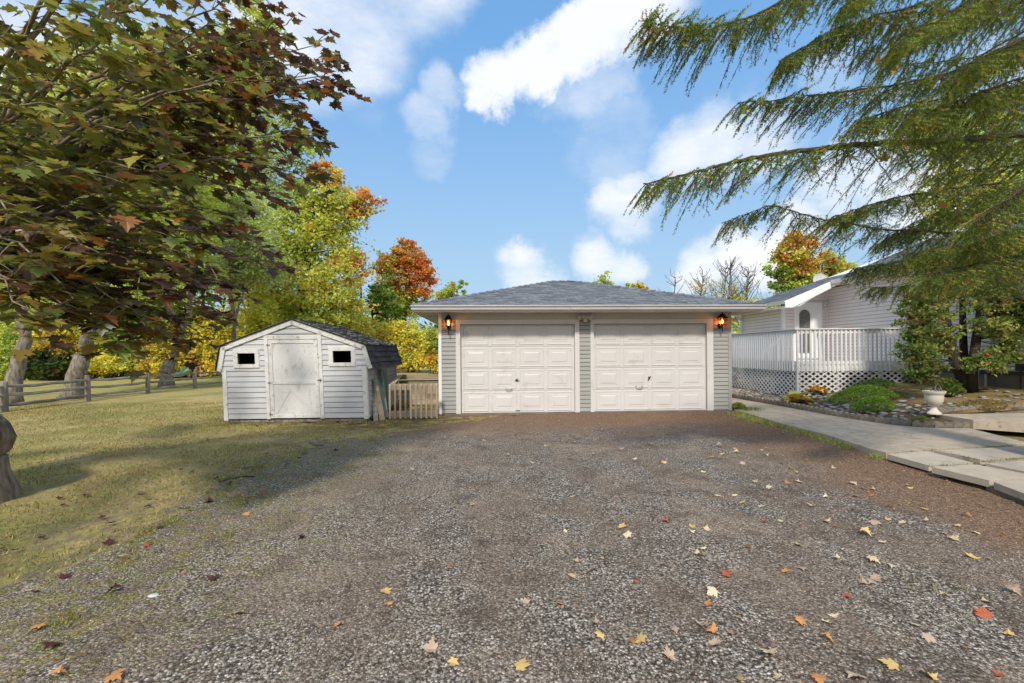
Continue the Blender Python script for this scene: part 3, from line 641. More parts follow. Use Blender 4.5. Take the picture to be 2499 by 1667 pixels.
def door(d, first, lock_px, lock_py, hx, hy, badge, latch):
    n0 = -.105; wdt = d[1]-d[0]; hgt = DT-.035
    mb = MB(); secs = hgt/4
    for j in range(4): gf.box(mb, d[0]+.004, d[1]-.004, .035+j*secs+.003, .035+(j+1)*secs-.003, n0, n0+.030)
    root = mb.build('garage_door', M['cream'], gar); pr = None
    pw = (wdt-.06)/4
    for j in range(4):
        for i in range(4):
            w_, h_ = pw*.885, secs*.86
            if pr is None:
                q = Frame((0, 0, 0), (1, 0, 0), (0, -1, 0)); b = .0
                def R(k, dn): return (-w_/2+k, w_/2-k, -h_/2+k, h_/2-k, dn)
                pr = loft([R(0, .0), R(.006, .012), R(.022, .012), R(.028, .006), R(.075, .006), R(.083, .0105), (-w_/2+.095, w_/2-.095, -h_/2+.095, h_/2-.095, .0065), (-w_/2+.135, w_/2-.135, -h_/2+.13, h_/2-.13, .016)], q).mesh(M['cream'])
            p = gf.p(d[0]+.03+pw*(i+.5), .035+secs*(j+.5), n0+.030)
            link('raised_panel', pr, root, p)
    # pull handle
    u, v = fac(hx, hy); c = gf.p(u, v, n0+.035)
    mb = MB(); mb.tube([c+Vector((-.075,0,.02)), c+Vector((-.07,-.035,.0)), c+Vector((-.03,-.045,-.008)), c+Vector((.03,-.045,-.008)), c+Vector((.07,-.035,0)), c+Vector((.075,0,.02))], .009, 8)
    mb.box(c.x-.09, c.x-.06, c.y-.004, c.y, c.z+.0, c.z+.04); mb.box(c.x+.06, c.x+.09, c.y-.004, c.y, c.z, c.z+.04)
    mb.build('pull_handle', M['chrome'], root)
    u, v = fac(lock_px, lock_py); c = gf.p(u, v, n0+.035); mb = MB()
    mb.box(c.x-.014, c.x+.014, c.y-.006, c.y, c.z-.035, c.z+.035)
    if latch: mb.bar(c+Vector((-.03,-.03,-.045)), c+Vector((.035,-.03,.045)), .02, .012); mb.tube([c, c+Vector((0,-.035,0))], .008)
    else:
        mb.bar(c+Vector((-.05,-.03,.0)), c+Vector((.05,-.03,0)), .014, .016); mb.tube([c, c+Vector((0,-.035,0))], .01); mb.box(c.x-.01, c.x+.01, c.y-.03, c.y-.01, c.z-.02, c.z+.03)
    mb.build('lock_handle', M['black'], root)
    u, v = fac(*badge); c = gf.p(u, v, n0+.032); mb = MB(); mb.box(c.x-.055, c.x+.055, c.y-.008, c.y, c.z-.012, c.z+.012); mb.box(c.x-.04, c.x-.02, c.y-.014, c.y-.008, c.z-.02, c.z+.0); mb.box(c.x+.02, c.x+.04, c.y-.014, c.y-.008, c.z-.02, c.z+.0)
    mb.build('lift_plate', M['chrome'] if not latch else M['plastic'], root)
    mb = MB(); gf.box(mb, d[0]+.006, d[1]-.006, .016, .034, n0, n0+.025); mb.build('bottom_seal', M['black'], root)
    return root
r1 = door(D1, True, 1262, 928, 1242, 951, (1264, 1003), False); r1['label'] = 'garage door with a small T shaped lock handle'
r2 = door(D2, False, 1586, 923, 1562, 946, (1585, 999), True); r2['label'] = 'garage door with its lock handle turned diagonally'
# roof
OV = .52; ez = GH + .015; E = (-OV, GW+OV, -OV, GD+OV)
run = (GD+2*OV)/2; rise = 1.14; rx0, rx1 = GW/2-.37, GW/2+.37; ry = GD/2; rz = ez+.13+rise
gt = ez + .13
mb = MB(); mb.add([(E[0],E[2],gt),(E[1],E[2],gt),(E[1],E[3],gt),(E[0],E[3],gt),(rx0,ry,rz-.01),(rx1,ry,rz-.01)], [(0,1,5,4),(2,3,4,5),(1,2,5),(3,0,4)])
mb.build('roof_deck', M['gshingle'], gar)
def clipg(t): return (rx0-E[0])/(E[1]-E[0])*t, 1-(E[1]-rx1)/(E[1]-E[0])*t
roof_face(gar, [(E[0],E[2]-.02,gt+.004),(E[1],E[2]-.02,gt+.004),(E[0],ry,rz+.004)], 0, M['gshingle'], M['gshingle2'], .135, .30, 300, .008, .6, seed=3, clipf=clipg)
roof_face(gar, [(E[0],E[3],gt+.004),(E[0],E[2],gt+.004),(rx0,E[3],rz+.004)], 0, M['gshingle'], M['gshingle2'], .135, .33, 0, .008, .6, seed=4, clipf=lambda t: (.5*t, 1-.5*t))
roof_face(gar, [(E[1],E[2],gt+.004),(E[1],E[3],gt+.004),(rx1,E[2],rz+.004)], 0, M['gshingle'], M['gshingle2'], .135, .33, 0, .008, .6, seed=5, clipf=lambda t: (.5*t, 1-.5*t))
roof_face(gar, [(E[1],E[3],gt+.004),(E[0],E[3],gt+.004),(rx1,ry,rz+.004)], 0, M['gshingle'], M['gshingle2'], .135, .33, 0, .008, .6, seed=6, clipf=clipg)
def caps(p, q, n, name='ridge_cap'):
    p, q = Vector(p), Vector(q)
    for i in range(n):
        a, b = p.lerp(q, i/n), p.lerp(q, (i+1.12)/n); d = (b-a).normalized(); s = d.cross(Vector((0,0,1))).normalized()*.11; up = Vector((0,0,.022)); dn = Vector((0,0,-.02)); l = Vector((0,0,.012))
        MB().add([a+dn-s+l*0, a+up+l, a+dn+s, b+dn-s-l, b+up-l, b+dn+s-l], [(0,1,4,3),(1,2,5,4),(0,2,1),(3,4,5),(0,3,5,2)]).build(name, M['gshingle'], gar)
caps((E[0],E[2]-.01,gt+.02), (rx0,ry,rz+.02), 20); caps((E[1],E[2]-.01,gt+.02), (rx1,ry,rz+.02), 20); caps((rx0,ry,rz+.02), (rx1,ry,rz+.02), 3)
# fascia and gutter, soffit
def gutter(parent, a, b, mat, out):      # K-shaped trough running from a to b
    a, b = Vector(a), Vector(b); o = Vector(out); prof = [(0,-.005),(.0,-.105),(.05,-.105),(.062,-.075),(.062,-.06),(.095,-.03),(.10,-.005),(.092,-.005),(.085,-.03),(.01,-.03)]
    va = [a + o*p + Vector((0,0,z)) for p, z in prof]; vb = [b + o*p + Vector((0,0,z)) for p, z in prof]; n = len(prof)
    return MB().add(va+vb, [(i, (i+1) % n, n+(i+1) % n, n+i) for i in range(n)] + [tuple(range(n-1,-1,-1)), tuple(range(n, 2*n))]).build('gutter', mat, parent)
gutter(gar, (E[0]-.02,E[2],gt+.012), (E[1]+.02,E[2],gt+.012), M['gutter'], (0,-1,0))
mb = MB(); mb.box(E[0], E[1], E[2]+.001, E[2]+.02, ez-.005, gt-.002); mb.build('fascia_board', M['gutter'], gar)
for x0, x1 in ((E[0]+.001, E[0]+.02), (E[1]-.02, E[1]-.001)):
    mb = MB(); mb.box(x0, x1, E[2]+.021, E[3], ez-.005, gt-.002); mb.build('fascia_board', M['gutter'], gar)
n = 23; sw = (E[1]-E[0]-.04)/n; me = None
for i in range(n):
    x = E[0]+.02+sw*i
    if me is None: me = MB().add([(.002,0,0),(sw-.002,0,0),(sw-.002,OV-.03,0),(.002,OV-.03,0),(.002,0,.01),(sw-.002,0,.01),(sw-.002,OV-.03,.01),(.002,OV-.03,.01)], [(3,2,1,0),(4,5,6,7),(0,1,5,4),(1,2,6,5),(2,3,7,6),(3,0,4,7)]).mesh(M['soffit'])
    link('soffit_panel', me, gar, (x, E[2]+.02, ez+.0+.002*(i % 2)))
for x0, x1 in ((E[0]+.022, -.001), (GW+.001, E[1]-.022)):
    mb = MB(); k = int((GD)/.3)
    for i in range(k): mb.box(x0, x1, OV*0+i*.3+.002, i*.3+.297, ez, ez+.01)
    mb.build('side_soffit', M['soffit'], gar)

# wall lanterns
def lantern(px, py_bulb, amber, label, s=1.0, right=False):
    u, v = fac(px, py_bulb, .13); base = GM @ Vector((u, -.02, v))
    t = thing('wall_lantern', label, 'lantern', base, gyaw, 'lit wall lanterns on the garage'); c = Vector((0, -.13, 0)); h = .14*s
    # local: origin at the wall at bulb height
    mb = MB()
    for a, b in (((-.045,-.035),(-.068,-.068)),):
        pass
    wb, wt = .048*s, .075*s; z0, z1 = -.07*s, .065*s
    for sx in (-1, 1):
        for sy in (-1, 1): mb.bar(c+Vector((sx*wb,sy*wb,z0)), c+Vector((sx*wt,sy*wt,z1)), .010, .010)
    mb.box(c.x-wb-.012, c.x+wb+.012, c.y-wb-.012, c.y+wb+.012, z0-.016, z0)
    mb.build('cage', M['black'], t)
    mb = MB(); mb.sm = False
    prof = [(.125*s, z1-.004), (.118*s, z1+.012), (.085*s, z1+.045*s), (.062*s, z1+.075*s), (.055*s, z1+.08*s), (.05*s, z1+.10*s), (.02*s, z1+.108*s), (.012*s, z1+.125*s), (.016*s, z1+.135*s), (.003, z1+.155*s)]
    k = len(prof); n = 4; vs = []; ang = math.pi/4
    for (r, z) in prof: vs += [(c.x + r*1.12*math.cos(ang+i*math.pi/2), c.y + r*1.12*math.sin(ang+i*math.pi/2), z) for i in range(4)]
    fs = [(j*4+i, j*4+(i+1) % 4, (j+1)*4+(i+1) % 4, (j+1)*4+i) for j in range(k-1) for i in range(4)] + [(3,2,1,0), tuple((k-1)*4+i for i in range(4))]
    mb.add(vs, fs); mb.build('cap', M['black'], t)
    mb = MB(); g = .004
    q = [(-1,-1),(1,-1),(1,1),(-1,1)]
    mb.add([c+Vector((x*(wb-g),y*(wb-g),z0)) for x, y in q] + [c+Vector((x*(wt-g),y*(wt-g),z1)) for x, y in q], [(0,1,5,4),(1,2,6,5),(2,3,7,6),(3,0,4,7)])
    mb.build('glass', M['amberR' if right else 'amber'], t)
    mb = MB(); mb.lathe([(.006,-.045*s),(.016*s,-.03*s),(.021*s,-.01*s),(.016*s,.012*s),(.006*s,.032*s),(.001,.045*s)], c, 10); mb.build('bulb', M['bulb'], t)
    mb = MB(); mb.lathe([(.03,z0-.016),(.026,z0-.035),(.014,z0-.06),(.018,z0-.085),(.011,z0-.12),(.014,z0-.15),(.004,z0-.21 if not right else z0-.17),(.001,z0-.23 if not right else z0-.185)], c, 10)
    mb.tube([c+Vector((0,0,z0-.05)), c+Vector((0,.05,z0-.085)), c+Vector((0,.10,z0-.05)), c+Vector((0,.125,z0-.03))], .010, 8)
    mb.build('bracket', M['black'], t)
    mb = MB()
    for i in range(1):
        vs = [(0+.05*math.cos(a*math.pi/6)*.85, yy, z0-.03+.075*math.sin(a*math.pi/6)) for yy in (-.02, .018) for a in range(12)]
        mb.add(vs, [tuple(range(11,-1,-1)), tuple(range(12,24))] + [(j, (j+1) % 12, 12+(j+1) % 12, 12+j) for j in range(12)])
    mb.build('wall_plate', M['black'], t)
    ld = bpy.data.lights.new('lantern_light', 'POINT'); ld.energy = .38; ld.color = (1, .52, .18); ld.shadow_soft_size = .03
    lo = bpy.data.objects.new('lantern_light', ld); C.objects.link(lo); lo.parent = t; lo.location = c + Vector((0, 0, .02))
lantern(1094.5, 788, None, 'lit black coach lantern on the siding left of the garage door next to the gate')
lantern(1761.5, 784, None, 'lit black coach lantern with deep orange glass at the garage corner nearest the deck', 1.05, True)
# twin floodlight over the middle post
u, v = fac(1428, 774, .1); t = thing('security_floodlight', 'twin headed white security floodlight above the post between the garage doors', 'floodlight', GM @ Vector((u, -.012, v)), gyaw)
mb = MB(); mb.box(-.075, .075, -.09, 0, -.045, .045); mb.box(-.06, .06, -.10, -.09, -.03, .03); mb.build('housing', M['plastic'], t)
mb = MB(); mb.box(-.045, .045, -.13, -.03, -.115, -.046); mb.build('motion_sensor', M['plastic'], t)
for sx in (-1, 1):
    mb = MB(); R = Matrix.Translation((sx*.135, -.09, -.005)) @ Matrix.Rotation(math.radians(-sx*22), 4, 'Z') @ Matrix.Rotation(math.radians(90), 4, 'X')
    q = MB(); q.lathe([(.022,-.09),(.035,-.06),(.055,-.02),(.064,.02),(.066,.03)], n=16); mb.v = [tuple(R @ Vector(p)) for p in q.v]; mb.f = q.f; mb.sm = True; h = mb.build('lamp_head', M['plastic'], t)
    mb = MB(); q = MB(); q.lathe([(.052,.031),(.045,.038),(.02,.043)], n=16); mb.v = [tuple(R @ Vector(p)) for p in q.v]; mb.f = q.f; mb.sm = True; mb.build('lens', M['lens'], h)
    mb = MB(); mb.tube([(sx*.07, -.05, 0), (sx*.11, -.06, 0)], .016); mb.build('arm', M['plastic'], t)
# little round flood at the right corner under the eave
mb = MB(); c = GM @ Vector((GW+.06, .06, fac(1788, 779)[1])); t = thing('corner_floodlight', 'small round dark floodlight on the garage side just under the eave', 'floodlight', c, gyaw)
mb = MB(); mb.lathe([(.02,-.07),(.045,-.03),(.055,.03),(.05,.035)], n=14); R = Matrix.Translation((.09,-.03,-.01)) @ Matrix.Rotation(math.radians(70), 4, 'Y'); mb.v = [tuple(R @ Vector(p)) for p in mb.v]; mb.build('lamp_head', M['plastic'], t)
mb = MB(); mb.box(-.058, 0, -.04, .04, -.04, .04); mb.build('mount', M['plastic'], t)

# ------------------------------------------------------------ garden shed
SA = gz(548, 1034); SA.z = 0
SB = gz(899, 1027); syaw = math.radians(1.8); SW = (SB-SA).length * .992
shed = thing('garden_shed', 'old grey sided barn style shed with a shut white door and two small dark windows', 'shed', SA, syaw)
SM = Matrix.Translation(SA) @ Matrix.Rotation(syaw, 4, 'Z'); SI = SM.inverted(); LEAN = .035
def sfac(px, py, n=0.0):
    u, v = ray(px, py); o = SI @ Vector((0, 0, CAMZ)); d = (SI.to_3x3() @ Vector((u, 1, v))); t = (-n-o.y)/d.y; q = o + d*t; return q.x + LEAN*(q.z-.6)*(q.x < 99), q.z
SD = 2.85
# outline of the barn front, (u, v): eaves, knees, peak
EL, KL, PK, KR, ER = sfac(531, 905), sfac(541, 845), sfac(713.6, 780), sfac(893, 842), sfac(911, 897)
WL, WR = sfac(549, 1000)[0], sfac(897, 1000)[0]; zb = sfac(700, 1022)[1]
def stop(u):
    pts = [EL, KL, PK, KR, ER]; return float(np.interp(u, [p[0] for p in pts], [p[1] for p in pts]))
class Clip:
    knots = [KL[0], PK[0], KR[0]]
    def __call__(s, u): return stop(u) - .03
sclip = Clip()
def srange(v):       # u extent of the front at height v
    v += .03
    def inv(side):
        pts = [EL, KL, PK] if side == 0 else [ER, KR, PK]
        if v <= pts[0][1]: return WL if side == 0 else WR
        for (a, b) in zip(pts[:-1], pts[1:]):
            if v <= b[1]: t = (v-a[1])/(b[1]-a[1]+1e-9); return a[0]+(b[0]-a[0])*t
        return PK[0]
    return max(inv(0), WL-.06), min(inv(1), WR+.06)
sf = Frame((0, 0, 0), (1, 0, 0), (0, -1, 0))
wh = []
for (x0, x1, y0, y1) in ((582, 623, 862, 889), (814, 857, 856, 885)):
    a, c = sfac(x0, y1), sfac(x1, y0); wh.append((a[0], c[0], a[1], c[1]))
d0 = sfac(662, 1019); d1 = sfac(775, 829); DRX = (sfac(659, 920)[0]-.01, sfac(780, 920)[0]+.0); DRT = sfac(720, 828)[1]
parts_before = set(bpy.data.objects)
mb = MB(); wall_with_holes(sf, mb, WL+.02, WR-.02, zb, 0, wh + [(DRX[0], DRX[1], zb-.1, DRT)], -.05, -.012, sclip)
mb.build('front_wall', M['lap_shade'], shed)
mb = MB(); mb.box(WL+.02, WL+.05, .06, SD, zb, EL[1]); mb.box(WR-.05, WR-.02, .06, SD, zb, ER[1]); mb.build('side_wall', M['lap_shade'], shed)
mb = MB(); sf2 = Frame((0, SD, 0), (1, 0, 0), (0, 1, 0)); sf2.poly(mb, [(WL, zb), (WR, zb), (WR, ER[1]), (KR[0], KR[1]-.04), (PK[0], PK[1]-.04), (KL[0], KL[1]-.04), (WL, EL[1])][::-1], -.05, 0); mb.build('rear_wall', M['dark'], shed)
mb = MB(); mb.box(WL+.03, WR-.03, .02, SD-.05, zb-.02, zb+.005); mb.build('floor', M['dark'], shed)
dhole = (DRX[0]-.07, DRX[1]+.05, -1, DRT+.10)
siding(shed, sf, WL-.1, WR+.1, zb, 3, .1135, M['ssiding'], [(h[0]-.05, h[1]+.05, h[2]-.05, h[3]+.05) for h in wh] + [dhole], srange, .017)
sr = Frame((WR, 0, 0), (0, 1, 0), (1, 0, 0)); siding(shed, sr, .05, SD-.04, zb, ER[1]+.05, .1135, M['ssiding'], t=.016)
sl_ = Frame((WL, SD, 0), (0, -1, 0), (-1, 0, 0)); mbs = MB(); v = zb
while v < EL[1]: p = plank_on(sl_, (.05, SD-.05), (.05, SD-.05), v, v+.113, .016); mbs.add(p.v, p.f); v += .1135
o = mbs.build('siding_plank', M['ssiding'], shed); o['kind'] = 'stuff'
# corner posts
mb = MB(); sf.box(mb, WL-.01, WL+.075, zb-.02, EL[1]+.02, -.06, .028); mb.build('corner_trim', M['worn'], shed)
mb = MB(); sf.box(mb, WR-.075, WR+.012, zb-.02, ER[1]+.04, -.06, .028); mb.build('corner_trim', M['worn'], shed)
mb = MB(); mb.box(WR+.001, WR+.03, SD-.09, SD+.0, zb, ER[1]); mb.box(WR+.013, WR+.03, -.02, .07, zb, ER[1]); mb.build('corner_trim', M['worn'], shed)
# rakes
def rake(p, q, w=.10):
    (a, b), (c, d) = p, q; L_ = math.hypot(c-a, d-b); nx, nz = (d-b)/L_, -(c-a)/L_
    if nz > 0: nx, nz = -nx, -nz
    mb = MB(); sf.poly(mb, [(a+nx*w, b+nz*w), (c+nx*w, d+nz*w), (c, d), (a, b)], -.02, .045); return mb.build('rake_board', M['worn'], shed)
def sh_(p, du=0, dv=0): return (p[0]+du, p[1]+dv)
rake(sh_(EL), sh_(KL, .0)); rake(sh_(KL, .002, .0), PK, .105); rake(PK, KR, .105); rake(KR, ER)
# gable trim posts and head board round the door
gl, grr = sfac(655, 920)[0]-.02, sfac(784, 920)[0]
u0, u1 = sfac(652, 820)[0], sfac(782, 820)[0]
mb = MB(); sf.poly(mb, [(DRX[0]-.075, zb), (DRX[0], zb), (DRX[0], stop(DRX[0])-.11), (DRX[0]-.075, stop(DRX[0]-.075)-.11)], -.01, .03); mb.build('door_casing', M['worn'], shed)
mb = MB(); sf.poly(mb, [(DRX[1], zb), (DRX[1]+.075, zb), (DRX[1]+.075, stop(DRX[1]+.075)-.11), (DRX[1], stop(DRX[1])-.11)], -.01, .03); mb.build('door_casing', M['worn'], shed)
mb = MB(); sf.box(mb, DRX[0], DRX[1], DRT, DRT+.065, -.01, .028); mb.build('door_casing', M['worn'], shed)
mb = MB(); sf.box(mb, DRX[0], DRX[1], stop(DRX[0])-.17, stop(DRX[0])-.125, .01, .03); mb.build('head_trim', M['worn'], shed)
# door leaf: two boards of plywood framed with battens
sd = MB(); sf.box(sd, DRX[0]+.006, DRX[1]-.006, zb+.015, DRT-.006, -.03, .012); sd = sd.build('door', M['shdoor'], shed)
hh = DRT-zb; mid = zb + hh*.455
def bat(a, b, c, d, n=.028, nm='batten'): mb = MB(); sf.box(mb, a, b, c, d, .012, n); return mb.build(nm, M['worn'], sd)
bat(DRX[0]+.008, DRX[0]+.085, zb+.02, mid-.03); bat(DRX[0]+.008, DRX[0]+.085, mid-.027, DRT-.01)
bat(DRX[1]-.085, DRX[1]-.008, zb+.02, mid-.03); bat(DRX[1]-.085, DRX[1]-.008, mid-.027, DRT-.01)
bat(DRX[0]+.086, DRX[1]-.086, DRT-.085, DRT-.01, .026); bat(DRX[0]+.086, DRX[1]-.086, mid-.028, mid+.045, .026); bat(DRX[0]+.086, DRX[1]-.086, zb+.02, zb+.085, .026)
a, b = sf.p(DRX[0]+.42, mid-.10, .017), sf.p(DRX[1]-.09, zb+.14, .017)
mb = MB(); mb.bar(a, b, .075, .012, (0, 1, 0)); mb.build('brace', M['shdoor'], sd)
mb = MB(); mb.bar(sf.p(DRX[0]+.10, zb+.12, .015), sf.p(DRX[0]+.40, mid-.16, .015), .075, .008, (0,1,0)); mb.bar(sf.p(DRX[0]+.12, mid-.06, .015), sf.p(DRX[0]+.33, mid-.2, .015), .05, .008, (0,1,0)); mb.build('brace', M['shdoor'], sd)
for v in (mid+.0, zb+.10, DRT-.12):
    mb = MB(); sf.box(mb, DRX[0]-.03, DRX[0]+.05, v-.012, v+.012, .03, .036); sf.box(mb, DRX[0]-.006, DRX[0]+.006, v-.025, v+.025, .03, .045); mb.build('hinge', M['steel'], sd)
mb = MB(); v = mid+.05; sf.box(mb, DRX[1]-.04, DRX[1]+.05, v-.01, v+.01, .03, .04); sf.box(mb, DRX[1]+.02, DRX[1]+.035, v-.03, v+.03, .04, .06); mb.build('latch', M['chrome'], sd)
rr = random.Random(4); mb = MB()
for i in range(26):
    u_ = DRX[0]+.1+rr.random()*(DRX[1]-DRX[0]-.2); v_ = zb+.1+rr.random()*(hh-.2); sf.box(mb, u_-.005, u_+.005, v_-.005, v_+.005, .012, .0145)
mb.build('nail_head', M['chrome'], sd)
# windows: weathered frames round black openings
for h in wh:
    w_ = .085; k = MB(); sf.box(k, h[0]-w_, h[1]+w_, h[3], h[3]+w_*.95, .0, .034); wf = k.build('window_frame', M['worn'], shed)
    k = MB(); sf.box(k, h[0]-w_+.004, h[1]+w_-.002, h[2]-w_*.9, h[2], .0, .036); k.build('sill', M['worn'], wf)
    for a, b in ((h[0]-w_, h[0]), (h[1], h[1]+w_)): k = MB(); sf.box(k, a, b, h[2], h[3], .0, .031); k.build('jamb', M['worn'], wf)
    q = MB(); wall_with_holes(sf, q, h[0]-w_-.018, h[1]+w_+.018, h[2]-w_*.9-.018, h[3]+w_+.016, [h], .004, .016); q.build('backing', M['worn'], wf)
# roof planes
ovh = .06; y0, y1 = -.07, SD+.05
def pl(a, b, th=.02):
    mb = MB(); A0, B0 = Vector((a[0], y0, a[1])), Vector((b[0], y0, b[1])); n = (B0-A0).cross(Vector((0,1,0))).normalized()
    if n.z < 0: n = -n
    mb.add([A0, B0, B0+n*th, A0+n*th] + [p+Vector((0, y1-y0, 0)) for p in (A0, B0, B0+n*th, A0+n*th)], [(0,1,2,3),(7,6,5,4),(0,4,5,1),(1,5,6,2),(2,6,7,3),(3,7,4,0)]); mb.build('roof_deck', M['dark'], shed); return n
n1 = pl(KL, PK); n2 = pl(PK, KR); n3 = pl(KR, ER); n4 = pl(EL, KL)
up = lambda p, n, k=.021: Vector((p[0], 0, p[1])) + n*k
a, b, c = up(KR, n2), up(PK, n2), up(PK, n2)
roof_face(shed, [a+Vector((.03,y0-.01,-.01)), a+Vector((.03,y1,-.01)), b+Vector((0,y0,0))], 0, M['oshingle'], M['oshingle'], .115, .20, 300, .010, .9, .030, seed=8)
roof_face(shed, [up(ER, n3)+Vector((.0,y0-.015,-.02)), up(ER, n3)+Vector((.0,y1,-.02)), up(KR, n3)+Vector((0,y0,0))], 0, M['bshingle'], M['bshingle'], .13, .30, 300, .012, .25, .003, seed=9)
roof_face(shed, [up(KL, n1)+Vector((0,y1,0)), up(KL, n1)+Vector((0,y0,0)), up(PK, n1)+Vector((0,y1,0))], 0, M['oshingle'], M['oshingle'], .125, .25, 0, .010, .9, .02, seed=10)
roof_face(shed, [up(EL, n4)+Vector((0,y1,0)), up(EL, n4)+Vector((0,y0,0)), up(KL, n4)+Vector((0,y1,0))], 0, M['bshingle'], M['bshingle'], .14, .30, 0, .010, .3, seed=11)
mb = MB(); mb.box(WL+.05, WR-.04, .02, .10, .02, zb-.004); mb.box(WR-.14, WR-.02, .1, SD-.1, .02, zb-.004); mb.build('base_beam', M['rail'], shed)
for x in (.3, .95, 2.4, 2.95): MB().box(x, min(x+.35, WR-.06), .03, .4, -.02, .018).build('base_block', M['found'], shed)
# the old shed stands out of plumb: lean its parts about the base
for o in set(bpy.data.objects) - parts_before:
    if o.type == 'MESH' and not o.get('leaned'):
        for vtx in o.data.vertices: vtx.co.x -= LEAN*(vtx.co.z-.6)
        o['leaned'] = 1; del o['leaned']

# ------------------------------------------------------------ house beyond the deck
hs_ = thing('bungalow_house', 'pinkish grey sided house with a white arched window door opening onto the deck', 'house', (11.1, 16, 0))
ho = org(hs_)
HX, HYD = 11.1, 16.0; FZ = 1.08; WX = 9.52
# side wall of the main part, facing left, running towards the camera
fm = Frame((HX, HYD, 0), (0, -1, 0), (-1, 0, 0)); LEN = 15.5
siding(hs_, fm, .0, LEN, .98, 3.62, .112, M['hsiding'], t=.022, off=ho)
fd = Frame((WX, HYD, 0), (1, 0, 0), (0, -1, 0)); DW = HX-WX
def at_u(px, Y=HYD): return at(px, 800, Y).x - WX
dl, dr = at_u(1740+610*.3229), at_u(1740+820*.3229); dtp = at(1950, 739, HYD).z
siding(hs_, fd, .10, DW-.0, .98, 4.2, .112, M['hsiding'], [(dl, dr, .9, dtp)], lambda v: (-.2, 9) if v < 3.12 else ((v-2.90)/.42-.42-.02, 9), t=.022, off=ho)
fwl = Frame((WX, HYD, 0), (0, 1, 0), (-1, 0, 0)); siding(hs_, fwl, .10, 2.75, .98, 3.0, .112, M['hsiding'], t=.022, off=ho)
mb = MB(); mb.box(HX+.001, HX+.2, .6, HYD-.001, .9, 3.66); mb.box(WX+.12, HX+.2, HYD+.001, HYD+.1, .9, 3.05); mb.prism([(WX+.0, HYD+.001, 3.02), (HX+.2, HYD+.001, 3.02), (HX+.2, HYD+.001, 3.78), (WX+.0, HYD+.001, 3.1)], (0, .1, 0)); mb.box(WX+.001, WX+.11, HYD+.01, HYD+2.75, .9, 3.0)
mb.box(HX+.3, 18, .6, .8, .9, 3.6); mb.build('wall', M['lap_shade'], hs_, ho)
mb = MB(); mb.box(HX+.03, HX+.18, .6, HYD, -.1, .90); mb.box(WX+.03, HX+.2, HYD+.03, HYD+.15, -.1, .90); mb.box(WX+.02, WX+.15, HYD, HYD+2.7, -.1, .9); mb.build('foundation', M['found'], hs_, ho)
mb = MB(); mb.box(WX-.015, WX+.10, HYD-.018, HYD+.09, .95, 3.04); mb.build('corner_trim', M['white'], hs_, ho)
mb = MB(); mb.box(HX-.05, HX-.016, HYD-.05, HYD-.016, .95, 3.62); mb.build('corner_trim', M['hsiding'], hs_, ho)
mb = MB(); mb.box(WX-.03, WX+.08, HYD+2.72, HYD+2.82, .9, 3.0); mb.build('corner_trim', M['white'], hs_, ho)
mb = MB(); mb.bar((WX-.10, HYD+2.70, 3.0), (WX-.10, HYD+2.70, .4), .075, .055); mb.tube([(WX-.40, HYD+2.5, 2.93), (WX-.28, HYD+2.6, 2.8), (WX-.10, HYD+2.7, 2.74)], .035); mb.build('downspout', M['white'], hs_, ho)
# roof: one plane rising to the right
def RZ(x): return 3.02 + .42*(x-9.08)
th = .12
poly = [(9.08, 15.0), (10.6, 15.0), (10.6, .2), (17, .2), (17, 13.5), (12.5, 15.4), (11.15, 16.25), (9.08, 18.95)]
mb = MB(); k = len(poly); mb.add([(x, y, RZ(x)+th) for x, y in poly] + [(x, y, RZ(x)) for x, y in poly], [tuple(range(k-1, -1, -1))[::-1], tuple(range(2*k-1, k-1, -1))] + [(i, i+k, (i+1) % k + k, (i+1) % k) for i in range(k)])
mb.build('roof_deck', M['white'], hs_, ho)
def rclip(t):     # near wing, v along slope from x=9.08 ; u from far (y 18.95) to near (15)
    x = 9.08 + 2.07*t; y = 18.95 - (18.95-16.25)*(x-9.08)/2.07; return (18.95-y)/3.95, 1
roof_face(hs_, [(9.06, 18.95, RZ(9.06)+th+.004), (9.06, 14.98, RZ(9.06)+th+.004), (11.15, 18.95, RZ(11.15)+th+.004)], 0, M['gshingle'], M['gshingle2'], .14, .32, 260, .010, .5, seed=21, clipf=rclip, off=ho)
roof_face(hs_, [(10.58, 14.97, RZ(10.58)+th+.004), (10.58, .2, RZ(10.58)+th+.004), (13.6, 14.97, RZ(13.6)+th+.004)], 0, M['gshingle'], M['gshingle2'], .14, .32, 0, .010, .5, seed=22, off=ho)
# rake board and eaves, soffits
def rakeb(y):
    mb = MB(); mb.prism([(9.0, y, RZ(9.0)-.10), (9.25, y, RZ(9.0)-.10), (10.62, y, RZ(10.62)-.10), (10.62, y, RZ(10.62)+th+.0), (9.0, y, RZ(9.0)+th)], (0, -.03, 0)); return mb
rakeb(14.998).build('rake_board', M['white'], hs_, ho)
mb = MB(); mb.box(9.1, WX-.02, 15.0, HYD+2.9, 2.93, 2.96); mb.prism([(WX-.02, 15.0, 2.94), (10.6, 15.0, RZ(10.6)-.06), (11.1, 15.0, RZ(11.1)-.06), (11.1, 15.0, RZ(11.1)-.02), (WX-.02, 15.0, RZ(WX))], (0, .98, 0)); mb.build('soffit', M['white'], hs_, ho)
mb = MB(); mb.box(10.62, HX-.002, .3, 14.97, 3.63, 3.66); mb.build('soffit', M['white'], hs_, ho)
gutter(hs_, Vector((9.06, 19.0, 3.13))-ho, Vector((9.06, 14.97, 3.13))-ho, M['white'], (-1, 0, 0))
gutter(hs_, Vector((10.57, 14.95, 3.77))-ho, Vector((10.57, .3, 3.77))-ho, M['white'], (-1, 0, 0))
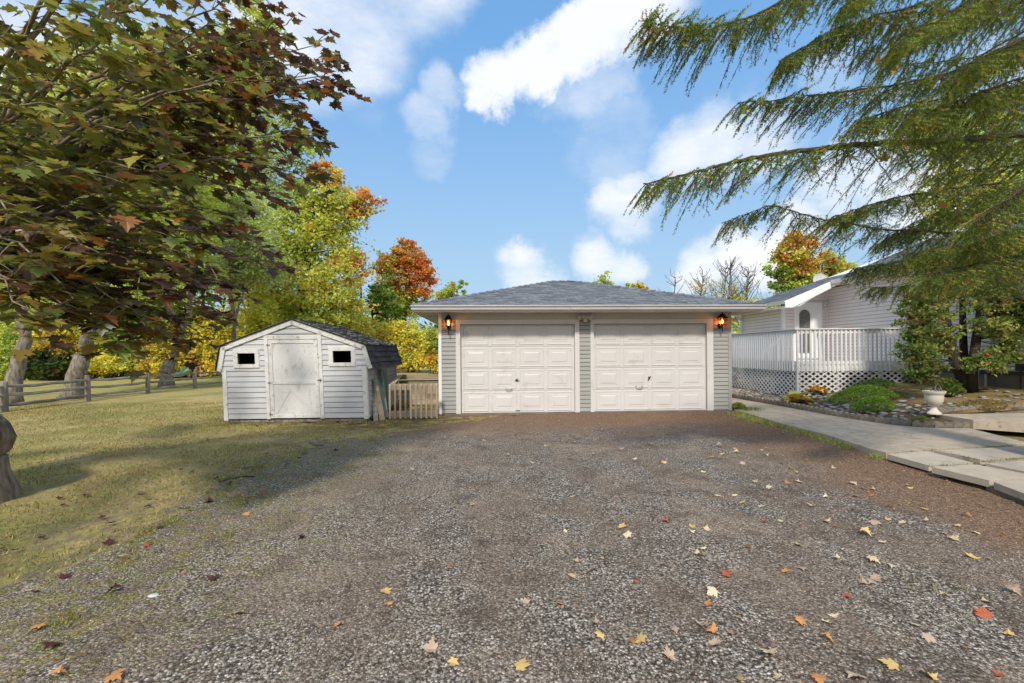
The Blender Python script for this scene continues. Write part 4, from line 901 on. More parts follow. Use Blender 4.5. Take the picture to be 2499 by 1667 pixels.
# door
X0, X1 = WX+dl, WX+dr; mb = MB()
for a, b in ((X0, X0+.11), (X1-.11, X1)): mb.box(a, b, HYD-.045, HYD, FZ-.0, dtp)
mb.box(X0+.11, X1-.11, HYD-.045, HYD, dtp-.10, dtp); dfm = mb.build('door_frame', M['white'], hs_, ho)
wx0, wx1 = at(1740+650*.3229, 800, HYD-.03).x, at(1740+735*.3229, 800, HYD-.03).x; wz1 = at(1963, 755, HYD-.03).z; wz0 = at(1963, 862, HYD-.03).z
cx = (wx0+wx1)/2; rw = (wx1-wx0)/2; arc = [(cx+rw*math.cos(a*math.pi/12), wz1-rw*1.05+rw*1.05*math.sin(a*math.pi/12)) for a in range(13)]
da, db = X0+.11, X1-.11; ft = dtp-.10; y = HYD-.03
mb = MB()
mb.box(da, wx0, y, y+.025, FZ, ft); mb.box(wx1, db, y, y+.025, FZ, ft); mb.box(wx0, wx1, y, y+.025, FZ, wz0)
vs = [(x, yy, z) for yy in (y, y+.025) for x, z in arc] + [(x, yy, ft) for yy in (y, y+.025) for x, z in arc]; n = 13
mb.add(vs, [(i+1, i, 2*n+i, 2*n+i+1) for i in range(n-1)] + [(n+i, n+i+1, 3*n+i+1, 3*n+i) for i in range(n-1)] + [(i, i+1, n+i+1, n+i) for i in range(n-1)])
dob = mb.build('door', M['white'], hs_, ho)
mb = MB(); mb.prism([(x, y+.018, z) for x, z in arc] + [(wx0, y+.018, wz0), (wx1, y+.018, wz0)], (0, .004, 0)); mb.build('arched_glass', M['dglass'], dob, ho)
mb = MB(); ring = [(x, y-.004, z) for x, z in arc]
mb.tube([(wx1, y-.004, wz0)] + ring + [(wx0, y-.004, wz0), (wx1, y-.004, wz0)], .013, 6); mb.build('glass_moulding', M['gutter'], dob, ho)
mb = MB(); q = [(cx + (rw*.72)*math.cos(a*math.pi/12), y+.012, wz1-rw*1.05+rw*.74*math.sin(a*math.pi/12)) for a in range(13)]
mb.tube([(cx+rw*.72, y+.012, wz0+.06)] + q + [(cx-rw*.72, y+.012, wz0+.06), (cx+rw*.72, y+.012, wz0+.06)], .0045, 5)
mb.tube([(cx, y+.012, wz1-.12), (cx, y+.012, wz0+.6)], .004, 5)
for dz in (0, .10, .2): mb.lathe([(.002, -.05), (.035, 0), (.002, .05)], (cx+(.03 if dz else -.0), y+.012, (wz0+wz1)/2+.08-dz), 6)
mb.build('leaded_motif', M['gold'], dob, ho)
mb = MB(); mb.box(db-.07, db-.02, y-.05, y, FZ+.95, FZ+1.0); mb.lathe([(.02, 0), (.028, .02), (.02, .05)], (db-.06, y-.05, FZ+.88), 8); mb.build('door_handle', M['black'], dob, ho)
mb = MB(); mb.box(X0+.13, X1-.13, y-.004, y, FZ+.06, FZ+.08); mb.box(X0+.13, X1-.13, y-.004, y, FZ+.10, FZ+.115); mb.build('kick_strip', M['found'], dob, ho)
# white carriage lamp by the door
c = at(1740+852*.3229, 620+388*.3229, HYD-.09); lt = thing('porch_lantern', 'unlit white carriage lantern on the house wall beside the arched door', 'lantern', c); mb = MB()
for sx in (-1, 1):
    for sy in (-1, 1): mb.bar(Vector((sx*.045, sy*.045, -.10)), Vector((sx*.08, sy*.08, .05)), .013, .013)
mb.box(-.05, .05, -.05, .05, -.115, -.10); mb.build('cage', M['white'], lt)
MB().add([(-.1,-.1,.05),(.1,-.1,.05),(.1,.1,.05),(-.1,.1,.05),(0,0,.13)], [(3,2,1,0),(0,1,4),(1,2,4),(2,3,4),(3,0,4)]).build('cap', M['white'], lt)
mb = MB(); mb.box(-.03, .03, .02, .09, -.03, .03); mb.build('bracket', M['white'], lt)
# pipes and meter posts at the foundation
for nm, px, lab in (('standpipe', 2409, 'white plastic standpipe against the house foundation beside the cedar trunks'), ('standpipe', 2386, 'shorter grey standpipe behind the cedar by the foundation')):
    c = at(px, 955, 10.7); h = .62 if px == 2409 else .35; c.z = float(bedz(c.x, c.y))-.02; t = thing(nm, lab, 'pipe', c); q = MB(); q.lathe([(.045, 0), (.045, h), (.055, h+.005), (.055, h+.06), (.03, h+.07)], n=12); q.build('pipe', M['plastic'] if px == 2409 else M['steel'], t)
mb = MB(); Yc = 9.9; mb.tube([(HX-.04, Yc, 1.02), (HX-.04, Yc, .55)], .018); mb.tube([(HX-.035, Yc+.0, .98), (HX-.03, Yc+.35, .93), (HX-.03, Yc+.8, .93), (HX-.035, Yc+1.1, 1.0)], .010); mb.box(HX-.09, HX-.015, Yc-.06, Yc+.06, 1.0, 1.16)
mb.build('conduit', M['black'], hs_, ho)
# satellite dish on the roof
c = at(2000, 686, 19.5); dsh = thing('satellite_dish', 'pale round satellite dish behind the house roof ridge', 'satellite dish', (c.x, c.y, 2.9)); dz = c.z-2.9
mb = MB(); n = 24; R = Matrix.Translation((0, 0, dz)) @ Matrix.Rotation(math.radians(80), 4, 'X'); q = MB(); q.lathe([(.01, .0), (.12, .008), (.22, .03), (.30, .06), (.325, .075), (.325, .08), (.30, .068), (.12, .018)], n=n); mb.v = [tuple(R @ Vector((p[0], p[1]*1.0, p[2]))) for p in q.v]; mb.f = q.f; mb.sm = True; mb.build('reflector', M['metal'], dsh)
mb = MB(); mb.tube([(0, .12, 0), (0, .12, dz)], .03); mb.tube([(0, .1, dz-.30), (0, -.45, dz-.22)], .018); mb.build('mast', M['steel'], dsh)
mb = MB(); mb.box(-.05, .05, -.52, -.42, dz-.24, dz-.16); mb.build('receiver', M['plastic'], dsh)
c = at(2002, 668, 20.5); an = thing('tv_aerial', 'thin metal aerial rod standing up behind the satellite dish', 'aerial', (c.x, c.y, 2.9)); mb = MB(); mb.tube([(0,0,0), (0,0,c.z-2.5)], .02); mb.build('rod', M['steel'], an); mb = MB(); mb.tube([(-.0,0,c.z-2.6), (.5,0,c.z-2.62)], .014); mb.tube([(.15,0,c.z-2.75), (.15,0,c.z-2.45)], .01); mb.build('cross_arm', M['steel'], an)

# ------------------------------------------------------------ deck
DX, DY = 7.80, 12.5; dk = thing('white_deck', 'raised white painted wooden deck with slatted railing and lattice skirt', 'deck', (DX, DY, 0)); do = org(dk)
RT = 2.07; RB = .90
for i in range(24):
    y = DY+.03+i*.146
    if y+.14 > HYD-.06: break
    MB().box(DX+.03, HX-.03, y, y+.138, FZ-.035, FZ-.002).build('floor_board', M['white'], dk, do)
mb = MB(); mb.box(DX+.0, HX-.03, DY-.0, DY+.028, RB, FZ-.036); mb.build('rim_board', M['white'], dk, do)
mb = MB(); mb.box(DX, DX+.028, DY+.029, HYD+.3, RB, FZ-.036); mb.build('rim_board', M['white'], dk, do)
mb = MB(); mb.box(DX+.001, HX-.03, DY+.002, DY+.036, RT-.13, RT-.025); mb.box(DX+.001, HX-.03, DY+.002, DY+.036, FZ+.02, FZ+.10); mb.build('rail_stringer', M['white'], dk, do)
mb = MB(); mb.box(DX+.002, DX+.036, DY+.037, HYD+.3, RT-.13, RT-.025); mb.box(DX+.002, DX+.036, DY+.037, HYD+.3, FZ+.02, FZ+.10); mb.build('rail_stringer', M['white'], dk, do)
mb = MB(); mb.box(DX-.06, HX-.03, DY-.055, DY+.05, RT-.024, RT+.008); mb.build('top_rail', M['white'], dk, do)
mb = MB(); mb.box(DX-.055, DX+.05, DY+.051, HYD+.3, RT-.024, RT+.008); mb.build('top_rail', M['white'], dk, do)
# balusters, cut at a slant at both ends
bm_ = MB(); h0, h1 = RB-.01, RT-.03
bm_.add([(-.023,0,h0+.03),(.023,0,h0+.03),(.023,0,h1),(-.023,0,h1),(-.023,-.037,h0),(.023,-.037,h0),(.023,-.037,h1-.02),(-.023,-.037,h1-.02)], [(0,1,2,3)[::-1],(4,5,6,7),(4,0,1,5)[::-1],(5,1,2,6)[::-1],(6,2,3,7)[::-1],(7,3,0,4)[::-1]])
bme = bm_.mesh(M['white'])
nb_ = int((HX-.06-DX)/.121)
for i in range(nb_+1): link('baluster', bme, dk, (.022+i*.121, -.001, 0))
for i in range(1, 31): link('baluster', bme, dk, (-.001, i*.121, 0), (0, 0, -math.pi/2))
# second railing line beyond, seen between the balusters: stairs guard
for i in range(10):
    y = HYD+.32+i*.12
    link('baluster', bme, dk, (-.001, y-DY, 0), (0, 0, -math.pi/2)) if i < 3 else None
# lattice skirt
def lattice(fr_, L_, v0f, v1, step=.205, w=.042):
    def seg(s, sign):      # line u = s + sign*v', clip to 0..L, v0..v1
        pts = []
        for k in range(41):
            v = v1 - (v1-v0m)*k/40; u = s + sign*(v1-v)/.68
            if 0 <= u <= L_ and v >= v0f(u): pts.append((u, v))
        return (pts[0], pts[-1]) if len(pts) > 1 else None
    v0m = min(v0f(0), v0f(L_))
    for sign, n in ((1, .004), (-1, .012)):
        s = -1.6
        while s < L_+1.6:
            g = seg(s, sign); s += step
            if g is None: continue
            (a, b), (c, d) = g
            if abs(b-d) < .03: continue
            m = MB(); m.bar(fr_.p(a, b, n), fr_.p(c, d, n), w, .007, fr_.n); m.build('lattice_slat', M['white'], dk, do)
fL = Frame((DX+.03, DY+.012, 0), (1, 0, 0), (0, -1, 0)); lattice(fL, HX-.06-DX, lambda u: max(.12, float(bedz(DX+u, DY))-.03), RB-.002)
fS = Frame((DX+.012, DY+.03, 0), (0, 1, 0), (-1, 0, 0)); lattice(fS, 3.7, lambda u: .06, RB-.002)
mb = MB()
for u in (.0, 1.1, 2.3, 3.2): mb.box(DX+.03+u, DX+.11+u, DY+.035, DY+.11, 0, RB)
for u in (1.2, 2.4, 3.6): mb.box(DX+.04, DX+.11, DY+u, DY+u+.08, 0, RB)
for i, (a, b) in enumerate([(mb.v[k:k+8], None) for k in range(0, len(mb.v), 8)]):
    q = MB(); q.add(a, [(3,2,1,0),(4,5,6,7),(0,1,5,4),(1,2,6,5),(2,3,7,6),(3,0,4,7)]); q.build('support_post', M['white'], dk, do)
mb = MB(); mb.box(DX, DX+.05, DY-.03, DY-.012, .1, RB); mb.build('lattice_trim', M['white'], dk, do)
# sloping stair guard behind
st_ = thing('stair_guard', 'white sloping stair railing behind the slatted deck railing', 'railing', (DX+1.7, 15.2, 0)); so2 = org(st_)
mb = MB(); mb.bar((DX+.35, 15.3, 1.15), (DX+1.35, 15.3, 2.0), .03, .10); mb.build('hand_rail', M['white'], st_, so2)
for i in range(9):
    x = DX+.40+i*.11; z = 1.15+(x-DX-.35)*.85; MB().box(x-.018, x+.018, 15.32, 15.35, FZ-.03, z).build('baluster', M['white'], st_, so2)
st2 = thing('stair_railing', 'short white stair railing stepping down at the far left end of the deck', 'railing', (DX-.2, HYD+.3, 0)); so3 = org(st2)
mb = MB(); mb.bar((DX-.03, HYD+.35, 1.85), (DX-.45, HYD+.6, 1.5), .04, .09); mb.build('hand_rail', M['white'], st2, so3)
for i in range(4):
    x = DX-.08-i*.11; MB().box(x-.018, x+.018, HYD+.36+i*.06, HYD+.39+i*.06, .1, 1.80-i*.09).build('baluster', M['white'], st2, so3)

# ------------------------------------------------------------ little gate and plank pen between shed and garage
G0 = gz(950, 1024); G1 = gz(1069, 1022); gt_ = thing('picket_gate', 'low weathered picket gate between the shed and the garage', 'gate', (G0.x, G0.y, 0), math.atan2(G1.y-G0.y, G1.x-G0.x)); gl_ = (G1-G0).length
gtop = at(1000, 937, G0.y).z
for v0, v1 in ((.05, .19), (gtop-.14, gtop-.005)): MB().box(0, gl_-.01, -.0, .035, v0, v1).build('cross_rail', M['woodh'], gt_)
for i in range(10):
    x = .0 + i*(gl_-.045)/9; MB().add([(x,-.036,.02),(x+.040,-.036,.02),(x+.040,-.001,.02),(x,-.001,.02),(x,-.036,gtop-.035),(x+.040,-.036,gtop-.035),(x+.040,-.001,gtop),(x,-.001,gtop)], [(3,2,1,0),(4,5,6,7),(0,1,5,4),(1,2,6,5),(2,3,7,6),(3,0,4,7)]).build('picket', M['wood'], gt_)
pn = thing('plank_pen', 'weathered plank enclosure wall with a capped top rail behind the picket gate', 'fence', (-3.1, 13.0, 0)); po = org(pn)
yb = 13.0; tz = at(1010, 914, yb).z; xl, xr_ = at(973, 930, yb).x, at(1090, 930, yb).x
mb = MB(); mb.box(xl, xr_+.4, yb-.06, yb-.0, tz-.14, tz); mb.build('cap_board', M['woodh'], pn, po)
hts = [0, .16, .31, .46, .60, tz-.16]
for a, b in zip(hts[:-1], hts[1:]):
    x = xl
    for w_ in (.75, .9, .6):
        MB().box(x+.002, min(x+w_, xr_+.4)-.002, yb+.005, yb+.04, a+.004, b-.004).build('plank', M['woodh'], pn, po); x += w_
        if x > xr_+.3: break
for y in (11.1+.0, 12.0):
    MB().box(xl-.09, xl-.0, y, y+.09, 0, tz-.05).build('post', M['wood'], pn, po)
for a, b in zip(hts[:-1], hts[1:]): MB().box(xl-.04, xl-.005, 11.15, yb, a+.01, b-.02).build('plank', M['woodh'], pn, po)
p0, p1 = at(958, 937, 10.9), at(977, 916, 12.95)
mb = MB(); mb.bar((p0.x, p0.y, p0.z), (p1.x, p1.y, p1.z), .12, .035); mb.build('hand_rail', M['wood'], pn, po)
# clutter leaning on the shed side
def leanb(name, label, cat, foot, head, w, t, mat, up=(1, 0, 0)):
    a, b = Vector(foot), Vector(head); tt = thing(name, label, cat, a); mb = MB(); mb.bar(Vector((0,0,0)), b-a, w, t, up); mb.build('board', mat, tt); return tt
b0 = gz(918, 1024); b1 = gz(933, 1025)
leanb('leaning_board', 'thin pale grey board leaning on the shed side nearest the front corner', 'board', gz(918,1027), at(910,952,10.25), .015, .10, M['rail'])
leanb('leaning_board', 'thicker pale edged board leaning on the shed between the wire panels', 'board', gz(934,1026), at(914,926,10.3), .03, .12, M['woodh'])
leanb('leaning_board', 'dark narrow board leaning low against the shed side wall', 'board', gz(928,1025), at(915,972,10.2), .02, .09, M['barkd'])
leanb('leaning_board', 'tall green stained board leaning under the shed eave', 'board', gz(937,1021), at(923,902,10.8), .03, .20, M['gpanel'], (1,.3,0))
def wirepanel(label, quad, nx, ny, mat):
    t = thing('wire_mesh_panel', label, 'mesh panel', (quad[0].x, quad[0].y, 0)); o = org(t); a, b, c, d = quad
    mb = MB()
    for i in range(nx+1): p, q = a.lerp(b, i/nx), d.lerp(c, i/nx); mb.tube([p, q], .0035, 4)
    for j in range(ny+1): p, q = a.lerp(d, j/ny), b.lerp(c, j/ny); mb.tube([p, q], .0035, 4)
    mb.build('wire', mat, t, o)
    mb = MB(); n = (b-a).cross(d-a).normalized()*.012
    if n.y < 0: n = -n
    mb.add([a+n*1.2, b+n*1.2, c+n*1.2, d+n*1.2, a+n*2, b+n*2, c+n*2, d+n*2], [(0,1,2,3),(7,6,5,4),(0,4,5,1),(1,5,6,2),(2,6,7,3),(3,7,4,0)]); mb.build('backing_sheet', M['gpanel'], t, o)
wirepanel('green wire mesh panel leaning against the shed beside the picket gate', [at(937,1004,10.7), at(950,998,10.9), at(944,902,11.0), at(931,903,10.6)], 5, 14, M['gwire'])
wirepanel('small wire mesh sheet leaning at the front corner of the shed', [at(926,1000,10.15), at(932,998,10.25), at(921,925,10.4), at(911,926,10.2)], 2, 10, M['gwire'])

# ------------------------------------------------------------ split rail fence
fn = thing('split_rail_fence', 'grey split rail fence of three rails crossing the lawn on the left', 'fence', (-13.8, 15, 0)); fo = org(fn)
ptsf = [(-13.3, 9.6), (-13.5, 12.1), (-13.9, 14.9), (-13.86, 17.3), (-13.8, 19.8), (-13.7, 22.4), (-13.6, 25), (-13.5, 27.6)]
r = random.Random(5)
for i, (x, y) in enumerate(ptsf):
    zt = .80 if i != 2 else .83; q = MB(); pts_ = []
    for k in range(5): pts_.append((x+r.uniform(-.012,.012), y+r.uniform(-.012,.012), -.05+zt*k/4*1.05))
    q.tube(pts_, [.085,.08,.082,.078,.07], 7); q.build('post', M['post'], fn, fo)
for (a, b) in zip(ptsf[:-1], ptsf[1:]):
    for z in (.17, .43, .66):
        q = MB(); n = 7; P_ = []
        for k in range(n):
            t_ = k/(n-1); P_.append((a[0]+(b[0]-a[0])*t_*1.0+r.uniform(-.012,.012), a[1]+(b[1]-a[1])*(t_*1.06-.03), z+r.uniform(-.018,.018)-.02*math.sin(t_*3.14)))
        q.tube(P_, [.03]+[.045+r.uniform(-.006,.008) for _ in range(n-2)]+[.03], 6); q.build('rail', M['rail'], fn, fo)

# ------------------------------------------------------------ play set far left
c = gz(477, 922); ps = thing('play_set', 'wooden swing and slide play set with a green arched canopy beyond the fence', 'play set', c); S = c.y/F
P = lambda px, py, dy=0: at(px, py, c.y+dy) - c
def bx(nm, a, b, w, mat): mb = MB(); mb.bar(a, b, w, w); mb.build(nm, mat, ps)
tw = [(465, 0), (478, 0), (465, .9), (478, .9)]
for px in (464, 475.5): bx('tower_post', P(px, 921), P(px, 871), .10, M['cedarw'])
for px in (476, 487.5): bx('tower_post', P(px, 919, 1.1), P(px, 872, 1.1), .10, M['cedarw'])
bx('swing_beam', P(430, 873.5), P(476, 872), .16, M['cedarw'])
bx('swing_leg', P(431, 873), P(424, 918), .10, M['cedarw']); bx('swing_leg', P(431, 873, 0), P(435, 915, 1.6), .10, M['cedarw'])
mb = MB(); mb.add([P(463, 896.5, -.05), P(489, 896.5, -.05), P(491, 895, 1.3), P(468, 895, 1.3)] + [p+Vector((0,0,.06)) for p in (P(463, 896.5, -.05), P(489, 896.5, -.05), P(491, 895, 1.3), P(468, 895, 1.3))], [(3,2,1,0),(4,5,6,7),(0,1,5,4),(1,2,6,5),(2,3,7,6),(3,0,4,7)]); mb.build('platform', M['cedarw'], ps)
for px in (466.5, 468.5, 470.5, 472.5): bx('slat', P(px, 896), P(px, 874), .035, M['cedarw'])
n = 9; vs = []
for dx, dy in ((0, -.1), (12, 1.4)):
    for k in range(n):
        a = math.pi*k/(n-1); vs.append(P(469+dx-6.5*math.cos(a), 872-9*math.sin(a), dy))
MB().add(vs + [v - Vector((0,0,.05)) for v in vs], [(k, k+1, n+k+1, n+k) for k in range(n-1)] + [(2*n+k+1, 2*n+k, 3*n+k, 3*n+k+1) for k in range(n-1)] + [(0, n, 3*n, 2*n), (n-1, 3*n-1, 4*n-1, 2*n-1)]).build('arched_canopy', M['gplas'], ps)
mb = MB(); mb.box(*sorted((P(477,880).x, P(486,880).x)), .3, .34, P(480, 892).z, P(480, 873).z); mb.build('canvas_side', M['canvas'], ps)
sp = [P(470, 894, -.1), P(460, 900, -.5), P(452, 908, -1.0), P(444, 914, -1.5), P(436, 917, -2.0), P(428, 918, -2.4)]; mb = MB()
for s_ in (-.26, .26):
    pass
vs = []
for p in sp: vs += [p+Vector((-.05,-.25,.16)), p+Vector((-.05,-.22,0)), p+Vector((.05,.22,0)), p+Vector((.05,.25,.16)), p+Vector((.05,.27,-.04)), p+Vector((-.05,-.27,-.04))]
fs = []
for k in range(len(sp)-1):
    for j in range(6): fs.append((6*k+j, 6*k+(j+1) % 6, 6*k+6+(j+1) % 6, 6*k+6+j))
MB().add(vs, fs + [(5,4,3,2,1,0), tuple(6*(len(sp)-1)+j for j in range(6))]).build('slide', M['mint'], ps)
for px in (433.5, 445.5, 451): q = MB(); q.tube([P(px, 874), P(px, 905)], .018, 4); q.build('swing_chain', M['canvas'], ps)
mb = MB(); a = P(433, 905); mb.box(a.x-.22, a.x+.08, -.12, .12, a.z-.03, a.z); mb.build('swing_seat', M['gplas'], ps)
mb = MB(); a = P(448.5, 906); mb.box(a.x-.12, a.x+.14, -.12, .12, a.z-.03, a.z); mb.build('swing_seat', M['gplas'], ps)
bx('ladder_rail', P(487, 893, -.1), P(492, 918, -.5), .07, M['cedarw'])
for px0, px1 in ((484, 478), (496, 500)): pass
pt = thing('picnic_table', 'brown wooden picnic table standing right of the play set tower', 'table', gz(491, 921)); o = gz(491, 921); mb = MB(); mb.box(-.45, .45, -.35, .35, .68, .73); mb.build('tabletop', M['cedarw'], pt)
for sx in (-.35, .35):
    mb = MB(); mb.bar((sx, -.15, .68), (sx, -.55, 0), .07, .05); mb.build('leg', M['cedarw'], pt); mb = MB(); mb.bar((sx, .15, .68), (sx, .55, 0), .07, .05); mb.build('leg', M['cedarw'], pt)
for sy in (-.55, .55): mb = MB(); mb.box(-.45, .45, sy-.12, sy+.12, .40, .44); mb.build('bench_seat', M['cedarw'], pt)
c = gz(248, 922); q = MB(); q.lathe([(.05,-.05),(.34,.0),(.40,.12),(.33,.24),(.12,.30),(.01,.30)], c, 9, 3, .12); o = q.build('boulder', M['canvas']); tag(o, 'small whitish boulder on the far lawn against the hedge', 'boulder')

# ------------------------------------------------------------ scalloped edging, river stones, urn
ed = thing('garden_edging', 'brown scalloped concrete edging along the curved edge of the stone bed', 'edging', (7, 9, 0)); eo = org(ed)
path = []; ys_ = np.array([8.12, 8.2, 8.35, 8.6, 9.2, 9.8, 11.8, 14.2, 17]); xs_ = np.array([8.1, 7.62, 7.38, 7.2, 7.05, 6.98, 6.92, 6.72, 6.5])
cur = [Vector((x, y)) for x, y in zip(xs_, ys_)]; 
def walkpath(cur, step):
    out = []; carry = 0
    for a, b in zip(cur[:-1], cur[1:]):
        d = (b-a); L_ = d.length; s = carry
        while s < L_: out.append((a + d*(s/L_), d.normalized())); s += step
        carry = s - L_
    return out
def scallop(seed):
    r = random.Random(seed); n = 7; w = .145; prof = [(-w/2+w*i/(n-1), .052+.055*math.sin(math.pi*i/(n-1))**.8+.01) for i in range(n)]
    mb = MB(); mb.prism([(-w/2, -.034, -.09), (w/2, -.034, -.09)] + [(x, -.034, z) for x, z in prof[::-1]], (0, .068, 0))
    # the rounded front rib
    for j in range(len(mb.v)):
        x, y, z = mb.v[j]
        if y < 0: mb.v[j] = (x, y - .018*math.cos(x/w*math.pi)*1.0, z)
    return mb.mesh(M['edge'])
sms = [scallop(i) for i in range(2)]
for i, (p, d) in enumerate(walkpath(cur, .147)):
    link('edging_scallop', sms[i % 2], ed, (p.x-eo.x, p.y-eo.y, .07+r.uniform(-.006,.006)), (r.uniform(-.06,.06), 0, math.atan2(d.y, d.x)+math.pi))
ed2 = thing('garden_edging', 'straight run of scalloped concrete edging behind the step slab', 'edging', (9, 8.95, 0))
for i in range(22): link('edging_scallop', sms[i % 2], ed2, (-.75+i*.147, -.04, .22+.018*i*.5), (r.uniform(-.05,.05), 0, 0))
# river stones
ICO = []
def rock(seed):
    q = MB(); q.lathe([(.02,-.45),(.62,-.36),(.95,-.05),(.86,.25),(.5,.44),(.02,.5)], n=8); rr = random.Random(seed); q.v = [(x*(1+rr.uniform(-.16,.16)), y*(1+rr.uniform(-.16,.16)), z*(1+rr.uniform(-.12,.12))) for x, y, z in q.v]; q.sm = False
    me = q.mesh(M['stoneo']); me.polygons.foreach_set('use_smooth', [True]*len(me.polygons)); return me, q
rocks = [rock(i) for i in range(6)]
cand = []
for i in range(2600):
    y = 8.2 + 7.6*RS.rand()**1.3; x0 = bedx(y)+.09; x = x0 + (RS.rand()**1.15)*(3.9 if y < 12.4 else .85)
    if y < 8.95 and x > 8.02: continue
    if x > HX-.1: continue
    dens = 1.0 if y > 12.6 or x-x0 < .4 else (.95 if fbm(x, y, .9, 31) > .42 and x < 9.9 else .25)
    if x > 8.6 and y > 9.8: dens *= .3
    if RS.rand() > dens: continue
    s = .035 + .055*RS.rand()**1.6
    if any((x-c[0])**2+(y-c[1])**2 < (.80*(s+c[2]))**2 for c in cand): continue
    cand.append((x, y, s))
cand.sort(key=lambda c: -c[2]/c[1])
nbk = NB()
for i, (x, y, s) in enumerate(cand):
    z = float(bedz(x, y)); sc = (s*r.uniform(1, 1.35), s*r.uniform(.8, 1.05), s*r.uniform(.5, .85)); me, q = rocks[i % 6]
    if i < 300: o = link('river_stone', me, bed, (x, y, z+sc[2]*.22), (r.uniform(-.2,.2), r.uniform(-.2,.2), r.uniform(0, 6.28))); o.scale = sc
    else:
        R = (Matrix.Translation((x, y, z+sc[2]*.22)) @ Matrix.Rotation(r.uniform(0, 6.28), 4, 'Z') @ Matrix.Diagonal((*sc, 1)))
        V = [tuple(R @ Vector(p)) for p in q.v]; T_ = []
        for f in q.f:
            for k in range(1, len(f)-1): T_.append((f[0], f[k], f[k+1]))
        g = r.choice([(.34,.31,.27),(.42,.39,.35),(.25,.22,.19),(.33,.25,.2),(.5,.47,.43)]); nbk.add(V, T_, g)
o = nbk.build('river_stone', M['stone'], bed); o['kind'] = 'stuff'
# urn planter
c = Vector((8.54, 9.2, float(bedz(8.54, 9.2)))); c = gz(2280, 1008, .27); uz = c.z
ur = thing('urn_planter', 'cream plastic urn planter on a flared square foot in the stone bed', 'planter', (c.x, c.y, uz-.02)); us = c.y/F
mb = MB(); k = us; q_ = lambda pr: [(r*.74*k, z*k) for r, z in pr]
mb.lathe(q_([(20,0),(20,3),(13,8),(7.5,14),(6.5,18),(9,20),(11,22)]), n=16, lobes=4, amp=.06); mb.build('pedestal', M['urn'], ur)
mb = MB(); mb.lathe(q_([(10,21),(19,25),(23.5,32),(25,40),(24,47),(29,51),(30,54),(30,57),(27,57),(24,52),(22,46)]), n=24, lobes=12, amp=.012); mb.build('bowl', M['urn'], ur)
mb = MB(); mb.lathe(q_([(.5,50),(23,50),(23,49)]), n=16); mb.build('soil', M['barkd'], ur)
mb = MB(); mb.tube([(2*k,0,52*k),(3*k,0,66*k),(9*k,0,73*k),(15*k,0,66*k),(17*k,0,54*k)], .012, 5); mb.tube([(-8*k,0,50*k),(-11*k,-.02,60*k),(-6*k,0,64*k)], .008, 5); mb.tube([(11*k,0,50*k),(11*k,0,64*k)], .014, 5); mb.build('dried_stem', M['post'], ur)

# ------------------------------------------------------------ vegetation
YG, LG, GR, DG, OR, RD, YE, GY, GO = (.68,.69,.15), (.52,.62,.15), (.26,.38,.08), (.09,.145,.045), (.76,.34,.09), (.66,.20,.07), (.86,.74,.12), (.54,.60,.30), (.74,.56,.13)
QV = np.array([(-.5,0,0),(0,-.32,.04),(.5,0,0),(0,.32,.04)], float); QF = np.array([(0,1,2),(0,2,3)])
def crown_cloud(nb, blobs, n, size, rs, flat=.75, clump=.17, surf_=.5, tiltk=1.3, limbs=None):
    """blobs: (centre, radii, palette, weight). leaves gather in clumps through each ellipsoid"""
    wts = np.array([b[3]*(b[1][0]*b[1][1]*b[1][2])**(2/3) for b in blobs]); wts /= wts.sum(); ends = []
    for (c, rad, pal, _), w in zip(blobs, wts):
        k = max(8, int(n*w*1.25)); c = np.array(c); rad = np.array(rad); nc = max(6, k//60)
        d = rs.randn(nc, 3); d /= np.linalg.norm(d, axis=1)[:, None]; rr = rs.rand(nc)**surf_
        cc = c + d*rr[:, None]*rad; cp = rs.randint(len(pal), size=nc); csz = clump*rad.mean()*(.6+.9*rs.rand(nc)); cb = .78+.44*rs.rand(nc)
        idx = rs.randint(nc, size=k); off = rs.randn(k, 3)*csz[idx][:, None]*np.array([1, 1, flat])
        P = cc[idx] + off
        col = np.array(pal)[cp[idx]]; mixp = rs.rand(k) < .22; col[mixp] = np.array(pal)[rs.randint(len(pal), size=mixp.sum())]
        col = col * (cb[idx]*(.75+.5*rs.rand(k)))[:, None]
        s = size*1.42*(.6+.8*rs.rand(k)); Mx = rotmats(rs.rand(k)*6.28, tiltk*rs.rand(k)**.8, rs.rand(k)*6.28) * s[:, None, None]
        nb.batch(QV, QF, Mx, P, col); ends += list(cc[rs.permutation(nc)[:max(3, nc//10)]])
    return ends
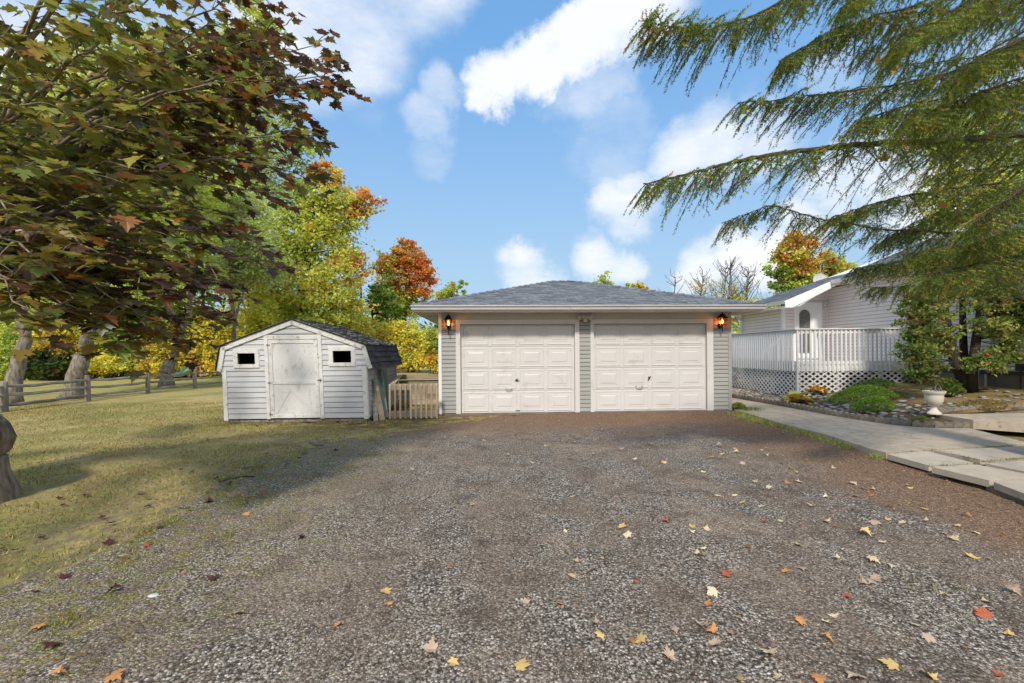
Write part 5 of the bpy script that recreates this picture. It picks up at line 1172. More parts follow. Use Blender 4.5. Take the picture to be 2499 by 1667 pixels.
def tree(name, label, base, blobs, n, size, trunk=None, tr=.2, bark='bark', cat='tree', group=None, seed=0, lean=(0, 0), flat=.75, clump=.17, limbn=22, surf_=.5, forks=None):
    rs = np.random.RandomState(100+seed); base = Vector(base); t = thing(name, label, cat, base, 0, group)
    nb = NB(); ends = crown_cloud(nb, blobs, n, size, rs, flat, clump, surf_); nb.build('crown', M['leaf'], t, tuple(base))
    top = np.mean([np.array(b[0]) for b in blobs], 0); zt = max(b[0][2]+b[1][2]*.55 for b in blobs); zl = min(b[0][2]-b[1][2]*.6 for b in blobs)
    tb = NB(); pts = trunk or [tuple(base + Vector((0, 0, -.1))), (base.x*.75+top[0]*.25, base.y*.75+top[1]*.25, base.z+(zt-base.z)*.35), (top[0], top[1], base.z+(zt-base.z)*.7), (top[0]+rs.randn()*.2, top[1], zt)]
    P = np.array([tuple(p) for p in pts], float); k = 14; ti = np.linspace(0, len(P)-1, k); Q = np.stack([np.interp(ti, range(len(P)), P[:, j]) for j in range(3)], -1)
    Q[1:-1] += rs.randn(k-2, 3)*tr*.14; rad = tr*(1-.82*np.linspace(0, 1, k)**1.1); rad[0] *= 1.3
    V, Fc = tube(Q, rad, 9); tb.add(V, Fc)
    for e in (ends if len(ends) <= limbn else [ends[i] for i in rs.permutation(len(ends))[:limbn]]):
        j = int(np.clip(np.argmin(np.abs(Q[:, 2] - (e[2] - .35*np.linalg.norm(e[:2]-Q[k//2, :2]) - .4))), 2, k-2)); s = Q[j]; m = (s+e)/2 + np.array([0, 0, .12*np.linalg.norm(e-s)]) + rs.randn(3)*.12
        tt = np.linspace(0, 1, 6)[:, None]; L_ = (1-tt)**2*s + 2*tt*(1-tt)*m + tt**2*e; V, Fc = tube(L_, np.linspace(rad[j]*.5, .012, 6), 5); tb.add(V, Fc)
    for f in (forks or []): V, Fc = tube(np.array([tuple(p) for p in f[0]]), np.array(f[1]), 8); tb.add(V, Fc)
    tb.build('trunk', M[bark], t, tuple(base), smooth=True); return t
def B_(px, py, Y, rx, ry, pal, w=1., dz=.8): c = at(px, py, Y); k = Y/F; return (tuple(c), (rx*k, (rx+ry)/2*k*dz, ry*k), pal, w)
def ground_at(px, Y): return (at(px, 900, Y).x, Y, 0)

# the wood beyond the lawn, tree by tree
tree('maple_tree', 'tall yellow green maple behind the shed, orange tinted at its crown tips', ground_at(722, 30),
     [B_(700,600,30,95,110,[YG,LG,YG]), B_(800,560,30,75,95,[YG,LG,GO,YG]), B_(750,500,30.5,75,60,[LG,YG,GR]), B_(830,520,31,65,70,[GO,YG,OR,LG]), B_(880,500,31,45,40,[OR,GO,YG,RD]), B_(800,440,31,48,45,[OR,GO,YG]), B_(770,420,30.5,35,30,[RD,OR,YG]), B_(650,700,29,90,90,[YG,LG,YE]),
      B_(790,700,29,90,80,[YG,YG,GO,LG]), B_(860,650,30,48,60,[GO,YG,OR]), B_(850,740,29,55,60,[YG,LG,GO]), B_(720,760,28.5,90,45,[YG,LG]), B_(560,520,31,80,100,[LG,YG])], 30000, .165, tr=.33, bark='barkd', seed=1, limbn=46)
tree('poplar_tree', 'towering pale green tree rising behind the crimson maple branches', ground_at(640, 36),
     [B_(610,300,36,90,110,[LG,YG,GY]), B_(700,370,36,62,70,[LG,GY,GR]), B_(745,350,36,38,40,[LG,GR]), B_(600,150,36,70,90,[LG,YG]), B_(640,60,36,38,45,[YG,LG]), B_(620,20,36,26,50,[YG,LG]), B_(590,-40,36,45,50,[YG,LG]), B_(500,350,36,110,150,[LG,YG]), B_(640,450,36,90,80,[GY,LG]), B_(520,180,36,80,120,[YG,LG]), B_(720,290,36,35,45,[LG,YG])], 24000, .17, tr=.38, seed=2, limbn=36)
tree('willow_tree', 'soft grey green willow with a forked trunk just left of the shed roof', gz(568, 905),
     [B_(590,590,25,55,60,[GY,LG,GY]), B_(560,660,25,60,60,[GY,GY,LG]), B_(640,640,25.5,60,70,[GY,LG]), B_(540,560,26,55,70,[GY,LG]), B_(600,520,26,50,50,[GY,LG])], 13000, .12, tr=.17, seed=3, clump=.2,
     trunk=[tuple(gz(566,905)), tuple(at(571,820,25)), tuple(at(578,760,25)), tuple(at(600,700,25))], forks=[([tuple(at(574,790,25)), tuple(at(566,740,25)), tuple(at(560,660,25))], [.11,.09,.04])])
fencepts = dict(
  A=[(30,983),(32,930),(48,870),(62,820),(52,770),(48,720),(70,640)],
  Bt=[(172,966),(185,920),(205,860),(226,800),(243,740),(262,660)],
  D=[(406,940),(412,900),(425,860),(438,825),(452,790),(460,740)])
def ft(lab, pts, Y, w0, w1, blobs, n, seed, group=None, name='maple_tree'):
    P = [tuple(at(x, y, Y)) for x, y in pts]; P[0] = (P[0][0], P[0][1], -.08)
    rs = np.random.RandomState(seed); 
    t = tree(name, lab, (P[0][0], P[0][1], 0), blobs, n, .14, trunk=P+[(P[-1][0]+.2, P[-1][1], P[-1][2]+4)], tr=w0, seed=seed, limbn=26)
    return t
ft('leafy tree with a kinked grey trunk, leftmost behind the split rail fence', fencepts['A'], 13.6, .22, .2, [B_(20,480,14.5,130,130,[YG,LG,YG]), B_(120,330,15,150,150,[LG,YG]), B_(40,620,15,80,60,[LG,YG]), B_(-80,350,14,150,200,[LG,YG])], 10000, 4)
ft('leafy tree whose thick grey trunk leans right by the second fence post', fencepts['Bt'], 15.6, .30, .2, [B_(300,500,17,120,110,[YG,LG]), B_(220,330,17,140,130,[LG,YG,YG]), B_(380,620,17,80,60,[YG,LG]), B_(330,200,17,120,120,[LG,YG])], 11000, 5)
ft('leafy tree with a leaning grey trunk standing next to the play set', fencepts['D'], 20.0, .28, .2, [B_(470,600,21,80,80,[LG,YG]), B_(430,470,22,100,100,[YG,LG]), B_(500,690,22,50,45,[LG,GR,YG]), B_(380,700,22,60,50,[LG,YG]), B_(400,330,22,100,110,[YG,LG])], 12000, 6)
c0 = gz(346, 915, 0)
tree('maple_tree', 'tree with a pale twin trunk under bright green leaves behind the third fence post', c0, [B_(345,790,28,75,45,[(.17,.34,.04),LG,GR]), B_(300,740,28.5,75,50,[LG,GR,YG]), B_(400,740,28.5,70,50,[LG,GR]), B_(345,690,29,90,55,[LG,YG])], 9000, .14, tr=.26, seed=7,
     trunk=[tuple(c0), tuple(at(344,880,28)), tuple(at(337,840,28)), tuple(at(330,770,28))], forks=[([tuple(at(349,895,28)), tuple(at(352,860,28)), tuple(at(357,820,28)), tuple(at(365,770,28))], [.24,.2,.17,.1])])
tree('maple_tree', 'rounded orange and green maple rising left of the garage roof', ground_at(985, 42),
     [B_(1000,640,42,42,40,[OR,OR,GO,RD]), B_(950,650,42,38,38,[GO,OR,GR]), B_(1035,670,42,32,40,[OR,RD,OR]), B_(980,610,42,28,24,[OR,GO]), B_(965,700,42,45,45,[GR,GO,OR]), B_(1025,710,42,32,30,[OR,RD,GO]), B_(990,745,42,45,35,[GO,YG,GR]), B_(1000,600,42,16,14,[OR])], 15000, .17, tr=.3, bark='barkd', seed=8, limbn=30)
tree('ash_tree', 'dark green rounded tree at the left foot of the orange maple', ground_at(925, 40), [B_(925,730,40,28,42,[GR,DG,GR]), B_(945,750,40,38,45,[GR,GR,LG]), B_(915,770,40,20,35,[DG,GR])], 5500, .16, tr=.16, bark='barkd', seed=9)
tree('birch_tree', 'thin yellow green tree above the left corner of the garage roof', ground_at(1100, 38), [B_(1100,715,38,32,25,[GO,GR,LG]), B_(1075,735,38,30,25,[GO,YG,LG]), B_(1130,705,38,16,18,[LG,GR])], 2200, .14, tr=.14, bark='barkd', seed=10, surf_=.4)
tree('poplar_tree', 'small tuft topped tree peeping over the garage ridge', ground_at(1477, 36), [B_(1477,688,36,22,24,[LG,GR,YG]), B_(1470,720,36,18,20,[LG,GR])], 1200, .14, tr=.1, bark='barkd', seed=11, surf_=.4)
tree('poplar_tree', 'yellowing treetop peeping over the right slope of the garage roof', ground_at(1550, 36), [B_(1540,703,36,26,20,[LG,GO,YG]), B_(1575,706,36,14,14,[YE,GO]), B_(1550,730,36,30,20,[LG])], 1500, .14, tr=.1, bark='barkd', seed=12, surf_=.4)
tree('maple_tree', 'orange and green maple standing behind the house roof and the satellite dish', ground_at(1970, 34), [B_(1930,640,34,45,48,[GO,OR,YG]), B_(2000,660,34,55,45,[GO,YG,GR,OR]), B_(1900,670,34,28,35,[GR,LG]), B_(1960,700,34,70,35,[YG,LG,GR]), B_(2050,680,34,50,40,[GO,YG]), B_(1950,600,34,38,35,[GO,OR,GR]), B_(1935,735,34,50,20,[YG,LG])], 14000, .17, tr=.3, bark='barkd', seed=13, limbn=30)
tree('maple_tree', 'pale sunlit green tree showing through the spruce boughs above the house', ground_at(2370, 26), [B_(2350,430,26,100,110,[LG,YG,YE]), B_(2300,330,26,70,60,[LG,YG]), B_(2430,330,26,80,80,[LG,YG]), B_(2420,520,26,90,80,[LG,GR,YG]), B_(2310,540,26,60,70,[LG,YG]), B_(2520,430,26,80,100,[LG])], 10000, .15, tr=.3, seed=14)
tree('maple_tree', 'big yellow green tree filling the gap behind the leftmost crimson leaves', ground_at(150, 32), [B_(120,560,32,150,130,[YG,LG,YG]), B_(300,620,32,120,110,[YG,LG]), B_(60,350,32,170,160,[LG,YG]), B_(250,250,32,150,150,[YG,LG]), B_(420,250,32,110,160,[LG,YG]), B_(440,520,32,110,120,[YG,LG]), B_(60,720,32,150,90,[YG,LG,YE])], 24000, .18, tr=.4, seed=15, limbn=34)
# bare thin trees beyond the garage's right slope
def bare(px, Y, htop, label, seed, n=34, yel=500):
    rs = np.random.RandomState(seed); b = Vector(ground_at(px, Y)); t = thing('bare_tree', label, 'tree', b); top = at(px, htop, Y).z; tb = NB(); nb = NB()
    Q = np.stack([b.x+np.cumsum(rs.randn(9)*.08), np.full(9, Y)+rs.randn(9)*.08, np.linspace(-.1, top, 9)], -1); tb.add(*tube(Q, np.linspace(.12, .015, 9), 5)); tips = []
    for i in range(n):
        z = top*(.35+.6*rs.rand()); j = int(np.interp(z, Q[:, 2], range(9))); s = np.array([np.interp(z, Q[:, 2], Q[:, 0]), Y, z]); a = rs.rand()*6.28; L_ = (top*1.05-z)*.55*(.5+.6*rs.rand())+.3
        e = s + np.array([math.cos(a)*L_*.75, math.sin(a)*L_*.75, L_*(.6+.5*rs.rand())]); m = (s+e)/2 + np.array([0, 0, -.08*L_]) + rs.randn(3)*.08; e = e + rs.randn(3)*.1
        tb.add(*tube(np.array([s, m, e]), [.035, .022, .008], 4))
        for _ in range(4):
            q = s + (e-s)*(.35+.6*rs.rand()); f = q + (rs.randn(3)*.28 + np.array([0, 0, .25]))*L_*.35; tb.add(*tube(np.array([q, (q+f)/2+rs.randn(3)*.03, f]), [.014, .010, .005], 3)); tips.append(f)
    tb.build('trunk', M['twig'], t, tuple(b))
    if yel:
        tips = np.array(tips); lo = tips[tips[:, 2] < top*.85]; lo = lo if len(lo) > 5 else tips; P = lo[rs.randint(len(lo), size=yel)] + rs.randn(yel, 3)*.14
        nb.batch(QV, QF, rotmats(rs.rand(yel)*6.28, rs.rand(yel)*1.4, rs.rand(yel)*6.28)*.13, P, np.array([YE, GO, (.6,.42,.12)])[rs.randint(3, size=yel)]); nb.build('crown', M['leaf'], t, tuple(b))
bare(1720, 34, 655, 'thin half bare tree with pale yellow leaves, first right of the garage roof peak', 31, 30, 700)
bare(1760, 36, 640, 'half bare tree with fine twigs above the right slope of the garage roof', 32, 34, 600)
bare(1790, 33, 625, 'tallest bare twiggy tree above the right end of the garage gutter', 33, 34, 300)
bare(1835, 32, 650, 'dark leafless tree with spreading branches beside the orange maple', 34, 40, 120)
bare(1655, 38, 660, 'lone thin leafless stem poking up behind the garage roof', 35, 8, 30)
bare(1810, 38, 690, 'low yellow leaved thin tree just behind the garage gutter end', 36, 26, 900)

# shrubs and thickets along the far edge of the lawn
def shrub(label, blobs, n, size, seed, name='shrub', clump=.2, group=None):
    c = np.array(blobs[0][0]); c = (c[0], c[1], 0); rs = np.random.RandomState(seed); t = thing(name, label, 'shrub', c, 0, group); nb = NB(); ends = crown_cloud(nb, blobs, n, size, rs, .8, clump, .42); nb.build('foliage', M['leaf'], t, c)
    tb = NB()
    for e in ends[:12]:
        s = np.array([c[0]+rs.randn()*.3, c[1]+rs.randn()*.2, 0]); tb.add(*tube(np.array([s, (s+e)/2+rs.randn(3)*.1, e]), [.04, .03, .01], 4))
    tb.build('stem', M['twig'], t, c); return t
shrub('glowing yellow shrub between the shed roof and the garage wall', [B_(1000,850,34,58,42,[YE,YG,YE]), B_(990,810,34,40,30,[YE,YE,YG]), B_(1050,850,34,35,45,[YE,GO,YG]), B_(1000,880,33.5,60,22,[YE,GO,YG])], 9000, .14, 41)
shrub('smaller yellow shrub just right of the shed ridge', [B_(920,820,35,55,35,[YE,YG,GO]), B_(880,800,35,40,28,[YG,YE])], 4500, .14, 42)
shrub('yellow green shrub close against the garage corner with reddish lower leaves', [B_(1062,840,32,22,45,[YE,YG,GR]), B_(1062,885,31.5,25,18,[GO,OR,YE])], 3000, .13, 43)
labs = [(40,850,28,90,70,[LG,GR,YG],'feathery light green bush at the far left behind the kinked trunk'),(120,880,27,70,35,[DG,DG,(.10,.05,.03)],'low bush coloured dark for hedge foot shade, behind the second rail section'),  # the low bush's near-black leaves paint the shade at the hedge foot
 (130,820,27.5,60,40,[GO,YE,GO],'golden orange leaved bush between the first two leaning trunks'),(215,880,28,60,35,[YE,YG,YE],'yellow bush with small leaves just right of the second leaning trunk'),(215,810,29,60,50,[LG,YG],'tall light green bush behind the second leaning trunk'),
 (300,850,29,50,50,[DG,GR,GY],'bluish green conifer like bush left of the twin trunked tree'),(275,890,28,50,22,[YE,YG],'low yellow bush in front of the bluish green bush'),(380,870,28.5,45,45,[YE,YG,GO],'golden bush right of the twin trunked tree'),
 (440,830,29,60,60,[YE,GO,YG],'tall golden thicket bush behind the swing beam'),(510,840,29.5,55,65,[YE,GO,YG,YE],'tall yellow thicket bush behind the play tower'),(470,780,30,70,40,[GR,LG,RD],'green bush top with red patches above the play set'),(560,840,30,60,60,[YE,YG],'yellow green bush behind the left end of the shed roof'),
 (640,790,31,80,50,[YG,LG,YE],'bright green bush behind the shed peak'),(760,800,31,90,50,[YG,YE,LG],'yellow green bush behind the shed ridge'),(850,790,32,60,45,[YG,GO,YE],'yellow orange bush behind the rear of the shed roof'),(30,800,30,80,60,[YG,LG],'yellow green bush leaning over the low shade coloured bush'),
 (1830,790,26,40,60,[YG,GO,LG],'yellow green bush seen between the garage and the house downspout'),(1800,850,24,30,60,[LG,GR,YG],'green bush at the garage corner behind the deck end')]
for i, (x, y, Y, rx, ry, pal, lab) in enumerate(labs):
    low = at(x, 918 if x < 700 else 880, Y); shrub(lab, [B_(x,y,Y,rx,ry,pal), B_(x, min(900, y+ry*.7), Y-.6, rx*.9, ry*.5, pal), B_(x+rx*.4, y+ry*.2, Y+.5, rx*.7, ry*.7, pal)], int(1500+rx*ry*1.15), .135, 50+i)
# the wood behind it all, one mass
def wood():
    rs = np.random.RandomState(77); nb = NB(); bl = []
    for px in range(-350, 1150, 60):
        bl.append(B_(px+rs.randint(-15, 15), 870-rs.randint(0, 20), 44, 60, 48, [YG, LG, GR, YE][:3+rs.randint(2)])); bl.append(B_(px+rs.randint(-15, 15), 800-rs.randint(0, 25), 46, 62, 55, [YG, LG, GR]))
        if px < 760: bl.append(B_(px, 700-rs.randint(0, 60), 48, 75, 75, [YG, LG, LG])); 
        if px < 560: bl.append(B_(px, 560-rs.randint(0, 60), 50, 85, 85, [YG, LG]))
    for px in range(1700, 3200, 70): bl.append(B_(px, 840, 42, 60, 60, [YG, LG, GO])); bl.append(B_(px, 770, 46, 60, 40, [YG, LG]) if px > 1800 else B_(px, 870, 44, 60, 40, [YG, LG]))
    crown_cloud(nb, bl, 42000, .30, rs, .8, .2, .45); o = nb.build('woodland', M['leaf']); tag(o, 'yellow green autumn woodland closing off the lawn', 'woodland', kind='stuff')
    tb = NB()
    for px in np.arange(-300, 900, 42): 
        px = px + rs.randint(-12, 12); Y = 40+rs.rand()*4; c = at(px, 900, Y); tb.add(*tube(np.array([(c.x, Y, -.1), (c.x+rs.randn()*.3, Y, 4), (c.x+rs.randn()*.8, Y, 9)]), [.2, .15, .07], 6))
    o = tb.build('woodland_stems', M['barkd']); tag(o, 'dim tree stems inside the far woodland', 'woodland', kind='stuff')
wood()

# ------------------------------------------------------------ maple leaves
half = [(0,0),(.16,-.07),(.40,-.03),(.30,.10),(.46,.22),(.66,.42),(.47,.40),(.42,.52),(.24,.42),(.30,.66),(.15,.68),(0,1.0)]
outl = half + [(-x, y) for x, y in half[-2:0:-1]]
LVT = np.array([(0,.34,0)] + [(x, y, .10*abs(x)+.0 - .12*(y-.3)**2) for x, y in outl], float); nO = len(outl)
LFT = np.array([(0, 1+i, 1+(i+1) % nO) for i in range(nO)])
def leafmesh(mat, seed, stem=True, curl=.35):
    rr = random.Random(seed); vs = []; k1, k2, k3 = rr.uniform(-.2, .9)*curl, rr.uniform(-.9, .9)*curl, rr.uniform(.75, 1.1)
    for (x, y, z) in LVT:
        jx, jy = rr.uniform(-.03, .03), rr.uniform(-.03, .03); vs.append(((x+jx)*k3, y+jy-.35, z*.5 + k1*x*x*1.3 + k2*(y-.35)**2*.9 + rr.uniform(-.015, .015)))
    fs = [tuple(f) for f in LFT]
    if stem:
        k = len(vs); L_ = rr.uniform(.35, .7); sx = rr.uniform(-.25, .25); vs += [(-.012,-.35,.0),(.012,-.35,0),(sx+.008,-.35-L_,.02),(sx-.008,-.35-L_,.02)]; fs += [(k,k+1,k+2,k+3)]
    mz = min(v[2] for v in vs); vs = [(x, y, z-mz) for x, y, z in vs]
    me = bpy.data.meshes.new('m'); me.from_pydata(vs, [], fs); me.materials.append(mat); me.update(); return me

# ------------------------------------------------------------ crimson maple in the left foreground
mt = thing('crimson_maple_tree', 'dark leaved crimson maple with a knotted trunk at the left edge overhanging the view', 'tree', (-5.50, 4.62, 0)); mo = org(mt)
tb = NB()
tp = np.array([(-5.50,-.08,.54),(-5.50,.04,.50),(-5.50,.16,.455),(-5.50,.28,.42),(-5.50,.40,.405),(-5.51,.47,.44),(-5.53,.56,.49),(-5.58,.64,.475),(-5.69,.75,.44),(-5.86,.86,.41),(-6.06,1.02,.38),(-6.2,1.3,.34),(-6.28,1.7,.31),(-6.3,2.2,.26)])
kk = np.linspace(0, 13, 90); tpts = np.stack([np.interp(kk, range(14), tp[:, 0])-.20, np.full(90, 4.62), np.interp(kk, range(14), tp[:, 1])], -1); nS = 72
V, Fc = tube(tpts, np.interp(kk, range(14), tp[:, 2])*.9, nS); cen = np.repeat(tpts, nS, axis=0); dv = V[:-2]-cen; aa = np.arctan2(dv[:, 1], dv[:, 0])
rid = np.abs(np.sin(aa*14 + 1.6*np.sin(V[:-2, 2]*7) + 3*vn(aa*2, V[:-2, 2]*2, 1, 4))); V[:-2] += dv*(.055*rid + .05*vn(aa*3, V[:-2, 2]*6, 1, 7) + .10*np.exp(-((V[:-2, 2]-.58)/.12)**2)*(vn(aa*4, V[:-2, 2]*14, 1, 3)-.4))[:, None]
tb.add(V, Fc)
tb.build('trunk', M['barkm'], mt, tuple(mo), smooth=True)
for k, (cx_, cy_, cz_, rad, tilt) in enumerate([(-5.42, 4.28, .57, .11, .2), (-5.46, 4.25, .66, .08, .5), (-5.48, 4.24, .49, .11, -.2)]):
    q = MB(); P_ = [(cx_+rad*math.cos(a)*1.05, cy_-.02+.06*math.sin(a*2), cz_+rad*.6*math.sin(a)) for a in np.linspace(0, 2*math.pi, 15)]; q.tube(P_, .040 if k == 0 else .03, 8); q.sm = True; q.build('bark_burr', M['barkm'], mt, mo)
q = MB(); q.lathe([(.01,-.10),(.10,-.06),(.13,.0),(.09,.07),(.01,.1)], (-5.43, 4.33, .60), 10); q.build('knot_hollow', M['dark'], mt, mo)
tips = [(806,200,4.7),(770,110,5.0),(700,60,5.2),(610,-20,5.0),(760,230,4.4),(745,400,4.5),(700,330,4.2),(655,470,4.6),(655,640,4.9),(630,600,4.5),(610,560,4.2),(545,690,4.4),(548,770,4.5),(470,815,4.1),(430,740,3.8),(340,790,3.6),(250,810,3.3),(180,730,3.1),(110,640,2.9),(60,745,2.9),(20,520,2.7),(180,420,2.9),
        (330,300,3.3),(430,420,3.6),(520,520,3.8),(340,560,3.3),(250,620,3.1),(100,250,2.9),(240,120,3.2),(400,120,3.6),(530,200,4.0),(600,330,4.2),(650,200,4.6),(560,60,4.6),(430,-40,4.0),(200,-60,3.3),(30,60,2.9),(20,-200,2.8),(400,-300,4.0),(700,-180,5.4),
        (640,130,5.6),(500,640,4.0),(420,660,3.8),(590,430,5.2),(480,330,5.0),(300,700,3.9),(200,560,3.8),(90,400,3.6),(380,480,4.6),(560,560,5.4),(240,-10,4.6),(120,150,4.4),(785,150,4.9),(745,185,4.8),(695,120,4.9),(650,50,4.9),(725,240,4.6),(790,185,4.6),(690,250,4.5),(640,180,4.3),(600,100,4.5),(750,330,4.7),(715,420,4.7),(640,400,4.3),(500,760,4.0),(390,805,3.7),(300,745,3.3),(150,740,3.0),(420,830,3.9),(360,800,3.5),(220,800,3.1),(100,760,2.9),(30,735,2.8),(400,700,3.5),(560,690,4.6),(610,280,5.0)]
rs = np.random.RandomState(5); tips3 = [np.array(at(*t)) for t in tips]
# boughs that reach outside the picture: the same tree all round
for i in range(12):
    a = rs.uniform(1.2, 5.2); r_ = rs.uniform(2.0, 3.6); tips3.append(np.array([-5.6+r_*math.cos(a), 4.65+r_*math.sin(a), rs.uniform(2.2, 4.6)]))
for i in range(6): tips3.append(np.array([-5.2+rs.uniform(-2, 2.6), 4.9+rs.uniform(-1.8, 1.8), rs.uniform(5.0, 6.3)]))
bt = NB(); LP, LD, LT = [], [], []
def bez(a, b, c, n): t = np.linspace(0, 1, n)[:, None]; return (1-t)**2*a + 2*t*(1-t)*b + t**2*c
fork = np.array([-6.3, 4.65, 1.9])
for i, T_ in enumerate(tips3):
    s = fork + np.array([rs.uniform(-.05, .05), 0, rs.uniform(-.2, .35)]); d = T_-s; L_ = np.linalg.norm(d)
    m = s + d*.45 + np.array([0, 0, .30*L_*.6+.3]); n = 18; Pb = bez(s, m, T_, n); Pb[2:-1] += rs.randn(n-3, 3)*.025
    bt.add(*tube(Pb, np.linspace(.04, .004, n), 6))
    for j in range(7, n):
        if j < 11 and rs.rand() < .5: continue
        for side in (-1, 1):
            if rs.rand() < .30: continue
            tan = Pb[min(j+1, n-1)] - Pb[j-1]; tan /= np.linalg.norm(tan)+1e-9; sd = np.cross(tan, [0, 0, 1]); sd /= np.linalg.norm(sd)+1e-9
            tl = rs.uniform(.16, .38)*(1.15-.4*j/n); dv = sd*side*rs.uniform(.4, .9) + tan*rs.uniform(.5, 1.1) + np.array([0, 0, rs.uniform(-.45, .05)]); e = Pb[j] + dv*tl; mm = (Pb[j]+e)/2 + np.array([0, 0, .05])
            tw = bez(Pb[j], mm, e, 5); bt.add(*tube(tw, np.linspace(.006, .0025, 5), 3))
            nl = 6
            for q in range(nl):
                t_ = .25+.75*q/(nl-1); p = tw[0]*(1-t_)**2 + 2*mm*t_*(1-t_)*1 + e*t_**2; out = dv/np.linalg.norm(dv)*rs.uniform(.2, 1) + rs.randn(3)*.55; LP.append(p + out*.05 + np.array([0, 0, -.02])); LD.append(math.atan2(out[1], out[0])); LT.append(i)
LP = np.array(LP); LD = np.array(LD); LT = np.array(LT); n = len(LP)
bt.build('branch', M['barkm'], mt, tuple(mo))
# keep the crown's silhouette: leaf colours go from green inside the crown to wine red at its outer tips
px_ = LP[:, 0]/LP[:, 1]*F + CX
edge = np.clip((px_ - 330)/400, 0, 1) + np.clip((3.0-LP[:, 2])/1.6, 0, .5)
pal_in = np.array([(.26,.27,.05),(.34,.30,.05),(.18,.22,.045),(.30,.21,.04),(.12,.11,.05)]); pal_out = np.array([(.10,.055,.04),(.14,.065,.035),(.075,.045,.04),(.24,.10,.03),(.14,.12,.04)])
pick = rs.rand(n) < edge*.85; col = np.where(pick[:, None], pal_out[rs.randint(5, size=n)], pal_in[rs.randint(5, size=n)]) * (.7+.7*rs.rand(n, 1)); ora = rs.rand(n) < .02; col[ora] = (.34, .12, .02)
sz = rs.uniform(.085, .150, n); tilt = np.clip(rs.randn(n)*.38+.35, -1.3, 1.5)
Mx = rotmats(LD - math.pi/2, tilt, LD) ; Mx = Mx * sz[:, None, None]
dist = np.linalg.norm(LP - np.array([0, 0, 1.5]), axis=1); vis = (LP[:, 1] > .8) & (np.abs(LP[:, 0]) < 1.16*LP[:, 1]) & (LP[:, 2]-1.5 < .79*LP[:, 1])
near = dist > 1.7; LP, Mx, col, dist, vis, sz = LP[near], Mx[near], col[near], dist[near], vis[near], sz[near]
order = np.argsort(np.where(vis, dist/sz, 1e6)); first = order[:300]; rest = order[300:]
lv = [leafmesh(M['fleaf'], 60+i, False, .5) for i in range(5)]
mlo = leafmat('crimson leaf piece', .30, .5, .32, obj=True)
for me in lv: me.materials[0] = mlo
for q, i in enumerate(first):
    o = link('leaf', lv[q % 5], mt, tuple(LP[i]-np.array(mo))); o.rotation_euler = Matrix((Mx[i]/sz[i]).tolist()).to_euler(); s = float(sz[i]); o.scale = (s, s, s); o.color = (*[float(v) for v in col[i]], 1)
nb = NB(); nb.batch(LVT, LFT, Mx[rest], LP[rest], col[rest]); o = nb.build('leaf', M['mleaf'], mt, tuple(mo)); o['kind'] = 'stuff'
print('maple leaves', len(LP))

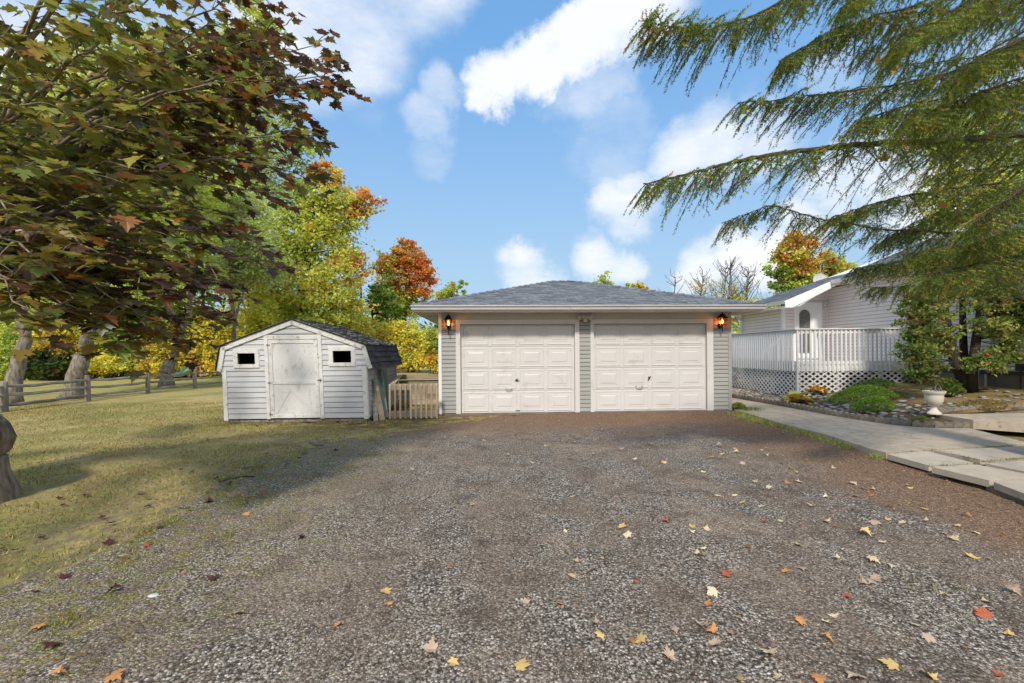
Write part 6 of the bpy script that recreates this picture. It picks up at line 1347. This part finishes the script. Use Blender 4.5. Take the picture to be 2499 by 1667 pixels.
# ------------------------------------------------------------ spruce on the right
spt = thing('spruce_tree', 'large spruce overhanging from the right edge with long drooping boughs', 'tree', (6.9, 5.6, 0)); so_ = org(spt)
tb = NB(); tb.add(*tube(np.array([(6.9,5.6,-.1),(6.9,5.6,2),(6.92,5.6,4.5),(6.9,5.6,7.5),(6.9,5.6,9.5)]), [.30,.26,.21,.12,.04], 12)); tb.build('trunk', M['spruceb'], spt, tuple(so_), smooth=True)
boughs = [  # (points in the picture with depth), radius, spray length, density
 ([(2760,300,5.5),(2499,328,5.1),(2300,345,4.9),(2100,352,4.7),(1950,368,4.6),(1800,392,4.5),(1680,425,4.45),(1570,448,4.4)], .045, .62, 1.0),
 ([(2760,-330,5.6),(2400,-200,5.1),(2150,-90,4.7),(1960,-30,4.4),(1850,35,4.2),(1730,72,4.1),(1650,68,4.0),(1575,55,3.95)], .035, .50, 1.0),
 ([(2760,60,5.5),(2499,90,5.0),(2330,175,4.8),(2200,205,4.7),(2050,225,4.6),(1930,240,4.6),(1800,252,4.5)], .032, .50, 1.1),
 ([(2760,560,5.5),(2499,565,5.3),(2300,568,5.2),(2150,560,5.1),(2000,535,5.0),(1880,500,4.9),(1760,545,4.8)], .030, .42, .8),
 ([(2760,200,5.3),(2499,215,4.7),(2350,230,4.4),(2200,262,4.3),(2080,300,4.2)], .026, .5, 1.0),
 ([(2760,430,5.2),(2499,440,4.9),(2350,455,4.7),(2200,480,4.6),(2100,505,4.6),(2030,530,4.6)], .024, .46, 1.0),
 ([(2760,650,5.5),(2499,640,5.4),(2330,640,5.3),(2180,640,5.2),(2080,655,5.2)], .024, .36, 1.0),
 ([(2760,-100,5.2),(2499,-60,4.7),(2300,0,4.5),(2130,40,4.4),(2000,90,4.3),(1900,150,4.2)], .028, .55, 1.1),
 ([(2760,-200,5.4),(2450,-150,5.2),(2250,-100,5.0),(2080,-70,4.9),(1950,-50,4.9)], .028, .55, 1.0),
 ([(2760,100,5.8),(2450,130,6.0),(2300,150,6.1),(2150,160,6.2)], .024, .6, 1.1),
 ([(2760,380,6),(2520,400,6.2),(2400,410,6.4),(2260,430,6.5)], .024, .55, 1.1),
 ([(2760,560,5.2),(2560,600,4.5),(2400,640,4.2),(2260,670,4.1)], .022, .34, 1.0),
 ([(2760,680,5.8),(2500,670,6.0),(2350,690,6.2),(2200,700,6.3),(2120,700,6.4)], .022, .32, 1.0),
 ([(2760,0,5.0),(2560,60,4.2),(2450,120,3.8),(2350,160,3.6)], .022, .5, 1.0),
 ([(2760,300,5.0),(2600,380,4.3),(2480,470,4.0),(2380,540,3.9)], .022, .5, 1.0),
 ([(2760,-300,5.2),(2500,-260,4.6),(2300,-180,4.3),(2150,-60,4.1),(2050,20,4.0)], .022, .55, 1.0),
 ([(2760,500,5.7),(2500,500,5.9),(2300,520,6.0),(2130,600,6.0)], .022, .45, 1.0),
 ([(2760,20,5.6),(2600,10,5.5),(2400,30,5.5),(2230,70,5.6),(2090,130,5.6)], .022, .5, 1.0),
 ([(2760,240,5.6),(2560,280,5.5),(2420,300,5.6),(2280,330,5.7)], .022, .5, 1.0),
 ([(2760,150,5.0),(2560,170,4.4),(2430,210,4.1),(2300,260,3.95),(2200,300,3.9)], .022, .5, 1.1),
 ([(2760,-150,5.0),(2560,-80,4.3),(2400,-20,4.0),(2260,60,3.9),(2170,120,3.85)], .022, .5, 1.1),
 ([(2760,420,5.6),(2600,440,5.5),(2420,470,5.4),(2280,520,5.4),(2160,580,5.4)], .022, .45, 1.1),
 ([(2760,530,5.0),(2600,540,4.4),(2480,560,4.2),(2360,600,4.1)], .022, .4, 1.1),
 ([(2760,350,6.4),(2560,350,6.6),(2400,360,6.8),(2250,380,7.0)], .022, .6, 1.1),
 ([(2760,-20,6.2),(2560,0,6.4),(2380,20,6.6),(2200,40,6.8),(2050,80,7)], .022, .6, 1.1),
 ([(2760,200,6.2),(2560,230,6.4),(2380,250,6.6),(2200,280,6.8)], .022, .6, 1.1),
 ([(2760,640,5.3),(2600,560,5.0),(2450,590,4.8),(2330,600,4.8),(2200,620,4.8)], .022, .36, 1.0),
]
rs = np.random.RandomState(9); BL = [([np.array(at(*p)) for p in b[0]], b[1], b[2], b[3]) for b in boughs]
for i in range(26):      # the rest of the tree, out of the picture
    a = rs.uniform(-2.2, 1.9); z0 = 1.7+i*.25; L_ = (3.4-.3*i*.25)*rs.uniform(.8, 1.1); e = np.array([6.9+L_*math.cos(a), 5.6+L_*math.sin(a), z0-.35]); s = np.array([6.9, 5.6, z0]); BL.append(([s, (s+e)/2+np.array([0,0,.15]), e], .03, .45, .40))
wb = NB(); TW = []      # TW: twig segments (p, q, hue)
for (P_, rad, spray, dens) in BL:
    P_ = np.array(P_); k = max(12, int(np.linalg.norm(P_[-1]-P_[0])/.10)); ti = np.linspace(0, len(P_)-1, k); Q = np.stack([np.interp(ti, range(len(P_)), P_[:, j]) for j in range(3)], -1); Q[1:-1] = (Q[:-2]+Q[1:-1]*2+Q[2:])/4; Q[1:-1] += rs.randn(k-2, 3)*.005
    wb.add(*tube(Q, rad*(1 if rad > .04 else .55)*np.linspace(1, .10, k)**.9, 6)); Ls = np.linalg.norm(P_[-1]-P_[0]); hue0 = rs.rand()
    ns = int(Ls/.070*dens)
    for j in range(ns):
        t_ = .04 + .96*(j+rs.rand()*.6)/ns; i0 = t_*(k-1); a = int(min(i0, k-2)); p = Q[a] + (Q[a+1]-Q[a])*(i0-a); tan = Q[a+1]-Q[a]; tan /= np.linalg.norm(tan)
        for side in (-1, 1):
            sd = np.cross(tan, [0, 0, 1])*side; sl_2 = spray*(1.15-.75*t_**2)*rs.uniform(.3, 1.25); dr = sd*rs.uniform(.3, 1.0) + tan*rs.uniform(.15, .9) + np.array([0, 0, -rs.uniform(.12, 1.0)]); dr /= np.linalg.norm(dr)
            m = p + dr*sl_2*.5 + np.array([0, 0, .06*sl_2]); e = p + dr*sl_2 + np.array([0, 0, -.12*sl_2]); n_ = 5; br = bez(p, m, e, n_)
            wb.add(*tube(br, np.linspace(.005, .002, n_), 3)); h = hue0*.5+rs.rand()*.5
            for a2 in range(n_-1): TW.append((br[a2], br[a2+1], h))
            for a2 in range(1, n_):
                for s2 in (-1, 1):
                    if rs.rand() < .12: continue
                    t2 = br[a2]-br[a2-1]; t2 /= np.linalg.norm(t2)+1e-9; sd2 = np.cross(t2, [tan[0], tan[1], 1.]); sd2 /= np.linalg.norm(sd2)+1e-9; l2 = rs.uniform(.09, .21)*(1.25-.17*a2); f = br[a2] + (sd2*s2*.6+t2*.75+np.array([0, 0, -.25]))*l2; TW.append((br[a2], f, h))
    for a in range(int(k*.55), k-1): TW.append((Q[a], Q[a+1], .5))
wb.build('branch', M['spruceb'], spt, tuple(so_))
Pa = np.array([t[0] for t in TW]); Pb_ = np.array([t[1] for t in TW]); Hh = np.array([t[2] for t in TW]); Ln = np.linalg.norm(Pb_-Pa, axis=1)
print('twigs', len(TW), 'length', Ln.sum())
cnt = np.maximum(2, (Ln/.0058).astype(int)); cnt = np.where(Pa[:, 0] > Pa[:, 1]*1.16, cnt//3+1, cnt)
idx = np.repeat(np.arange(len(TW)), cnt); u_ = rs.rand(len(idx)); D = (Pb_-Pa)/(Ln[:, None]+1e-9); base = Pa[idx] + (Pb_-Pa)[idx]*u_[:, None]; d = D[idx]
NN = []; 
sgn = rs.randn(len(idx), 3); sgn -= (sgn*d).sum(1)[:, None]*d; sgn /= np.linalg.norm(sgn, axis=1)[:, None]+1e-9
nd = sgn*.82 + d*.6; ln = rs.uniform(.017, .029, len(idx)); tip = base + nd*ln[:, None]; wv = np.cross(nd, d); wv /= np.linalg.norm(wv, axis=1)[:, None]+1e-9; wv *= .0032
V = np.stack([base-wv, base+wv, tip], 1).reshape(-1, 3)
c1, c2, c3, c4 = np.array((.10,.15,.035)), np.array((.26,.34,.06)), np.array((.42,.38,.07)), np.array((.48,.25,.07))
h = Hh[idx][:, None]; colr = c1*(1-h) + c2*h; yv = (rs.rand(len(TW)) < .16)[idx]; colr[yv] = c3; ov = (rs.rand(len(TW)) < .035)[idx]; colr[ov] = c4; colr *= (.7+.6*rs.rand(len(idx), 1))
nb = NB(); nb.add(V, np.arange(len(V)).reshape(-1, 3), np.repeat(colr, 3, axis=0)); o = nb.build('needles', M['needle'], spt, tuple(so_)); o['kind'] = 'stuff'
print('needles', len(idx))
# orange maple leaves caught in the boughs
lf = [leafmesh(M['fleaf'], 80+i, True, .8) for i in range(4)]
for i, (x, y, Y, lab, cl) in enumerate([(2008,362,4.45,'orange leaf stuck on top of the long bare spruce bough', (.62,.20,.03)), (2158,384,4.6,'brown leaf hanging just below the long spruce bough', (.40,.17,.07)), (2143,148,4.3,'tan orange leaf caught high in the middle of the spruce', (.50,.22,.09)), (2178,170,4.3,'long drooping orange leaf beside another high in the spruce', (.55,.25,.08)), (2250,95,4.3,'pinkish tan leaf caught near the top of the spruce', (.50,.28,.16)), (2380,35,4.4,'brown leaf caught in the topmost visible spruce bough', (.38,.2,.09)), (2300,500,4.4,'orange brown leaf lodged among the lower spruce twigs', (.50,.24,.08))]):
    o = link('caught_leaf', lf[i % 4], None, at(x, y, Y), (rs.uniform(.6, 1.6), rs.uniform(-.5, .5), rs.uniform(0, 6))); o.scale = (.10, .10, .10); o.color = (*cl, 1); tag(o, lab, 'leaf', 'maple leaves caught in the spruce')

# ------------------------------------------------------------ cedar clump in front of the house
cb = (10.45, 10.55, float(bedz(10.45, 10.55))-.05); ce = thing('cedar_tree', 'bushy cedar with several dark bare stems in front of the house wall', 'tree', cb)
tb = NB()
def stem(pts, r0, r1): P_ = np.array([tuple(at(*p)) for p in pts]); tb.add(*tube(P_, np.linspace(r0, r1, len(P_)), 8)); return P_
stem([(2368,962,10.4),(2352,930,10.4),(2330,880,10.4),(2315,820,10.4),(2305,760,10.5),(2300,700,10.5),(2296,620,10.6)], .14, .05)
stem([(2372,962,10.6),(2362,920,10.6),(2352,860,10.6),(2350,800,10.6),(2348,730,10.6),(2346,640,10.7)], .10, .04)
stem([(2372,960,10.3),(2374,900,10.2),(2382,830,10.2),(2392,760,10.2),(2402,700,10.3),(2410,620,10.4)], .11, .04)
nbc = NB(); rs = np.random.RandomState(21)
CG, CY, CB = (.22,.31,.08), (.46,.46,.14), (.28,.22,.10)
bl = [B_(2250,780,10.2,45,60,[CG,CG,CY,CB]), B_(2240,860,10.2,42,50,[CG,CG,CY]), B_(2262,730,10.2,45,40,[CG,CY,CB]), B_(2270,910,10.2,40,28,[CG,CG,CB]), B_(2300,830,10.1,25,40,[CG,CY]), B_(2440,740,10.0,45,45,[CY,CY,CB,CG]), B_(2450,810,9.9,45,40,[CG,CY,CY]), B_(2440,870,9.8,42,30,[CG,CG,CY]), B_(2400,890,9.8,38,28,[CG,CG,CY]), B_(2380,770,9.9,22,50,[CY,CG],.35), B_(2330,800,9.9,18,40,[CG,CY],.3), B_(2320,690,10.3,60,40,[CG,CY,CB]), B_(2420,690,10.2,60,38,[CG,CY]), B_(2480,780,9.9,28,70,[CG,CY]), B_(2290,640,10.4,55,45,[CG,CG,CY]), B_(2390,640,10.4,60,45,[CG,CG,CY])]
ends = crown_cloud(nbc, bl, 28000, .050, rs, .55, .20, .5, 1.5)
stems = tb.V[0][:-2].reshape(-1, 8, 3).mean(1), tb.V[1][:-2].reshape(-1, 8, 3).mean(1), tb.V[2][:-2].reshape(-1, 8, 3).mean(1)
for e in ends[:90]:
    S = np.vstack(stems); s = S[np.argmin(np.linalg.norm(S - e + np.array([0, 0, .25]), axis=1))]; m = (s+e)/2+rs.randn(3)*.05; tb.add(*tube(np.array([s, m, e]), [.016, .010, .004], 4))
tb.build('trunk', M['barkd'], ce, cb, smooth=True); nbc.build('foliage', M['leaf'], ce, cb)

# ------------------------------------------------------------ bed plants
def mound(label, px, py, rx, ry, n, cols, size, seed, name='fern_plant', cat='plant', z=None):
    c = gz(px, py, z if z is not None else .12); rs = np.random.RandomState(seed); t = thing(name, label, cat, (c.x, c.y, float(bedz(c.x, c.y)))); k = c.y/F; a = rs.rand(n)*6.28; r_ = rs.rand(n)**.5
    X = c.x + np.cos(a)*r_*rx*k; Y = c.y + np.sin(a)*r_*rx*k*.8; H_ = ry*k*(1-.75*r_**2)*(.45+.6*rs.rand(n)**.5)
    Z = np.array([float(bedz(x, y)) for x, y in zip(X, Y)]) + H_; nb = NB(); s = size*(.6+.8*rs.rand(n)); col = np.array(cols)[rs.randint(len(cols), size=n)]*(.65+.7*rs.rand(n, 1))
    tv = QV*np.array([1, .55, 1]); nb.batch(tv, QF, rotmats(rs.rand(n)*6.28, rs.rand(n)*1.3, rs.rand(n)*6.28)*s[:, None, None], np.stack([X, Y, Z], -1), col); nb.build('foliage', M['leaf'], t, (c.x, c.y, float(bedz(c.x, c.y))))
    tb = NB()
    for i in range(40):
        j = rs.randint(n); tb.add(*tube(np.array([(c.x+(X[j]-c.x)*.6, c.y+(Y[j]-c.y)*.6, float(bedz(X[j], Y[j]))-.02), (X[j], Y[j], Z[j])]), [.006, .003], 3))
    tb.build('stem', M['twig'], t, (c.x, c.y, float(bedz(c.x, c.y)))); return t
FG = [(.28,.48,.06),(.20,.38,.05),(.38,.54,.08),(.13,.24,.04),(.44,.52,.12)]
mound('low feathery bright green plant mound nearest the edging in the stone bed', 2105, 992, 74, 36, 7500, FG, .040, 61)
mound('smaller feathery green plant mound to the right, closer to the slabs', 2130, 1008, 50, 34, 3800, FG, .038, 62)
mound('tall back part of the feathery green plants in front of the lattice', 2125, 968, 55, 20, 3200, FG, .042, 63, z=.2)
mound('grassy long leaved green tuft behind the urn planter', 2315, 968, 30, 42, 900, [(.26,.34,.10),(.18,.28,.06)], .13, 64, z=.42)
mound('small green weed clump left of the urn foot', 2245, 1015, 26, 18, 700, [(.2,.28,.05),(.28,.3,.08)], .035, 65, z=.25)
mound('reddish grey twiggy low plant at the foot of the far lattice', 1815, 950, 40, 40, 900, [(.18,.10,.09),(.26,.15,.13),(.12,.14,.06)], .05, 66)
mound('dry rose bush with dark leaves at the right end of the lattice', 2245, 955, 36, 40, 1400, [(.07,.12,.04),(.12,.16,.05),(.2,.15,.07)], .05, 67, z=.35)
mound('sparse yellow green weeds between the stones right of the plant mound', 2170, 985, 42, 18, 900, [(.34,.34,.10),(.22,.28,.06)], .04, 68, z=.2)
mound('straw coloured dry grass tuft by the foundation', 2400, 985, 50, 12, 900, [(.45,.36,.15),(.36,.27,.1)], .06, 69, z=.4)
mound('yellow green weedy clump at the garage corner', 1800, 1000, 20, 14, 500, [(.40,.42,.10),(.24,.3,.06)], .05, 70, z=.03)
for i, (x, y) in enumerate([(2283, 920), (2288, 917)]):
    pass
c = at(2284, 921, 10.0); fl = thing('pink_rose', 'pale pink rose bloom at the right end of the deck lattice', 'flower', c); mb = MB()
for k in range(9):
    a = k*2.4; r_ = .012+.004*k; mb.add([(math.cos(a)*r_, math.sin(a)*r_, .0), (math.cos(a+.9)*r_*1.6, math.sin(a+.9)*r_*1.6, .03), (math.cos(a+.2)*r_*1.9, math.sin(a+.2)*r_*1.9, .045), (math.cos(a-.5)*r_*1.6, math.sin(a-.5)*r_*1.6, .03)], [(0,1,2,3)])
mb.build('petal', M['pink'], fl); mb = MB(); mb.tube([(0,0,.01), (.02,0,-.25), (.0,.02,-.5)], .005, 4); mb.build('stem', M['twig'], fl)
# hostas: big yellowing leaves
hv = []
for i in range(3):
    vs = []; fs = []; n_ = 6
    for k in range(n_):
        t_ = k/(n_-1); w_ = .34*math.sin(math.pi*min(1, t_*.92+.06))**.8; zz = .55*t_ - .75*t_*t_*(.8+.2*i); vs += [(-w_, t_, zz+.10), (0, t_, zz), (w_, t_, zz+.10)]
    for k in range(n_-1):
        for j in (0, 1): fs.append((3*k+j, 3*k+j+1, 3*k+4+j, 3*k+3+j))
    me = bpy.data.meshes.new('m'); me.from_pydata(vs, [], fs); me.materials.append(M['fleaf']); me.polygons.foreach_set('use_smooth', [True]*len(fs)); hv.append(me)
rs = np.random.RandomState(31)
def hosta(label, px, py, z, n, s, cols):
    c = gz(px, py, z); t = thing('hosta_plant', label, 'plant', (c.x, c.y, float(bedz(c.x, c.y))+.02))
    for i in range(n):
        o = link('leaf', hv[i % 3], t, (rs.uniform(-.04, .04), rs.uniform(-.04, .04), 0), (rs.uniform(.1, .9), rs.uniform(-.3, .3), rs.rand()*6.28)); k = s*rs.uniform(.7, 1.15); o.scale = (k, k, k); o.color = (*cols[rs.randint(len(cols))], 1)
HC = [(.80,.68,.14),(.85,.60,.16),(.50,.56,.12),(.75,.75,.25),(.85,.75,.40),(.62,.42,.14)]
hosta('yellow and green hosta at the left end of the green plant mound', 1945, 985, .12, 34, .40, HC)
hosta('golden brown hosta behind the left end of the feathery plants', 1985, 972, .15, 34, .44, [(.85,.60,.14),(.78,.46,.14),(.85,.72,.25)])
hosta('pale yellow hosta between the lattice and the feathery plants', 2025, 960, .18, 32, .46, HC)
hosta('striped yellow hosta further right against the lattice', 2112, 948, .2, 30, .50, [(.75,.75,.25),(.80,.68,.16),(.45,.56,.12)])
hosta('rightmost yellow green hosta in front of the lattice', 2155, 954, .22, 28, .46, [(.6,.64,.16),(.80,.74,.22)])
for k, (px, py, lab) in enumerate([(2410, 866, 'small red blossom low in the right side of the cedar')]):
    c = at(px, py, 9.6); q = MB(); q.lathe([(.005,-.03),(.03,-.01),(.035,.01),(.01,.03)], c, 8); o = q.build('red_blossom', M['redb']); tag(o, lab, 'flower')

# ------------------------------------------------------------ fallen leaves
fl_meshes = [leafmesh(M['fleaf'], 200+i, True, 1.0) for i in range(10)]
PY, PB, PO, PR, PD, PG = (.70,.56,.36), (.52,.38,.27), (.58,.27,.10), (.46,.13,.06), (.095,.028,.03), (.68,.48,.18)
LV = []
k = .5317
for x, y, c in [(1095,565,PY),(1790,515,PO),(1975,720,PB),(2080,785,PG),(2170,62,PG),(1130,105,PO),(525,855,PO),(275,30,PD),(290,60,PD),(395,18,PD),(510,148,PD),(730,165,PD),(1385,213,PD),(193,210,PD),(75,270,PD),(500,232,PD),(675,245,PR),(300,390,PD),(160,458,PD),(525,460,PD),(230,715,PD),(10,262,PD),(960,47,PD),(980,398,PD),(1205,3,PR),(470,118,PD),(640,5,PD),(1772,457,PG),(1547,610,PO),(265,850,PO),(170,630,PO)]: LV.append((x*k, 1200+y*k, c))
k = .5313
for x, y, c in [(243,182,PY),(338,66,PY),(277,22,PY),(703,18,PY),(945,20,PY),(1022,18,PY),(1055,50,PG),(1145,66,PY),(1440,28,PY),(1580,22,PY),(1650,18,PO),(1375,64,PY),(1455,84,PY),(1735,68,PG),(1895,80,PG),(706,134,PR),(828,160,PG),(893,170,PY),(820,186,PY),(1160,140,PR),(1232,136,PY),(1440,138,PY),(1480,160,PR),(1618,194,PG),(1660,195,PB),(1665,145,PB),(1730,128,PG),(1795,142,PY),(1912,142,PY),(2045,160,PG),(1985,193,PG),(2030,218,PY),(2130,188,PY),(2085,110,PO),(1700,232,PY),(880,262,PY),(1085,258,PO),(1315,244,PY),(862,298,PY),(1655,316,PY),(1740,340,PY),(293,318,PB),(275,388,PB),(987,384,PR),(1258,366,PO),(1335,356,PB),(2110,298,PG),(1670,400,PB),(1615,425,PB),(1650,418,PB),(1538,482,PR),(1985,468,PY),(2175,505,PY),(2305,458,PB),(900,516,PO),(920,466,PY),(62,505,PB),(220,514,PO),(385,615,PB),(400,660,PG),(750,633,PB),(875,615,PB),(588,680,PG),(922,645,PO),(935,698,PB),(1323,594,PO),(1483,572,PY),(1443,598,PY),(1440,680,PO),(1855,615,PY),(1912,678,PB),(2280,655,PG),(2165,565,PR),(1180,752,PY),(720,752,PB),(48,800,PG),(1225,852,PY),(1308,838,PB),(1405,868,PO),(1578,855,PB),(1735,795,PG),(1915,845,PG),(2235,838,PR),(1490,312,PY),(505,160,PG),(530,200,PY),(1830,445,(.3,.34,.08))]: LV.append((1250+x*k, 1200+y*k, c))
k = .3399
for x, y, c in [(30,522,PY),(165,558,PB),(65,573,PY),(235,557,PB),(278,575,PY),(468,585,PY),(285,605,PG),(185,614,PG),(110,636,PG),(275,632,PY),(332,680,PB),(500,628,PY),(605,682,PB),(1045,625,PR),(985,713,PB),(675,716,PO),(728,750,PG),(50,743,PY),(520,852,PY),(1295,812,PY),(1515,835,PY),(1535,860,PG),(1125,826,PY),(1200,860,PY),(1275,868,PY),(650,822,PO),(425,815,PB),(735,813,PB)]: LV.append((1700+x*k, 900+y*k, c))
rr = random.Random(12)
for x, y in [(1088,1051),(1180,1075),(1258,1062),(1330,1090),(1400,1080),(1465,1072),(1520,1095),(1590,1065),(1450,1110),(1392,1120),(1340,1168),(1300,1130),(1550,1120),(1620,1130),(1240,1110),(1005,1145),(1580,1045),(1660,1060),(1110,1032),(965,1030)]: LV.append((x, y, rr.choice([PY, PY, PB, PG])))
for x, y in [(730,1118),(780,1092),(560,1180),(530,1170),(500,1135),(470,1152),(345,1208),(360,1235),(700,1135),(650,1108),(590,1085),(820,1098)]: LV.append((x, y, PD if y > 1105 and x < 720 else rr.choice([PD, PB])))
names = {PY: 'pale yellow', PB: 'tan brown', PO: 'bright orange', PR: 'rusty red', PD: 'dark wine red', PG: 'golden yellow'}
zones = [('on the lawn before the shed', lambda p: p.x < -2.4 and p.y > 5.2), ('on the lawn near the crimson maple', lambda p: p.x < -2.6 and p.y > 3.6), ('on the mossy gravel, lower left', lambda p: p.x < -1.1),
         ('just before the left garage door', lambda p: p.y > 6.6 and p.x < 1.9), ('just before the right garage door', lambda p: p.y > 6.6),
         ('in the litter beside the paving slabs', lambda p: p.x > 3.75 and p.y > 3.6), ('on the gravel at the right edge', lambda p: p.x > 2.9 and p.y > 2.9), ('in the middle distance right of centre', lambda p: p.x > 1.3 and p.y > 4.6), ('on the gravel midway, right of centre', lambda p: p.x > 1.3 and p.y > 3.1), ('on the gravel at the lower right corner', lambda p: p.x > 1.9), ('on the gravel, bottom right of centre', lambda p: p.x > .55 and p.y < 3.1), ('on the gravel in the driveway middle', lambda p: p.y > 3.1), ('on the gravel at the bottom middle', lambda p: True)]
groups = {}
for i, (x, y, c) in enumerate(LV):
    p = gz(x, y, .008); d = p.y; zi = next(j for j, z in enumerate(zones) if z[1](p)); cn = names.get(c, 'greenish yellow'); groups.setdefault((cn, zi), []).append((p, c, i))
def size_of(i, c): rq = random.Random(i); return (.070 if c in (PD,) else .070)*rq.uniform(.62, 1.2)
big = {(1106,1617): .125, (1275,1625): .13, (160,1407): .12, (122,1580): .12}
ORD = 'leftmost second third fourth fifth sixth seventh eighth ninth tenth eleventh twelfth thirteenth fourteenth fifteenth'.split(); CNT = 'one two three four five six seven eight nine ten eleven twelve thirteen fourteen fifteen sixteen'.split()
for (cn, zi), lst in groups.items():
    tot = len(lst); lst.sort(key=lambda q: q[0].x/q[0].y)
    for j, (p, c, i) in enumerate(lst):
        s = size_of(i, c); z = zones[zi][0]; grp = f'fallen {cn} leaves {z}' if tot > 1 else None
        if tot == 1: lab = f'only {cn} maple leaf {z}'
        elif tot == 2: lab = f'{cn} fallen leaf {z}, ' + ('left one of the two' if j == 0 else 'right one of the two')
        elif j == 0: lab = f'leftmost of {CNT[tot-1]} {cn} leaves {z}'
        elif j == tot-1: lab = f'rightmost of {CNT[tot-1]} {cn} leaves {z}'
        else: lab = f'{ORD[j]} from left of {CNT[tot-1]} {cn} leaves {z}'
        o = link('fallen_leaf', fl_meshes[i % 10], None, (p.x, p.y, .008), (rr.uniform(-.4, .4), rr.uniform(-.4, .4), rr.uniform(0, 6.28))); o.scale = (s, s, s*rr.uniform(.8, 1.5)); v = rr.uniform(.8, 1.15); o.color = (*[q*v for q in c], 1)
        tag(o, lab, 'leaf', grp)
# crumbs of smaller leaves too small to count
nb = NB(); rs = np.random.RandomState(88); n_ = 520; x = rs.uniform(-3, 5.3, n_); y = 2+8.6*rs.rand(n_); kk = (rs.rand(n_) < .25+.75*(x > .3)); x, y = x[kk], y[kk]; n_ = len(x)
nb.batch(LVT-np.array([0,.35,0]), LFT, rotmats(rs.rand(n_)*6.28, rs.rand(n_)*.5, rs.rand(n_)*6.28)*rs.uniform(.012, .038, n_)[:, None, None], np.stack([x, y, np.full(n_, .012)], -1), np.array([PY, PB, PB, PG, PO])[rs.randint(5, size=n_)])
n_ = 260; x = rs.uniform(-13, -3.2, n_); y = rs.uniform(4, 14, n_); nb.batch(LVT-np.array([0,.35,0]), LFT, rotmats(rs.rand(n_)*6.28, rs.rand(n_)*.6, rs.rand(n_)*6.28)*rs.uniform(.03, .06, n_)[:, None, None], np.stack([x, y, np.full(n_, .02)], -1), np.array([PY, PB, PR, PD, PG])[rs.randint(5, size=n_)])
o = nb.build('leaf_litter', M['leaf']); tag(o, 'tiny scattered leaf scraps over the gravel and lawn', 'litter', kind='stuff')
# twigs and one white stone on the gravel
for (x0, y0, x1, y1, lab) in [(490,1449,540,1446,'thick brown stick lying on the gravel at the lower left'), (1462,1362,1490,1376,'thin dark twig lying in the middle of the driveway'), (1455,1385,1432,1398,'short pale twig next to the thin dark one'), (262,1554,300,1568,'curved grey twig on the mossy gravel at the lower left')]:
    a, b = gz(x0, y0, .012), gz(x1, y1, .012); t = MB(); t.tube([tuple(a), tuple((a+b)/2+Vector((.004,.01,.004))), tuple(b)], [.009, .008, .005] if 'thick' in lab else [.004, .004, .002], 6); o = t.build('stick', M['twig']); tag(o, lab, 'stick')
c = gz(375, 1454, .0); o = link('white_stone', rocks[0][0], None, c); o.scale = (.036, .026, .02); o.data = o.data.copy(); o.data.materials[0] = M['canvas']; tag(o, 'single whitish stone on the mossy gravel at the lower left', 'stone')
